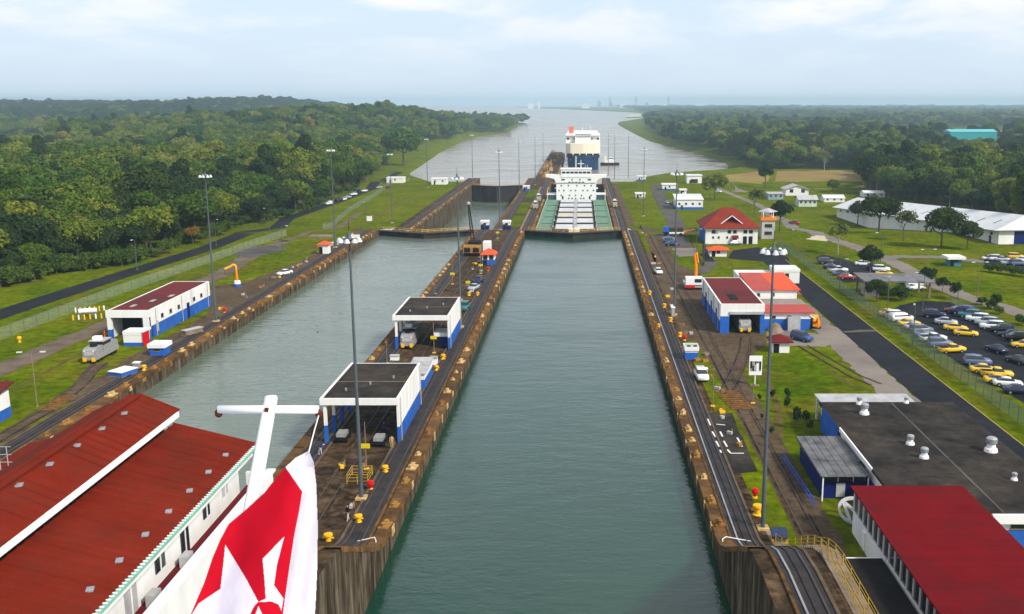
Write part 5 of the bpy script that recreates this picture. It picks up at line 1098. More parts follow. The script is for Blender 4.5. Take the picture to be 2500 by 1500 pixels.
hull = MB().add(vs, fs).build('hull', mat('hull_dark', (0.03, 0.03, 0.035), 0.6, 0.3), t)
dv = []; df = []
for i, r in enumerate(rs): dv += [(r[4][0] + 0.15, r[4][1], r[4][2] - 0.02), (r[3][0] - 0.15, r[3][1], r[3][2] - 0.02)]
df = [(2 * i, 2 * i + 1, 2 * i + 3, 2 * i + 2) for i in range(len(rs) - 1)]
MB().add(dv, df).build('deck', DGREEN, t)
for s in (-1, 1):
    b = MB()
    for y in range(384, 530, 6): b.cyl((cx + s * 15.6, y, zd), (cx + s * 15.6, y, zd + 1.2), 0.07, n=5)
    for z in (0.6, 1.2): b.cyl((cx + s * 15.6, 384, zd + z), (cx + s * 15.6, 528, zd + z), 0.06, n=5)
    b.build('guard_rail', mat('pale_green_rail', (0.45, 0.5, 0.38), 0.7), t)
    for k in range(5): MB().box(cx + s * 11.8 - 2.6, cx + s * 11.8 + 2.6, 402 + k * 25, 402.5 + k * 25, zd, zd + 0.35).build('pipe', mat('deck_pipe', (0.09, 0.17, 0.14), 0.7), t)
    MB().box(cx + s * 9.1 - 0.3, cx + s * 9.1 + 0.3, 398, 525, zd, zd + 0.6).build('pipe_run', GREY, t)
HATCHW = mat('hatch_paint', (0.56, 0.56, 0.58), 0.6, 0.08, scale=0.3, dirt=(0.35, 0.31, 0.27), dirt_scale=0.2, dirt_amt=0.5); HATCHC = mat('hatch_cream', (0.52, 0.48, 0.38), 0.6, 0.08, scale=0.3)
for k in range(6):
    y = 400.5 + k * 21.6
    hc = MB().box(cx - 8.0, cx + 8.0, y - 0.4, y + 15.2, zd, -4.95).build('hatch_coaming', mat('coaming_grey', (0.035, 0.04, 0.035), 0.8), t)
    for s in (-1, 1):
        a, b_ = sorted((cx + s * 0.9, cx + s * 7.8))
        MB().box(a, b_, y + 0.2, y + 14.8, -4.95, -4.75).build('hatch_cover', (HATCHW if k != 2 else HATCHC), hc)
    MB().box(cx - 0.8, cx + 0.8, y - 4.4, y + 14.8, -4.95, -4.8).build('walkway', LGREY, hc)
    for s in (-1, 1): MB().box(cx + s * 8.6 - 0.35, cx + s * 8.6 + 0.35, y - 4.6, y - 2.2, zd, -3.9).build('vent_post', DARK, t)
MB().box(cx - 2.2, cx + 2.2, 393, 397.5, zd, -4.0).build('deck_house', CREAM, t)
for s in (-1, 1):
    for k in range(2): MB().cyl((cx + s * (4.5 + 3 * k), 391, zd), (cx + s * (4.5 + 3 * k), 391, zd + 1.4), 0.8).build('winch', mat('winch_olive', (0.12, 0.13, 0.04), 0.7), t)
MB().cyl((cx, 372, zd), (cx, 372, 2), 0.3, 0.15).build('foremast', LGREY, t)
ys = 533
sup = MB().box(cx - 10.6, cx + 10.6, ys, ys + 18, zd, 6.0).build('superstructure', SHIPW, t)
MB().prism([(cx - 16.2, 7.4), (cx - 16.2, 6.3), (cx - 11.8, 5.2), (cx - 10.6, 3.2), (cx + 10.6, 3.2), (cx + 11.8, 5.2), (cx + 16.2, 6.3), (cx + 16.2, 7.4)], 'y', ys - 0.6, ys + 5).build('bridge_wings', SHIPW, sup)
MB().box(cx - 8.0, cx + 8.0, ys - 0.9, ys + 9, 6.01, 10.2).build('wheelhouse', SHIPW, sup)
MB().box(cx - 8.4, cx + 8.4, ys - 1.3, ys + 9.4, 10.2, 10.5).build('wheelhouse_roof', SHIPW, sup)
for k in range(7): x = cx - 6.6 + k * 2.2; MB().box(x - 0.92, x + 0.92, ys - 0.98, ys - 0.85, 8.1, 9.1).build('bridge_window', GLASS, sup)
for z, xs in ((4.4, (-7, -2.2, 2.0, 7.0)), (1.2, (-8, -4.2, 0.3, 4.4, 8)), (-1.4, (-9.2, -6.6, -2.8, -0.4, 3.6, 6, 9.2)), (-4.0, (-8, -3.6, -0.4, 2.8, 8)), (-5.6, (-4, -2.2, -0.3, 2.5, 4))):
    for x in xs:
        wid = 0.9 if abs(x) > 6.9 and z > 4 else 0.35
        MB().box(cx + x - wid, cx + x + wid, ys - 0.68 if z > 3 else ys - 0.07, ys - 0.55 if z > 3 else ys + 0.02, z, z + 0.75).build('porthole', GLASS, sup)
for x in (-7.2, 7.2): MB().box(cx + x - 0.4, cx + x + 0.4, ys - 0.08, ys + 0.02, zd, zd + 2.0).build('door', DARK, sup)
for k in range(5): MB().cbox((cx - 3.6 + k * 1.8, ys - 0.64, 2.0 + 1.5), (1.1, 0.08, 0.42)).build('name_board_letter', DARK, sup)
for s in (-1, 1):
    MB().box(cx + s * 13.3 - 2.2, cx + s * 13.3 + 2.2, ys + 1, ys + 10, zd, -3.4).build('deck_locker', mat('locker_teal', (0.05, 0.09, 0.12), 0.6), t)
    MB().box(cx + s * 13.3 - 2.5, cx + s * 13.3 + 2.5, ys + 0.6, ys + 10, -3.4, -3.0).build('boat_deck', SHIPW, t)
    MB().cyl((cx + s * 15.4, ys, zd), (cx + s * 15.4, ys, -0.5), 0.16).build('davit', SHIPW, t)
    for z in (-3.2, -0.4, 2.2): MB().box(cx + s * 10.7, cx + s * 11.6, ys + 3, ys + 12, z - 0.06, z + 0.06).build('side_gallery', SHIPW, sup) if s > 0 else MB().box(cx - 11.6, cx - 10.7, ys + 3, ys + 12, z - 0.06, z + 0.06).build('side_gallery', SHIPW, sup)
MB().box(cx - 3, cx + 3, ys + 20, ys + 28, zd, 8.5).build('funnel', mat('funnel_grey', (0.3, 0.32, 0.36), 0.5), t)
MB().cyl((cx + 2.5, ys + 4, 10.5), (cx + 2.5, ys + 4, 15), 0.25, 0.12).build('radar_mast', SHIPW, sup); MB().box(cx + 0.8, cx + 4.2, ys + 3.8, ys + 4.2, 12.8, 13.1).build('radar_bar', SHIPW, sup)
for x in (-6, -4.5, 4.8, 6): MB().cyl((cx + x, ys + 2, 10.5), (cx + x, ys + 2, 12.6), 0.08, n=5).build('aerial', CREAM, sup)

# ---------------------------------------------------------------- car carrier beyond
t = thing('car_carrier', 'tall cream and blue car carrier approaching in the sea channel', 'ship', (0.9, 925, SEA))
cx = 0.9
def bow(wf, z0, z1, nm, m, y0=925, rnd=14, par=t, inset=0.0):
    pol = [(cx - wf, y0 + rnd), (cx - wf * 0.93, y0 + rnd * 0.45), (cx - wf * 0.72, y0 + rnd * 0.14), (cx - wf * 0.3, y0 + 0.5), (cx, y0), (cx + wf * 0.3, y0 + 0.5), (cx + wf * 0.72, y0 + rnd * 0.14), (cx + wf * 0.93, y0 + rnd * 0.45), (cx + wf, y0 + rnd), (cx + wf, y0 + 185), (cx - wf, y0 + 185)]
    return MB().prism(pol, 'z', z0, z1).build(nm, m, par)
bow(14.6, SEA - 3, SEA + 11.0, 'hull', HBLUE, 926, 22)
bow(15.6, SEA + 11.05, SEA + 14.0, 'upper_hull', HBLUE, 925.5, 16)
bow(15.4, SEA + 14.05, SEA + 15.4, 'mooring_deck', DARK, 927, 13)
for k in range(6):
    a = cx - 15.2 + k * 6.08; MB().box(a - 0.5, a + 0.5, 925.2 if 0 < k < 5 else 933, 929 if 0 < k < 5 else 939, SEA + 14.02, SEA + 15.42).build('bulwark_post', CREAM, t)
bow(16.0, SEA + 15.45, SEA + 24.5, 'garage_front', CREAM, 925, 11)
MB().box(cx - 15.9, cx + 15.9, 941, 1108, SEA + 24.55, SEA + 31.2).build('accommodation', SHIPW, t)
top = MB().box(cx - 7.5, cx + 7.5, 936, 950, SEA + 24.56, SEA + 30.6).build('wheelhouse', SHIPW, t)
MB().box(cx - 7.0, cx + 7.0, 935.85, 936, SEA + 32.2 - 2.4, SEA + 32.2 - 1.9).build('bridge_window', GLASS, top)
MB().box(cx - 15.9, cx + 15.9, 938, 946, SEA + 31.25, SEA + 33.2).build('bridge_deck', SHIPW, t)
MB().box(cx - 7, cx + 7, 937.8, 938, SEA + 32.0, SEA + 32.5).build('bridge_window', GLASS, t)
for x in (-14, -8, 8, 14): MB().box(cx + x - 0.9, cx + x + 0.9, 940.8, 941.02, SEA + 27.5, SEA + 29.2).build('opening', DARK, t)
MB().cyl((cx - 0.5, 945, SEA + 33.2), (cx - 0.5, 945, SEA + 38.5), 0.6, 0.3).build('mast', CREAM, t); MB().cyl((cx + 7, 945, SEA + 33.2), (cx + 7, 945, SEA + 40.5), 0.18).build('aerial', SHIPW, t)
MB().box(cx - 13.5, cx - 9, 960, 968, SEA + 31, SEA + 39.0).build('funnel', paint('funnel_salmon', (206, 110, 96), 0.6), t)
MB().box(cx - 7.2, cx - 5.8, 923.9, 925.4, SEA + 1.5, SEA + 13).build('anchor_streak', mat('rust_white_streak', (0.5, 0.52, 0.52), 0.7, 0.3, streak=0.8), t)
MB().box(cx - 12, cx - 11, 930.5, 931.5, SEA + 9, SEA + 10).build('anchor', LGREY, t)
# tug
p = P(1490, 404, SEA); t = thing('tugboat', 'white and grey tug beside the car carrier', 'tugboat', p)
MB().prism([(p.x - 10, p.y - 3), (p.x + 5, p.y - 4), (p.x + 9, p.y), (p.x + 5, p.y + 4), (p.x - 9, p.y + 3)], 'z', SEA - 1, SEA + 2.6).build('hull', DARK, t)
MB().box(p.x - 6, p.x + 4, p.y - 2.5, p.y + 2.5, SEA + 2.61, SEA + 5.0).build('deckhouse', SHIPW, t); MB().box(p.x - 2, p.x + 2.5, p.y - 1.8, p.y + 1.8, SEA + 5.02, SEA + 8).build('wheelhouse', SHIPW, t); MB().box(p.x - 2.1, p.x + 2.6, p.y - 1.9, p.y + 1.9, SEA + 6.6, SEA + 7.4).build('windows', GLASS, t); MB().box(p.x - 6, p.x - 4, p.y - 1, p.y + 1, SEA + 5, SEA + 9.5).build('funnel', CREAM, t)

# ---------------------------------------------------------------- cranes
p = G(580, 700); t = thing('davit_crane', 'small orange hooked davit crane on white and blue drum, left bank', 'crane', p)
MB().lathe(p, [(1.25, 0), (1.25, 0.9)], 14).build('drum_foot', BLUE, t); MB().lathe((p.x, p.y, p.z + 0.9), [(1.22, 0), (1.05, 0.9), (0.6, 1.0)], 14).build('drum', WHITE2, t)
MB().cyl((p.x, p.y, p.z + 1.8), (p.x - 0.1, p.y, p.z + 5.2), 0.48, 0.40).build('column', ORANGE, t)
MB().tube([(p.x - 0.1, p.y, p.z + 5.0), (p.x, p.y, p.z + 6.2), (p.x - 0.9, p.y, p.z + 6.7), (p.x - 2.2, p.y - 0.3, p.z + 6.0), (p.x - 4.0, p.y - 0.6, p.z + 5.4)], 0.34, 8).build('arm', YEL, t)
MB().cyl((p.x - 4.0, p.y - 0.6, p.z + 5.3), (p.x - 4.0, p.y - 0.6, p.z + 3.6), 0.06, n=5).build('hook_line', DARK, t); t.scale = (0.66, 0.66, 0.8)
p = G(1692, 706); t = thing('truck_crane', 'small truck with folded orange crane by the right bank track', 'crane truck', p)
MB().box(p.x - 2.0, p.x + 2.2, p.y - 1.5, p.y + 5, p.z + 0.6, p.z + 1.3).build('bed', LGREY, t); MB().box(p.x - 1.9, p.x + 2.1, p.y - 1.7, p.y + 0.7, p.z + 1.3, p.z + 3.0).build('cab', WHITE2, t); MB().box(p.x + 0.2, p.x + 1.8, p.y - 1.78, p.y - 1.7, p.z + 1.9, p.z + 2.7).build('windscreen', GLASS, t)
MB().box(p.x - 1.9, p.x + 0.2, p.y - 1.9, p.y - 1.7, p.z + 0.6, p.z + 1.2).build('bumper', REDP, t)
MB().cyl((p.x + 0.8, p.y + 2, p.z + 1.3), (p.x + 0.8, p.y + 2, p.z + 5.6), 0.45, 0.4).build('column', ORANGE, t); MB().tube([(p.x + 0.8, p.y + 2, p.z + 5.4), (p.x + 0.5, p.y + 2.3, p.z + 7.6), (p.x + 0.9, p.y + 2.3, p.z + 8.4), (p.x + 1.3, p.y + 2.2, p.z + 6.0)], 0.26, 8).build('boom', ORANGE, t)
for sx in (-1.7, 1.9):
    for sy in (-0.6, 3.8): MB().cyl((p.x + sx - 0.15, p.y + sy, p.z + 0.5), (p.x + sx + 0.15, p.y + sy, p.z + 0.5), 0.5).build('wheel', TYRE, t)
p = P(1152, 627, 2.2); t = thing('lattice_crane', 'black lattice boom crane with orange house on the centre wall', 'crane', p)
MB().box(p.x - 2.2, p.x + 2.2, p.y, p.y + 5, p.z + 0.3, p.z + 1.1).build('crawler', DARK, t)
MB().box(p.x - 2.4, p.x + 2.4, p.y - 0.6, p.y + 4.0, p.z + 1.1, p.z + 2.9).build('house', RUST, t); MB().box(p.x - 2.1, p.x - 0.4, p.y - 0.68, p.y - 0.6, p.z + 1.3, p.z + 2.6).build('panel', DARK, t); MB().box(p.x + 0.4, p.x + 2.1, p.y - 0.68, p.y - 0.6, p.z + 1.3, p.z + 2.6).build('panel', DARK, t)
MB().box(p.x - 1.6, p.x + 1.8, p.y + 4, p.y + 9, p.z + 1, p.z + 3.6).build('machinery', BLACKR, t)
b0, b1 = Vector((p.x - 0.4, p.y + 8, p.z + 2.5)), Q(1144, 500, p.y + 26); b = MB()
for sx in (-0.5, 0.5):
    for sz in (-0.5, 0.5): b.cyl(b0 + Vector((sx, 0, sz)), b1 + Vector((sx * 0.4, 0, sz * 0.4)), 0.13, n=5)
for k in range(14):
    a, c = b0.lerp(b1, k / 14), b0.lerp(b1, (k + 1) / 14); w1 = 0.5 * (1 - 0.6 * k / 14)
    b.cyl(a + Vector((-w1, 0, w1)), c + Vector((w1, 0, w1)), 0.07, n=4); b.cyl(a + Vector((w1, 0, -w1)), c + Vector((-w1, 0, -w1)), 0.07, n=4)
b.build('boom', BLACKR, t); MB().lathe(b1, [(0.5, 0), (0.6, 0.5), (0.2, 0.9)], 8).build('boom_head', LGREY, t)
MB().box(p.x + 2.4, p.x + 4.6, p.y + 8, p.y + 12, p.z, p.z + 3.0).build('white_cabinet', WHITE2, t)
p = G(1650, 577); t = thing('loader', 'yellow flatbed loader parked by the right bank yard', 'truck', p)
MB().box(p.x - 4, p.x + 2.6, p.y, p.y + 2.4, p.z + 0.8, p.z + 1.3).build('bed', WHITE2, t); MB().box(p.x - 4, p.x - 2.2, p.y, p.y + 2.4, p.z + 0.6, p.z + 2.9).build('cab', BLUE, t); MB().box(p.x - 2.0, p.x + 2.4, p.y + 0.2, p.y + 2.2, p.z + 1.3, p.z + 2.6).build('load', mat('dark_olive', (0.05, 0.045, 0.02), 0.8), t); MB().slab((p.x + 2.6, p.y, p.z + 1.4), (p.x + 6.4, p.y + 0.4, p.z + 2.2), (p.x + 6.4, p.y + 2.2, p.z + 2.2), (p.x + 2.6, p.y + 2.4, p.z + 1.4), 0.5).build('boom', ORANGE, t)
for sx in (-3.2, 1.6): MB().cyl((p.x + sx, p.y - 0.1, p.z + 0.55), (p.x + sx, p.y + 0.3, p.z + 0.55), 0.55).build('wheel', TYRE, t)

# ---------------------------------------------------------------- sign board with a picture
p = G(1843, 942); t = thing('picture_board', 'white billboard on a post with a black and white picture', 'sign', p)
bz = Q(1843, 916, p.y).z; tz = Q(1843, 869, p.y).z; bw = 1.0
MB().box(p.x - 0.08, p.x + 0.08, p.y, p.y + 0.16, p.z, bz + 0.2).build('post', WHITE2, t); MB().box(p.x - 0.7, p.x + 0.7, p.y - 0.3, p.y + 0.4, p.z, p.z + 0.15).build('footing', KERB, t)
bd = MB().box(p.x - bw, p.x + bw, p.y - 0.06, p.y + 0.06, bz, tz).build('board', WHITE2, t); hh = tz - bz
for a, b_, c, d, m in ((-0.86, 0.86, 0.2, 0.72, GREY), (-0.86, -0.55, 0.35, 0.72, BLACKR), (0.55, 0.86, 0.28, 0.7, BLACKR), (-0.5, -0.25, 0.22, 0.5, BLACKR), (-0.3, 0.1, 0.28, 0.66, LGREY), (0.12, 0.5, 0.2, 0.62, WHITE2), (-0.14, 0.1, 0.56, 0.72, BLACKR), (0.2, 0.42, 0.58, 0.7, BLACKR)):
    k = 0.066 + 0.006 * random.random() + (0 if m is GREY else 0.008)
    MB().box(p.x + a, p.x + b_, p.y - k, p.y - 0.061, bz + hh * c, bz + hh * d).build('picture_patch', m, bd)

# ---------------------------------------------------------------- rails, hydrants, bollards and small gear
def hydrant(px, py, label, col=REDP, z=None):
    p = G(px, py) if z is None else P(px, py, z); t = thing('hydrant', label, 'hydrant', p)
    MB().lathe(p, [(0.30, 0), (0.30, 0.15), (0.2, 0.2)], 10).build('foot', YEL, t); MB().lathe((p.x, p.y, p.z + 0.2), [(0.18, 0), (0.18, 0.3), (0.36, 0.38), (0.40, 0.6), (0.35, 0.85), (0.15, 0.95)], 12).build('reel', col, t); MB().box(p.x - 0.45, p.x + 0.45, p.y - 0.06, p.y + 0.06, p.z + 0.7, p.z + 0.8).build('axle', GALV, t)
for a in ((905, 1196, 'red hose reel at the near mast of the centre wall'), (1843, 1216, 'red hose reel on the near right grass'), (549, 764, 'red hose reel by the left bank mast'), (1671, 832, 'red round hose reel behind the blue cabin on the right'), (1141, 752, 'red hose reel next to the teal car'), (1192, 662, 'red box below the orange roofed cabin')): hydrant(*a)
hydrant(48, 836, 'yellow hydrant on the left lawn', YEL)
def bollard(px, py, label, s=1.0):
    p = G(px, py); t = thing('bollard', label, 'bollard', p, 0, 'yellow bollards')
    MB().lathe(p, [(0.42 * s, 0), (0.40 * s, 0.12), (0.26 * s, 0.2), (0.24 * s, 0.6 * s), (0.42 * s, 0.72 * s), (0.40 * s, 0.9 * s), (0.1, 0.95 * s)], 12).build('bollard_body', YEL, t); MB().cyl((p.x - 0.5 * s, p.y, p.z + 0.5 * s), (p.x + 0.5 * s, p.y, p.z + 0.5 * s), 0.09 * s).build('pin', YEL, t)
for i, (a, b, l, s) in enumerate(((802, 1326, 'big yellow bollard at the near end of the centre wall', 1.1), (876, 1277, 'yellow bollard in front of the near mast', 1.0), (941, 1153, 'yellow bollard right of the yellow sign post', 0.9), (1849, 1258, 'yellow double bollard on the near right grass', 1.3), (1586, 720, 'pale bollard on the right apron, farthest one', 1.0), (1622, 752, 'pale bollard left of the right apron mast', 1.0), (1637, 786, 'pale bollard at the foot of the right apron mast', 1.0), (1608, 800, 'pale bollard near the track on the right apron', 0.8), (1082, 878, 'yellow bollard beside the farther shelter', 1.0), (1145, 722, 'yellow bollard before the silver car', 0.9), (1166, 722, 'second yellow bollard before the silver car', 0.9), (1660, 822, 'orange bollard behind the red hose reel on the right', 0.9), (352, 905, 'ochre bollard before the left blue cabin', 1.0), (1066, 905, 'ochre bollard behind the grey roofed cabin', 0.9))): bollard(a, b, l, s)
def plate_post(px, py, label, hgt, zs=2.2):
    pale = label.startswith(('pale', 'short pale'))
    p = G(px, py); t = thing('sign_post', label, 'sign post', p)
    MB().cyl(p, (p.x, p.y, p.z + hgt), 0.07, 0.05, 8).build('post', KERB, t); MB().box(p.x - (0.2 if pale else 0.55), p.x + (0.2 if pale else 0.55), p.y - 0.14, p.y - 0.06, p.z + hgt * (0.9 if pale else 0.45), p.z + hgt * (0.9 if pale else 0.45) + (0.3 if pale else 0.58)).build('plate', KERB if pale else paint('sign_yellow', (206, 186, 22), 0.6), t); MB().box(p.x - 0.3, p.x + 0.3, p.y - 0.3, p.y + 0.3, p.z, p.z + 0.12).build('foot', YEL, t)
for a, b, l, h in ((895, 1146, 'post with yellow plate beside the near mast', 6.0), (1060, 862, 'post with yellow plate at the mouth of the farther shelter', 5.6), (1174, 668, 'post with yellow plate left of the orange roofed cabin', 4.2), (1143, 706, 'short post with yellow plate by the silver car', 3.0), (1105, 694, 'post with orange yellow plate near the left edge of the centre wall', 5.0), (1215, 582, 'yellow topped post near the small cabins', 3.5), (1196, 610, 'yellow tipped post behind the orange roofed cabin', 4.0), (1740, 992, 'pale post on the right grass patch', 6.0), (1838, 985, 'short pale post on the lawn by the billboard', 3.0), (945, 888, 'pale post by the left posts of the farther shelter', 4.0), (1062, 718, 'pale hooked post behind the farther shelter', 4.2)): plate_post(a, b, l, h)
YELD = mat('worn_yellow_paint', (0.42, 0.27, 0.03), 0.7, 0.2, scale=2)
def railing(name, label, pts, m, zf, hgt=1.1, step=1.6, rails=(0.4, 0.75, 1.1)):
    t = thing(name, label, 'railing', (pts[0][0], pts[0][1], zf(pts[0][1])))
    acc = []
    for a, b in zip(pts, pts[1:]):
        a, b = Vector(a), Vector(b); n = max(1, int((b - a).length / step))
        for k in range(n): acc.append(a.lerp(b, k / n))
    acc.append(Vector(pts[-1]))
    q = [Vector((p.x, p.y, zf(p.y))) for p in acc]
    for p in q: MB().cyl(p, p + Vector((0, 0, hgt)), 0.04, n=6).build('post', m, t)
    for r in rails: MB().tube([p + Vector((0, 0, r)) for p in q], 0.03, 5).build('rail', m, t)
    return t
railing('stair_railing', 'yellow railing beside the incline on the near right wall', [(19.3, 92.5), (19.3, 84), (19.3, 70), (19.3, 60)], YELD, wz, 1.1, 2.2)
railing('stair_railing', 'outer yellow railing of the incline stairs on the near right', [(20.2, 88), (20.2, 76), (20.2, 60)], YELD, lambda y: wz(y) - 0.2, 1.1, 2.2)
t = thing('stair_flight', 'concrete stairs beside the near right incline', 'stairs', (19.75, 76, 2.2))
for k in range(24):
    y = 93 - k * 0.78; MB().box(19.02, 20.45, y - 0.76, y, 0.5, wz(y - 0.4) + 0.02).build('step', KERB, t)
MB().box(19.02, 20.45, 50, 74.2, 0.5, 10.6).build('landing', KERB, t)
p = P(879, 1172, 2.2); t = thing('guard_cage', 'yellow guard rail cage around the pit by the near mast', 'guard rail', (p.x, p.y, 2.2))
for sx in (-1.2, 0, 1.2):
    for sy in (-1.4, 1.4): MB().cyl((p.x + sx, p.y + sy, 2.2), (p.x + sx, p.y + sy, 3.4), 0.045, n=6).build('post', YELD, t)
for z in (2.6, 3.0, 3.4):
    for sy in (-1.4, 1.4): MB().cyl((p.x - 1.2, p.y + sy, z), (p.x + 1.2, p.y + sy, z), 0.035, n=5).build('rail', YELD, t)
    for sx in (-1.2, 1.2): MB().cyl((p.x + sx, p.y - 1.4, z), (p.x + sx, p.y + 1.4, z), 0.035, n=5).build('rail', YELD, t)
for sgn, xx in ((-1, XC1 - 1.0), (1, XR + 0.6)):
    l = 'white bent rail at the canal corner of the ' + ('centre wall' if sgn < 0 else 'right wall'); t = thing('corner_rail', l, 'railing', (xx, 93, 2.3))
    MB().tube([(xx - 2.2 * 1, 93.2, 2.35), (xx, 93.2, 2.9), (xx + 0.3, 92.4, 2.9), (xx + 0.45, 91.5, 2.4)] if sgn < 0 else [(xx + 3.0, 93.2, 2.4), (xx + 0.2, 93.2, 2.95), (xx - 0.2, 92.8, 2.9), (xx - 0.3, 91.8, 2.4)], 0.05, 6).build('rail', WHITE2, t)
def bench(px, py, l, m):
    p = G(px, py); t = thing('console', l, 'console', p); MB().slab((p.x - 0.8, p.y - 0.6, p.z + 0.9), (p.x + 0.8, p.y - 0.6, p.z + 0.9), (p.x + 0.8, p.y + 0.6, p.z + 1.4), (p.x - 0.8, p.y + 0.6, p.z + 1.4), 0.3).build('panel', m, t)
    for sx in (-0.7, 0.7): MB().box(p.x + sx - 0.06, p.x + sx + 0.06, p.y - 0.4, p.y + 0.4, p.z, p.z + 0.9).build('leg', YEL, t)
bench(1902, 1325, 'dark blue tilted console at the top of the right incline', mat('console_navy', (0.03, 0.045, 0.10), 0.5))
def cabinet(px, py, w_, d_, h_, label, m, cap=WHITE2, cat='cabinet', rz=0):
    p = G(px, py); t = thing('cabinet', label, cat, p); MB().cbox((p.x, p.y, p.z + h_ / 2), (w_, d_, h_), rz).build('case', m, t); MB().cbox((p.x, p.y, p.z + h_ + 0.06), (w_ + 0.2, d_ + 0.2, 0.12), rz).build('lid', cap, t); MB().cbox((p.x, p.y, p.z + 0.06), (w_ + 0.3, d_ + 0.3, 0.12), rz).build('plinth', KERB, t)
cabinet(301, 915, 2.6, 3.4, 0.8, 'low blue chest with white lid beside the left bank track', BLUE, rz=-0.35)
cabinet(335, 900, 0.9, 0.9, 1.0, 'round topped grey box on the left bank edge', GREY)
cabinet(470, 815, 1.2, 4.0, 0.9, 'long pale concrete trough on the left bank apron', KERB, LGREY, rz=-0.5)
cabinet(1060, 890, 1.1, 1.4, 1.2, 'white machine case behind the near shelter on the centre wall', WHITE2, GALV)
cabinet(1720, 915, 0.8, 0.8, 1.0, 'white case beside the parked white car on the right', WHITE2)
cabinet(964, 880, 1.4, 1.0, 0.8, 'white coil case at the mouth of the farther shelter', WHITE2, LGREY)
cabinet(1642, 770, 0.6, 3.0, 1.8, 'pale upright locker left of the right apron mast', LGREY)
cabinet(2115, 1345, 0.7, 0.7, 1.9, 'white pillar box on the grass under the crimson building', WHITE2)
cabinet(783, 580, 7.0, 5.0, 0.5, 'low concrete slab on the left bank by the hut', KERB, KERB, 'slab')
cabinet(800, 600, 3.0, 2.5, 0.8, 'grey metal box behind the left bank hut', LGREY)
cabinet(868, 592, 2.6, 1.2, 2.2, 'white case on the left bank near the gate', WHITE2)
cabinet(902, 540, 2.2, 1.2, 2.0, 'pair of white cases by the left gate recess', WHITE2)
# barrier posts round the tank on the left lawn
for k in range(14):
    a = k / 13; px_, py_ = (172 + 90 * a, 783 - 6 * a) if k % 2 else (185 + 75 * a, 764 - 6 * a)
    p = G(px_, py_); t = thing('guard_post', f'short guard post round the white tank, {ordn(k // 2 + 1)} from the left in the ' + ('front row' if k % 2 else 'back row'), 'post', p, 0, 'guard posts round the tank'); MB().lathe(p, [(0.16, 0), (0.16, 1.0), (0.05, 1.08)], 8).build('post_body', YEL if k % 3 else WHITE2, t); MB().lathe((p.x, p.y, p.z), [(0.3, 0), (0.26, 0.1)], 8).build('foot', KERB, t)
p = G(212, 772); t = thing('storage_tank', 'small white horizontal tank on the left lawn', 'tank', p); MB().cyl((p.x - 1.6, p.y, p.z + 1.0), (p.x + 1.6, p.y + 1.2, p.z + 1.0), 0.5, n=14).build('shell', WHITE2, t)
for s in (-1, 1): MB().cbox((p.x + s, p.y + 0.3 * s + 0.5, p.z + 0.25), (0.3, 1.2, 0.5)).build('saddle', KERB, t)
# scattered loose gear on the wall tops
gear = sorted((k % 3, random.uniform(100, 338) if k % 3 else random.uniform(200, 338)) for k in range(66)); cnt = [0, 0, 0]
for side, y in gear:
    x = {0: random.uniform(XL - 7.5, XL - 5.2), 1: random.uniform(-30, -25), 2: random.uniform(19.2, 21.8)}[side]
    if side == 1 and (120 < y < 158 or 170 < y < 193): continue
    cnt[side] += 1; z = 2.22; wh = ['left bank apron', 'centre wall', 'right bank apron'][side]
    t = thing('crate', f'small gear box lying on the {wh}, {ordn(cnt[side])} from the near end', 'box', (x, y, z), 0, f'loose gear on the {wh}')
    MB().cbox((x, y, z + 0.2), (random.uniform(0.3, 1.5), random.uniform(0.3, 0.8), 0.4), random.uniform(0, 3)).build('case', random.choice([YEL, RUST, LGREY, KERB]), t); MB().cyl((x + 0.3, y, z), (x + 0.3, y, z + 0.75), 0.07, n=6).build('handle', RUST, t)

# ---------------------------------------------------------------- people
def D0(px, py, t): v = ray(px, py) * t; return Vector((v.x, v.y, v.z + H))
def person(label, loc, rz, joints, cols, s=1.0):
    J = joints; names = list(J); me = bpy.data.meshes.new('person')
    E = [('hip', 'waist'), ('waist', 'chest'), ('chest', 'neck'), ('neck', 'head'), ('head', 'crown')]
    for d in 'lr': E += [('hip', d + 'th'), (d + 'th', d + 'kn'), (d + 'kn', d + 'an'), (d + 'an', d + 'to'), ('chest', d + 'sh'), (d + 'sh', d + 'el'), (d + 'el', d + 'wr'), (d + 'wr', d + 'ha')]
    me.from_pydata([J[n][:3] for n in names], [(names.index(a), names.index(b)) for a, b in E], [])
    o = bpy.data.objects.new('person', me); COL.objects.link(o)
    sk = o.modifiers.new('skin', 'SKIN'); sk.use_smooth_shade = True; ss = o.modifiers.new('sub', 'SUBSURF'); ss.levels = 1; ss.render_levels = 1
    for i, n in enumerate(names):
        r = J[n][3]; v = me.skin_vertices[0].data[i]; v.radius = (r, r); v.use_root = (n == 'hip')
    dg = bpy.context.evaluated_depsgraph_get(); m2 = bpy.data.meshes.new_from_object(o.evaluated_get(dg)); bpy.data.objects.remove(o)
    for c in cols: m2.materials.append(c)
    zs = J['hip'][2]; zn = J['neck'][2]
    for p in m2.polygons:
        c = p.center; w = [J['lwr'], J['rwr']]
        near_hand = any((Vector(c) - Vector(q[:3])).length < 0.12 for q in w)
        zt = J['head'][2]
        if c.z > zn + 0.02 or near_hand: p.material_index = 2 if not (c.z > J['head'][2] + 0.03) else 3
        elif c.z > zs + 0.02: p.material_index = 0
        elif c.z < 0.1: p.material_index = 3
        else: p.material_index = 1
    m2.polygons.foreach_set('use_smooth', [True] * len(m2.polygons))
    b = bpy.data.objects.new('person', m2); COL.objects.link(b); b.location = loc; b.rotation_euler[2] = rz; b.scale = (s, s, s)
    return tag(b, label, 'person')
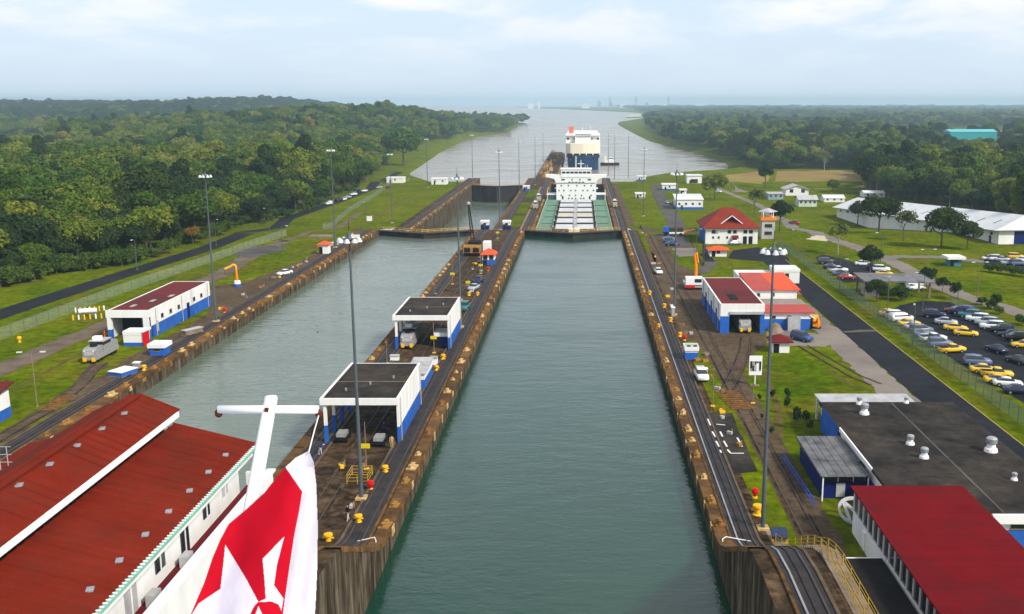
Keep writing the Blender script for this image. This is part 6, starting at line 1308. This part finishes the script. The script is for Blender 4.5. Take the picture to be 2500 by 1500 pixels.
def pose(stride=0.0, bend=0.0, armf=0.15):
    cb, sb = math.cos(bend), math.sin(bend)
    def T(x, y, z): return (x, y * cb - (z - 0.95) * sb, 0.95 + (z - 0.95) * cb + y * sb)
    J = {'hip': (0, 0, 0.95, 0.14), 'waist': T(0, 0, 1.12) + (0.135,), 'chest': T(0, 0, 1.36) + (0.15,), 'neck': T(0, 0, 1.52) + (0.065,), 'head': T(0, -0.03, 1.62) + (0.095,), 'crown': T(0, -0.02, 1.74) + (0.075,)}
    for d, s in (('l', -1), ('r', 1)):
        f = stride * s
        J[d + 'th'] = (s * 0.1, 0, 0.86, 0.098); J[d + 'kn'] = (s * 0.11, -f * 0.5 - 0.02, 0.48, 0.068); J[d + 'an'] = (s * 0.11, -f * 0.9 + 0.03, 0.08, 0.05); J[d + 'to'] = (s * 0.12, -f * 0.9 - 0.15, 0.04, 0.042)
        J[d + 'sh'] = T(s * 0.2, 0, 1.44) + (0.062,); J[d + 'el'] = T(s * 0.26, 0.04 + f * 0.4, 1.16) + (0.048,); J[d + 'wr'] = T(s * 0.25, -armf + f * 0.5, 0.95) + (0.034,); J[d + 'ha'] = T(s * 0.24, -armf - 0.06 + f * 0.5, 0.86) + (0.036,)
    return J
KHAKI = paint('khaki_cloth', (176, 150, 100), 0.9); BLUC = paint('blue_cloth', (40, 70, 150), 0.9); BLKC = paint('black_cloth', (30, 30, 36), 0.9); GRYC = paint('grey_cloth', (190, 195, 200), 0.9); HAIR = paint('dark_hair', (25, 20, 18), 0.8); HELM = paint('white_helmet', (230, 230, 225), 0.4); OHELM = paint('orange_helmet', (230, 120, 30), 0.5)
person('person in khaki overalls standing at the mouth of the near shelter', P(957, 1096, 2.2), 0.2, pose(0.05), [KHAKI, KHAKI, SKIN, HAIR], 1.05)
person('person in dark shirt and grey trousers walking at the near end of the centre wall', P(850, 1272, 2.2), -0.6, pose(0.25), [BLKC, GRYC, SKIN, OHELM])
person('person in blue shirt bending over by the left post of the near shelter', P(782, 1110, 2.2), 1.3, pose(0.15, 0.9, 0.3), [BLUC, GRYC, SKIN, HELM])
person('person in dark blue standing in the shade of the near shelter', P(938, 1062, 2.2), 0.9, pose(0.1), [BLUC, BLKC, SKIN, HELM])
person('person in black on the path behind the right bank yard', G(1702, 636, 0.05), 0.4, pose(0.2), [BLKC, BLKC, SKIN, HAIR])
# dark carts under the near shelter
for px_, py_, l in ((838, 1075, 'low dark trolley under the left side of the near shelter'), (928, 1085, 'pale and dark trolley at the right side of the near shelter')):
    p = P(px_, py_, 2.2); t = thing('trolley', l, 'trolley', p); MB().box(p.x - 0.8, p.x + 0.8, p.y - 1.4, p.y + 1.4, 2.6, 3.0).build('bed', DARK, t); MB().box(p.x - 0.6, p.x + 0.6, p.y - 1.2, p.y + 0.6, 3.0, 3.5).build('load', GREY, t)
    for sx in (-0.7, 0.7):
        for sy in (-1, 1): MB().cyl((p.x + sx - 0.08, p.y + sy, 2.45), (p.x + sx + 0.08, p.y + sy, 2.45), 0.25).build('wheel', TYRE, t)

# antenna frame at the left picture edge and a gull over the left chamber
q = D0(8, 1178, 56); t = thing('antenna_frame', 'white lattice antenna frame at the left picture edge beside the control house', 'antenna', q)
for k in range(3): MB().cyl((q.x - 0.5 + 0.45 * k, q.y, q.z), (q.x - 0.5 + 0.45 * k, q.y, q.z + 2.6 - 0.5 * abs(k - 1)), 0.025, n=6).build('upright', LGREY, t)
for k in range(5): MB().cyl((q.x - 0.7, q.y, q.z + 0.3 + 0.45 * k), (q.x + 0.65, q.y, q.z + 0.3 + 0.45 * k), 0.02, n=5).build('crossbar', LGREY, t)
MB().cyl((q.x, q.y, 10.7), (q.x, q.y, q.z + 0.1), 0.12, n=8).build('mast', LGREY, t)
q = D0(776, 812, 120); bw = [(0, -0.35, 0), (0.09, 0, 0.05), (0, 0.38, 0), (-0.09, 0, 0.05), (0, 0, -0.09), (0.35, 0.08, 0.28), (0.75, 0.18, 0.5), (0.3, 0.2, 0.22), (-0.35, 0.08, 0.28), (-0.75, 0.18, 0.5), (-0.3, 0.2, 0.22), (0, 0, 0.1)]
b = MB().add([(q.x + x, q.y + y, q.z + z) for x, y, z in bw], [(0, 1, 11), (0, 11, 3), (1, 2, 11), (11, 2, 3), (0, 4, 1), (0, 3, 4), (1, 4, 2), (3, 2, 4), (1, 5, 7), (5, 6, 7), (3, 10, 8), (8, 10, 9)])
tag(b.build('seabird', mat('bird_dark', (0.04, 0.04, 0.045), 0.9)), 'small dark bird flying low over the left chamber water', 'bird')
# ---------------------------------------------------------------- ensign staff and flag on our own ship
def D(px, py, t): v = ray(px, py) * t; return Vector((v.x, v.y, v.z + H))
t = thing('ensign_staff', 'white ensign staff with yardarm and rusty fittings on our own stern', 'flagstaff', D(565, 1500, 18.4))
top, mid, bot = D(662, 972, 20.0), D(617, 1213, 19.0), D(555, 1560, 17.7)
MB().cyl(bot, top, 0.145, 0.13, 20).build('staff', WHITE2, t, True); MB().lathe(top, [(0.13, -0.02), (0.11, 0.03), (0.03, 0.05)], 16).build('cap', WHITE2, t)
ya, yb = D(533, 1000, 19.8), D(778, 1001, 19.9); MB().cyl(ya, yb, 0.085, 0.085, 16).build('yardarm', WHITE2, t, True)
for q in (ya, yb): MB().lathe(q + Vector((0, 0, -0.16)), [(0.03, 0), (0.075, 0.04), (0.075, 0.12), (0.03, 0.17)], 8).build('rusty_block', mat('dark_rust', (0.10, 0.03, 0.015), 0.9, 0.4, scale=8), t)
c = top.lerp(bot, 0.055); MB().cbox(c + Vector((0.0, -0.14, 0.02)), (0.07, 0.06, 0.12)).build('rusty_lug', MATS['dark_rust'], t)
hal = thing('halyard', 'thin rope from the yardarm down to the flag corner', 'rope', yb); MB().tube([yb + Vector((0, 0, -0.1)), D(768, 1050, 19.1), D(754, 1104, 18.3)], 0.012, 5).build('rope', WHITE2, hal); MB().cbox(D(764, 1060, 19.3), (0.05, 0.05, 0.12)).build('shackle', DARK, hal)
out = [(754, 1102), (766, 1130), (772, 1180), (776, 1280), (775, 1380), (770, 1480), (762, 1600), (745, 1720), (420, 1720), (440, 1600), (466, 1500), (500, 1420), (520, 1360), (538, 1318), (558, 1280), (600, 1245), (645, 1204), (672, 1170), (696, 1142), (722, 1118)]
redz = [(697, 1141), (738, 1201), (730, 1250), (719, 1304), (706, 1390), (695, 1466), (684, 1560), (670, 1720), (300, 1720), (300, 1141)]
cross = [[(550, 1330), (600, 1412), (631, 1470), (622, 1478), (608, 1505), (590, 1560), (560, 1600), (420, 1600), (470, 1498), (485, 1474), (538, 1438), (545, 1380)],
         [(694, 1310), (641, 1365), (646, 1420), (649, 1462), (631, 1470), (663, 1469), (680, 1476), (687, 1491), (692, 1462), (669, 1429), (676, 1380)],
         [(631, 1480), (600, 1560), (640, 1650), (670, 1600), (650, 1520)]]
def inside(x, y, poly):
    r = False; j = len(poly) - 1
    for i in range(len(poly)):
        (xi, yi), (xj, yj) = poly[i], poly[j]
        if (yi > y) != (yj > y) and x < (xj - xi) * (y - yi) / (yj - yi) + xi: r = not r
        j = i
    return r
def flag_depth(x, y):
    e = 0.10 * math.sin((x - 560) / 34 + (y - 1200) / 90) + 0.03 * math.sin((x * 0.9 + y * 0.25) / 31 + math.sin(y / 60)) + 0.012 * math.sin((x + y * 0.2) / 13 + math.sin(y / 37) * 1.4)
    xr = lerp_tab([(1141, 697), (1201, 738), (1304, 719), (1466, 695), (1720, 670)], y)
    if x > xr: e += (x - xr) * 0.012 + 0.05 * math.sin((x - xr) / 8.0)
    return 18.3 - (y - 1100) * 0.0042 + e * min(1, (y - 1095) / 60)
FLR = mat('flag_red', (0.50, 0.004, 0.018), 0.85, 0.08, scale=1.6, bump=0.02, bscale=4); FLW = mat('flag_white', (0.74, 0.70, 0.80), 0.85, 0.06, scale=1.6, bump=0.02, bscale=4)
for fm in (FLR, FLW):
    b_ = fm.node_tree.nodes['Principled BSDF']; tr = fm.node_tree.nodes.new('ShaderNodeBsdfTranslucent'); tr.inputs['Color'].default_value = (0.7, 0.02, 0.05, 1) if fm is FLR else (0.8, 0.72, 0.8, 1)
    ms = fm.node_tree.nodes.new('ShaderNodeMixShader'); ms.inputs[0].default_value = 0.25; fm.node_tree.links.new(b_.outputs[0], ms.inputs[1]); fm.node_tree.links.new(tr.outputs[0], ms.inputs[2]); fm.node_tree.links.new(ms.outputs[0], fm.node_tree.nodes['Material Output'].inputs['Surface'])
st = 1.25; idx = {}; fv = []; ff = []; fmi = []
def vid(i, j):
    if (i, j) not in idx: idx[(i, j)] = len(fv); fv.append(tuple(D(400 + i * st, 1095 + j * st, flag_depth(400 + i * st, 1095 + j * st))))
    return idx[(i, j)]
for i in range(int(390 / st)):
    for j in range(int(630 / st)):
        x, y = 400 + (i + 0.5) * st, 1095 + (j + 0.5) * st
        if inside(x, y, out):
            ff.append((vid(i, j + 1), vid(i + 1, j + 1), vid(i + 1, j), vid(i, j)))
            fmi.append(0 if inside(x, y, redz) and not any(inside(x, y, c_) for c_ in cross) else 1)
me = bpy.data.meshes.new('flag'); me.from_pydata(fv, [], ff); me.materials.append(FLR); me.materials.append(FLW); me.polygons.foreach_set('material_index', fmi); me.polygons.foreach_set('use_smooth', [True] * len(ff))
fl = bpy.data.objects.new('flag', me); COL.objects.link(fl); tag(fl, 'red flag with white eight pointed cross and white border hanging at the stern', 'flag')
so = fl.modifiers.new('thick', 'SOLIDIFY'); so.thickness = 0.006
# ---------------------------------------------------------------- trees
def np_mesh(name, v, n_quads, m, smooth=False):
    me = bpy.data.meshes.new(name); me.vertices.add(len(v)); me.vertices.foreach_set('co', v.astype(np.float32).ravel())
    me.loops.add(n_quads * 4); me.loops.foreach_set('vertex_index', np.arange(n_quads * 4, dtype=np.int32))
    me.polygons.add(n_quads); me.polygons.foreach_set('loop_start', np.arange(0, n_quads * 4, 4, dtype=np.int32)); me.polygons.foreach_set('loop_total', np.full(n_quads, 4, dtype=np.int32))
    me.update(); me.validate(); me.materials.append(m); return me
def crown_mesh(seed, rx, rz, zc, nb, nl, ls, m, spread=0.74, blob=(0.20, 0.44)):
    g = np.random.default_rng(seed)
    d = g.normal(size=(nb, 3)); d /= np.linalg.norm(d, axis=1)[:, None]; d[:, 2] = np.where(d[:, 2] < -0.3, -d[:, 2], d[:, 2])
    c = d * (g.uniform(0.25, 1.0, (nb, 1)) ** 0.6) * spread * np.array([rx, rx, rz]) + np.array([0, 0, zc])
    rb = rx * g.uniform(*blob, nb)
    k = g.choice(nb, nl, p=rb ** 2 / (rb ** 2).sum())
    n = g.normal(size=(nl, 3)); n[:, 2] += 0.45; n /= np.linalg.norm(n, axis=1)[:, None]
    p = c[k] + n * (rb[k] * g.uniform(0.72, 1.08, nl))[:, None] * np.array([1, 1, 0.82])
    nn = n * 0.8 + g.normal(size=(nl, 3)) * 0.42 + np.array([0, 0, 0.25]); nn /= np.linalg.norm(nn, axis=1)[:, None]
    a = np.cross(nn, g.normal(size=(nl, 3))); a /= np.linalg.norm(a, axis=1)[:, None]; b = np.cross(nn, a)
    s = (ls * g.uniform(0.55, 1.3, nl))[:, None] * 0.5
    a = a * s; b = b * s * g.uniform(0.55, 1.0, nl)[:, None]
    v = np.stack([p - a - b * 0.6, p + a * 0.7 - b, p + a + b * 0.7, p - a * 0.6 + b], axis=1).reshape(-1, 3)
    return np_mesh('crown', v, nl, m)
def trunk_mesh(seed, h, r, m, limbs=4, rx=4.0):
    g = random.Random(seed); b = MB(); pts = [Vector((0, 0, -0.4)), Vector((g.uniform(-.2, .2), g.uniform(-.2, .2), h * 0.4)), Vector((g.uniform(-.5, .5), g.uniform(-.5, .5), h * 0.72))]
    b.cyl(pts[0], pts[1], r, r * 0.75, 8); b.cyl(pts[1], pts[2], r * 0.75, r * 0.5, 8)
    for k in range(limbs):
        a = k * 2 * math.pi / limbs + g.uniform(-.4, .4); s = pts[1].lerp(pts[2], g.uniform(0.1, 1)); e = s + Vector((math.cos(a) * rx * 0.5, math.sin(a) * rx * 0.5, h * g.uniform(0.12, 0.28))); b.cyl(s, e, r * 0.42, r * 0.14, 6)
    return b.mesh('trunk', m)
SPEC = {  # radius, crown half height, crown centre, blobs, leaves, leaf size
    'round': dict(rx=5.8, rz=4.6, zc=7.0, nb=20, nl=4200, ls=0.62), 'broad': dict(rx=7.4, rz=3.8, zc=7.8, nb=26, nl=5200, ls=0.64), 'tall': dict(rx=4.8, rz=6.4, zc=8.4, nb=18, nl=4000, ls=0.6),
    'loose': dict(rx=6.0, rz=4.2, zc=7.4, nb=15, nl=2900, ls=0.62), 'dense': dict(rx=6.2, rz=5.2, zc=6.6, nb=28, nl=5000, ls=0.62), 'small': dict(rx=3.4, rz=3.0, zc=4.4, nb=12, nl=1800, ls=0.45)}
PROTO = {}
for i, (k, s) in enumerate(SPEC.items()):
    PROTO[k] = (crown_mesh(40 + i, m=LEAF, **s), trunk_mesh(i, s['zc'] + 1, 0.32 if k != 'small' else 0.14, BARK, 5, s['rx']))
    PROTO[k + '_dark'] = (crown_mesh(60 + i, m=LEAFD, **s), PROTO[k][1])
PROTO['bare'] = (crown_mesh(90, 5.5, 4.0, 8.5, 12, 420, 0.7, LEAFL), trunk_mesh(90, 10, 0.24, BARKP, 7, 6))
PROTO['airy'] = (crown_mesh(91, 5.5, 3.4, 7.5, 12, 800, 0.7, LEAFL), trunk_mesh(91, 9, 0.2, BARK, 6, 5))
PROTO['shrub'] = (crown_mesh(92, 1.3, 1.3, 1.3, 8, 420, 0.34, LEAFD, 0.6), trunk_mesh(92, 1.6, 0.06, BARK, 3, 1))
PROTO['bush'] = (crown_mesh(93, 2.0, 1.5, 1.2, 12, 1100, 0.32, LEAFM, 0.75), trunk_mesh(93, 1.6, 0.08, BARK, 3, 1))
def tree(kind, loc, s, label, group=None, name='broadleaf_tree', cat='tree', sz=1.0):
    c, tr = PROTO[kind]; t = thing(name, label, cat, loc, random.uniform(0, 6.28), group); t.scale = (s, s, s * sz)
    inst('trunk', tr, t); co = inst('crown', c, t); return t, co
def px_tree(kind, px, py, wpx, label, **k):
    p = G(px, py); c = PROTO[kind][0]; base = SPEC.get(kind.replace('_dark', ''), dict(rx=5.5))['rx'] if kind not in ('shrub', 'bush') else (1.3 if kind == 'shrub' else 2.0)
    w = wpx / F * p.y; return tree(kind, p, w / (2 * base * 0.98), label, **k)
px_tree('round', 1745, 488, 64, 'single dark round tree on the far right lawn')
px_tree('dense', 2032, 471, 34, 'small round green tree before the dry field', name='round_bush')
px_tree('broad_dark', 2146, 569, 112, 'big dark spreading tree in front of the warehouse')
px_tree('loose_dark', 2093, 552, 62, 'smaller dark tree left of the big one at the warehouse')
px_tree('airy', 2205, 590, 74, 'thin pale green tree between the warehouse trees')
px_tree('dense_dark', 2298, 606, 104, 'large dark round tree at the middle of the warehouse')
px_tree('round_dark', 2361, 610, 70, 'dark tree nearest the warehouse gable end')
px_tree('bare', 2046, 622, 70, 'sparse pale tree on the lawn beside the pale road')
px_tree('loose_dark', 1903, 566, 78, 'dark tree beside the watch tower')
px_tree('airy', 1842, 524, 60, 'olive tree behind the red roofed house')
px_tree('tall_dark', 1868, 458, 44, 'narrow dark tree at the left end of the dry field')
px_tree('loose_dark', 2123, 678, 82, 'dark tree over the small upper car park')
px_tree('dense_dark', 2140, 738, 60, 'dark bushy tree in front of the gate canopy')
px_tree('bush', 2200, 735, 60, 'hedge bush under the right end of the gate canopy', name='hedge_bush', cat='bush')
for i, (a, b, s) in enumerate(((2262, 700, 50), (2300, 716, 40), (2338, 733, 44), (2425, 755, 40))): px_tree('small_dark', a, b, s, f'small dark street tree, {ORD[i + 1]} along the pale road beyond the car park', group='street trees', name='street_tree')
for i, (a, b, s) in enumerate(((2415, 665, 34), (2440, 668, 40), (2470, 672, 38), (2495, 676, 36))): px_tree('bush', a, b, s, f'dark clipped bush, {ORD[i + 1]} from the left under the far right car park', group='hedge bushes', name='hedge_bush', cat='bush')
for i, (a, b, s) in enumerate(((2398, 745, 34), (2420, 756, 36), (2440, 768, 34), (2495, 795, 44))): px_tree('bush', a, b, s, f'low green bush, {ORD[i + 1]} from the left beyond the car park fence', group='bushes beyond the fence', name='hedge_bush', cat='bush')
for i, (a, b, s, k) in enumerate(((1920, 1013, 26, 'shrub'), (1921, 985, 22, 'shrub'), (1945, 1048, 32, 'shrub'), (1966, 1045, 26, 'shrub'), (1886, 985, 20, 'shrub'), (1853, 985, 14, 'shrub'), (1884, 1072, 18, 'shrub'), (1860, 1030, 12, 'shrub'), (1978, 1062, 22, 'shrub'))): px_tree(k, a, b, s, f'dark ornamental shrub, {ORD[i + 1]} of the planting by the annex', group='shrubs by the annex', name='garden_shrub', cat='shrub', sz=1.9)
px_tree('shrub', 2095, 1190, 46, 'palm like green bush at the corner of the grey annex roof', name='garden_shrub', cat='shrub', sz=1.6)
px_tree('dense', 985, 405, 92, 'big round tree standing alone by the left shore')

for i, (a, b, s) in enumerate(((2140, 476, 60), (2236, 494, 66), (2318, 512, 60), (2372, 524, 56), (2012, 420, 46))): px_tree('bare', a, b, s, f'pale bare trunked tree before the right hand woods, {ORD[i + 1]} listed from the warehouse end' if i < 4 else 'pale thin tree at the back of the dry field')
LEAFO = leaf_mat('orange_blossom', [(0, (0.16, 0.085, 0.012)), (1, (0.20, 0.11, 0.02))]); PROTO['blossom'] = (crown_mesh(97, 5.0, 4.6, 7.5, 14, 1900, 0.6, LEAFO), PROTO['round'][1])
px_tree('blossom', 472, 598, 44, 'orange blossoming tree on the forest edge near the first mast')
# ---------------------------------------------------------------- forest
def proj(x, y, z):
    f = y * CT - (z - H) * ST; u = x / f; v = (y * ST + (z - H) * CT) / f
    return PX + u * F, PY - v * F
LB = [(-300, 775), (0, 700), (80, 682), (160, 664), (330, 640), (430, 606), (500, 580), (570, 560), (640, 545), (700, 528), (745, 512), (790, 492), (830, 478), (870, 458), (905, 438), (930, 420), (950, 385), (1000, 360), (1050, 348), (1100, 343), (1140, 336), (1165, 331), (1240, 324), (1265, 306)]
RB = [(1500, 262), (1560, 268), (1600, 330), (1640, 355), (1700, 370), (1760, 392), (1790, 405), (1880, 415), (2000, 414), (2100, 418), (2112, 470), (2170, 488), (2300, 515), (2420, 540), (2480, 552), (2520, 580), (2700, 610)]
kinds = ['round', 'broad', 'tall', 'loose', 'dense']
pts = []; edge_trees = []
def ok_left(px, py, x, y):
    if px > 1290 or py > lerp_tab(LB, px): return False
    if x > lerp_tab(edgeL, y) - 5: return False
    if px < 125 and 1060 < y < 1570: return False
    return True
def ok_right(px, py, x, y):
    if px < 1500 or py > lerp_tab(RB, px): return False
    if x < lerp_tab(edgeR, y) + 14: return False
    if 2150 < px < 2480 and 1480 < y < 2350: return False
    if 1840 < px < 2060 and 2500 < y < 3300: return False
    if 2285 < px < 2455 and y < 1450 and proj(x, y, land_z(x, y) + 17)[1] < 350: return False
    return True
def spacing(y): return 8.0 if y < 420 else 9.5 if y < 700 else 11 if y < 1200 else 14 if y < 2000 else 17 if y < 3000 else 25 if y < 4300 else 36 if y < 6000 else 70
y = 120.0
while y < 9500:
    s = spacing(y); xmin, xmax = (-170 - PX) / F * y * 1.02 - 5, (2700 - PX) / F * y * 1.02 + 5
    x = xmin
    while x < xmax:
        xx, yy = x + random.uniform(-.45, .45) * s, y + random.uniform(-.45, .45) * s; x += s
        if -60 < xx < 20 and yy < 1500: continue
        z = land_z(xx, yy); px_, py_ = proj(xx, yy, z); L_ = xx < 0
        okk = ok_left(px_, py_, xx, yy) if xx < 40 and px_ < 1300 else ok_right(px_, py_, xx, yy)
        if not okk: continue
        if not L_ and yy > 1400 and random.random() < 0.12: continue
        bound = lerp_tab(LB if L_ else RB, px_)
        sc = random.choice((random.uniform(0.75, 1.15), random.uniform(1.0, 1.6))) * (1.08 if yy < 420 else 1.25) * (s / 14 if s > 14 else 1)
        if L_ and bound - py_ < 22 and yy < 720: sc *= 0.72
        sz = random.uniform(0.85, 1.25) * (1 if s <= 14 else 14 / s)
        if bound - py_ < 16 and yy < 760 and len(edge_trees) < 150: edge_trees.append((xx, yy, z, sc, L_)); continue
        pts.append((xx, yy, z, sc, sc * sz, random.uniform(0, 6.28), random.randrange(5) + (5 if (not L_ and random.random() < 0.5) or (L_ and random.random() < (0.85 if yy > 2600 or (yy > 1500 and xx < -520 and z > -6) else 0.5 if bound - py_ < 75 and yy < 480 else 0.16)) else 0)))  # dark crowns here stand in for cloud shade over right woods and far ridge
    y += s * 0.92
edge_trees.sort(key=lambda e: proj(e[0], e[1], e[2])[0]); ec = {True: 0, False: 0}
for i, (x, y, z, s, L_) in enumerate(edge_trees):
    ec[L_] += 1
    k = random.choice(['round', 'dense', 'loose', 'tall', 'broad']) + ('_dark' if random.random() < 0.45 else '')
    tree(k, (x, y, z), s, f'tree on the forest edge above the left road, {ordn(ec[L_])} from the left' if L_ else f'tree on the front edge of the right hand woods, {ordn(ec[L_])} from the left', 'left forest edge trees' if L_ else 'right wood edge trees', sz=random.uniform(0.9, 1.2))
shr = thing
for k in range(120):   # undergrowth along the left wood
    a = k * 7.4 + random.uniform(-3, 3); px_, py_ = a, lerp_tab(LB, a) + random.uniform(-9, 6); p = G(px_, py_)
    tree('bush', p, random.uniform(0.6, 2.0), f'low bush at the foot of the left forest edge, {ordn(k + 1)} from the left', 'bushes at the left forest edge', 'bush', 'bush')
protos = []
for i, k in enumerate(kinds + kinds):
    t, c = tree(k if i < 5 else k + '_dark', G(*[(60, 655), (250, 628), (420, 590), (560, 545), (690, 515), (2200, 478), (2290, 498), (2380, 520), (2440, 535), (2150, 470)][i]), 1.0, ['rounded tree just inside the left forest, farthest left', 'broad topped tree just inside the left forest', 'tall tree just inside the left forest', 'loose crowned tree just inside the left forest near the second mast', 'dense crowned tree just inside the left forest near the parked van', 'dark rounded tree behind the warehouse roof', 'dark broad tree behind the middle of the warehouse', 'dark tall tree behind the right half of the warehouse', 'dark loose tree behind the warehouse gable', 'dark dense tree at the left end of the right hand woods'][i]); protos.append(c)
me = bpy.data.meshes.new('forest'); me.from_pydata([p[:3] for p in pts], [], [])
a = me.attributes.new('scl', 'FLOAT_VECTOR', 'POINT'); a.data.foreach_set('vector', np.array([(p[3], p[3], p[4]) for p in pts], dtype=np.float32).ravel())
a = me.attributes.new('rot', 'FLOAT_VECTOR', 'POINT'); a.data.foreach_set('vector', np.array([(0, 0, p[5]) for p in pts], dtype=np.float32).ravel())
a = me.attributes.new('pick', 'INT', 'POINT'); a.data.foreach_set('value', np.array([p[6] for p in pts], dtype=np.int32))
fo = bpy.data.objects.new('forest', me); COL.objects.link(fo); fo['kind'] = 'stuff'; fo['label'] = 'rainforest canopy covering both banks out to the hills'; fo['category'] = 'forest'
ng = bpy.data.node_groups.new('forest_scatter', 'GeometryNodeTree')
ng.interface.new_socket('Geometry', in_out='INPUT', socket_type='NodeSocketGeometry'); ng.interface.new_socket('Geometry', in_out='OUTPUT', socket_type='NodeSocketGeometry')
gi, go = ng.nodes.new('NodeGroupInput'), ng.nodes.new('NodeGroupOutput'); iop = ng.nodes.new('GeometryNodeInstanceOnPoints'); jn = ng.nodes.new('GeometryNodeJoinGeometry')
for c in reversed(protos):      # joined instances are numbered from the last link
    oi = ng.nodes.new('GeometryNodeObjectInfo'); oi.inputs['Object'].default_value = c; oi.inputs['As Instance'].default_value = True; oi.transform_space = 'ORIGINAL'
    ng.links.new(oi.outputs['Geometry'], jn.inputs[0])
def na(nm, ty):
    n = ng.nodes.new('GeometryNodeInputNamedAttribute'); n.data_type = ty; n.inputs['Name'].default_value = nm; return n.outputs['Attribute']
mp_ = ng.nodes.new('GeometryNodeMeshToPoints')
ng.links.new(gi.outputs[0], mp_.inputs['Mesh']); ng.links.new(mp_.outputs[0], iop.inputs['Points']); ng.links.new(jn.outputs[0], iop.inputs['Instance']); iop.inputs['Pick Instance'].default_value = True
ng.links.new(na('pick', 'INT'), iop.inputs['Instance Index']); ng.links.new(na('rot', 'FLOAT_VECTOR'), iop.inputs['Rotation']); ng.links.new(na('scl', 'FLOAT_VECTOR'), iop.inputs['Scale'])
ng.links.new(iop.outputs[0], go.inputs[0])
md = fo.modifiers.new('scatter', 'NODES'); md.node_group = ng
print('forest points', len(pts), 'edge', len(edge_trees))
struct(strip('bare_ground', [Vector((620, 2050, 0)), Vector((760, 2080, 0)), Vector((800, 2050, 0))], 150, SAND, 0.4, 30)); struct(strip('dry_field', [Vector((700, 1900, 0)), Vector((1000, 1950, 0))], 300, TANF, 0.3, 30)); struct(strip('dry_field', [Vector((480, 2850, 0)), Vector((800, 2900, 0))], 500, TANF, 0.3, 30))
struct(strip('bare_ground', [Vector((-1400, 1500, 0)), Vector((-800, 1470, 0))], 130, SAND, 0.4, 30))
sheet('bare_ground', [tuple(P(1525, 286, -13.9)), tuple(P(1640, 284, -13.9)), tuple(P(1645, 279, -13.9)), tuple(P(1540, 280, -13.9))], SAND)

# ---------------------------------------------------------------- far skyline
SKYW = mat('far_white', (0.7, 0.7, 0.7), 0.7, 0.05); SKYG = mat('far_grey', (0.25, 0.27, 0.3), 0.7, 0.1)
for i, (px_, w_, h_, m) in enumerate(((1298, 14, 9, SKYW), (1318, 6, 14, SKYW), (1430, 18, 8, SKYW), (1462, 8, 16, SKYG), (1490, 10, 12, SKYG), (1520, 16, 9, SKYW), (1576, 9, 10, SKYG), (1620, 8, 13, SKYW), (1700, 18, 7, SKYW), (1768, 7, 10, SKYW), (1900, 22, 7, SKYW), (1960, 26, 6, SKYW), (2090, 16, 7, SKYW))):
    Yf = 8200 + (i * 137) % 900; k = Yf / F; x = (px_ - PX) * k; w2 = w_ * k * 0.5; hh = h_ * k * 0.75
    t = thing('far_building', f'hazy pale port building on the horizon, {i + 1 if i > 13 else ORD[i + 1]} from the left', 'building', (x, Yf, -14), 0, 'far port buildings')
    MB().box(x - w2, x + w2, Yf, Yf + 40, -15, hh - 5).build('block', m, t); MB().box(x - w2 * 0.5, x + w2 * 0.4, Yf + 5, Yf + 30, hh - 5, hh + 6).build('upper_block', m, t)
for i, px_ in enumerate((1488, 1550, 1628)):
    Yf = 7600; k = Yf / F; x = (px_ - PX) * k; t = thing('port_crane', f'hazy dark port crane on the horizon, {ORD[i + 1]} from the left', 'crane', (x, Yf, -14), 0, 'far port cranes'); hh = 26 * k
    for sx in (-6, 6): MB().box(x + sx - 2, x + sx + 2, Yf, Yf + 4, -15, hh * 0.72).build('leg', SKYG, t)
    MB().box(x - 2.5, x + 2.5, Yf, Yf + 4, hh * 0.72, hh).build('mast', SKYG, t); MB().box(x - 9, x + 8, Yf - 1, Yf + 3, hh * 0.62, hh * 0.70).build('girder', SKYG, t)

# ---------------------------------------------------------------- hazy air
hb = MB().box(-11800, 11800, -60, 15300, -34, 82)
ho = hb.build('haze', GREY); ho.data.materials.clear()
hm = bpy.data.materials.new('haze_air'); hm.use_nodes = True; hn = hm.node_tree; hn.nodes.clear()
pv = hn.nodes.new('ShaderNodeVolumePrincipled'); pv.inputs['Color'].default_value = (0.62, 0.84, 1.0, 1); pv.inputs['Density'].default_value = HAZE; pv.inputs['Anisotropy'].default_value = 0.2
mo = hn.nodes.new('ShaderNodeOutputMaterial'); hn.links.new(pv.outputs[0], mo.inputs['Volume']); ho.data.materials.append(hm); ho['kind'] = 'stuff'; ho['label'] = 'pale humid haze filling the air'; ho['category'] = 'haze'
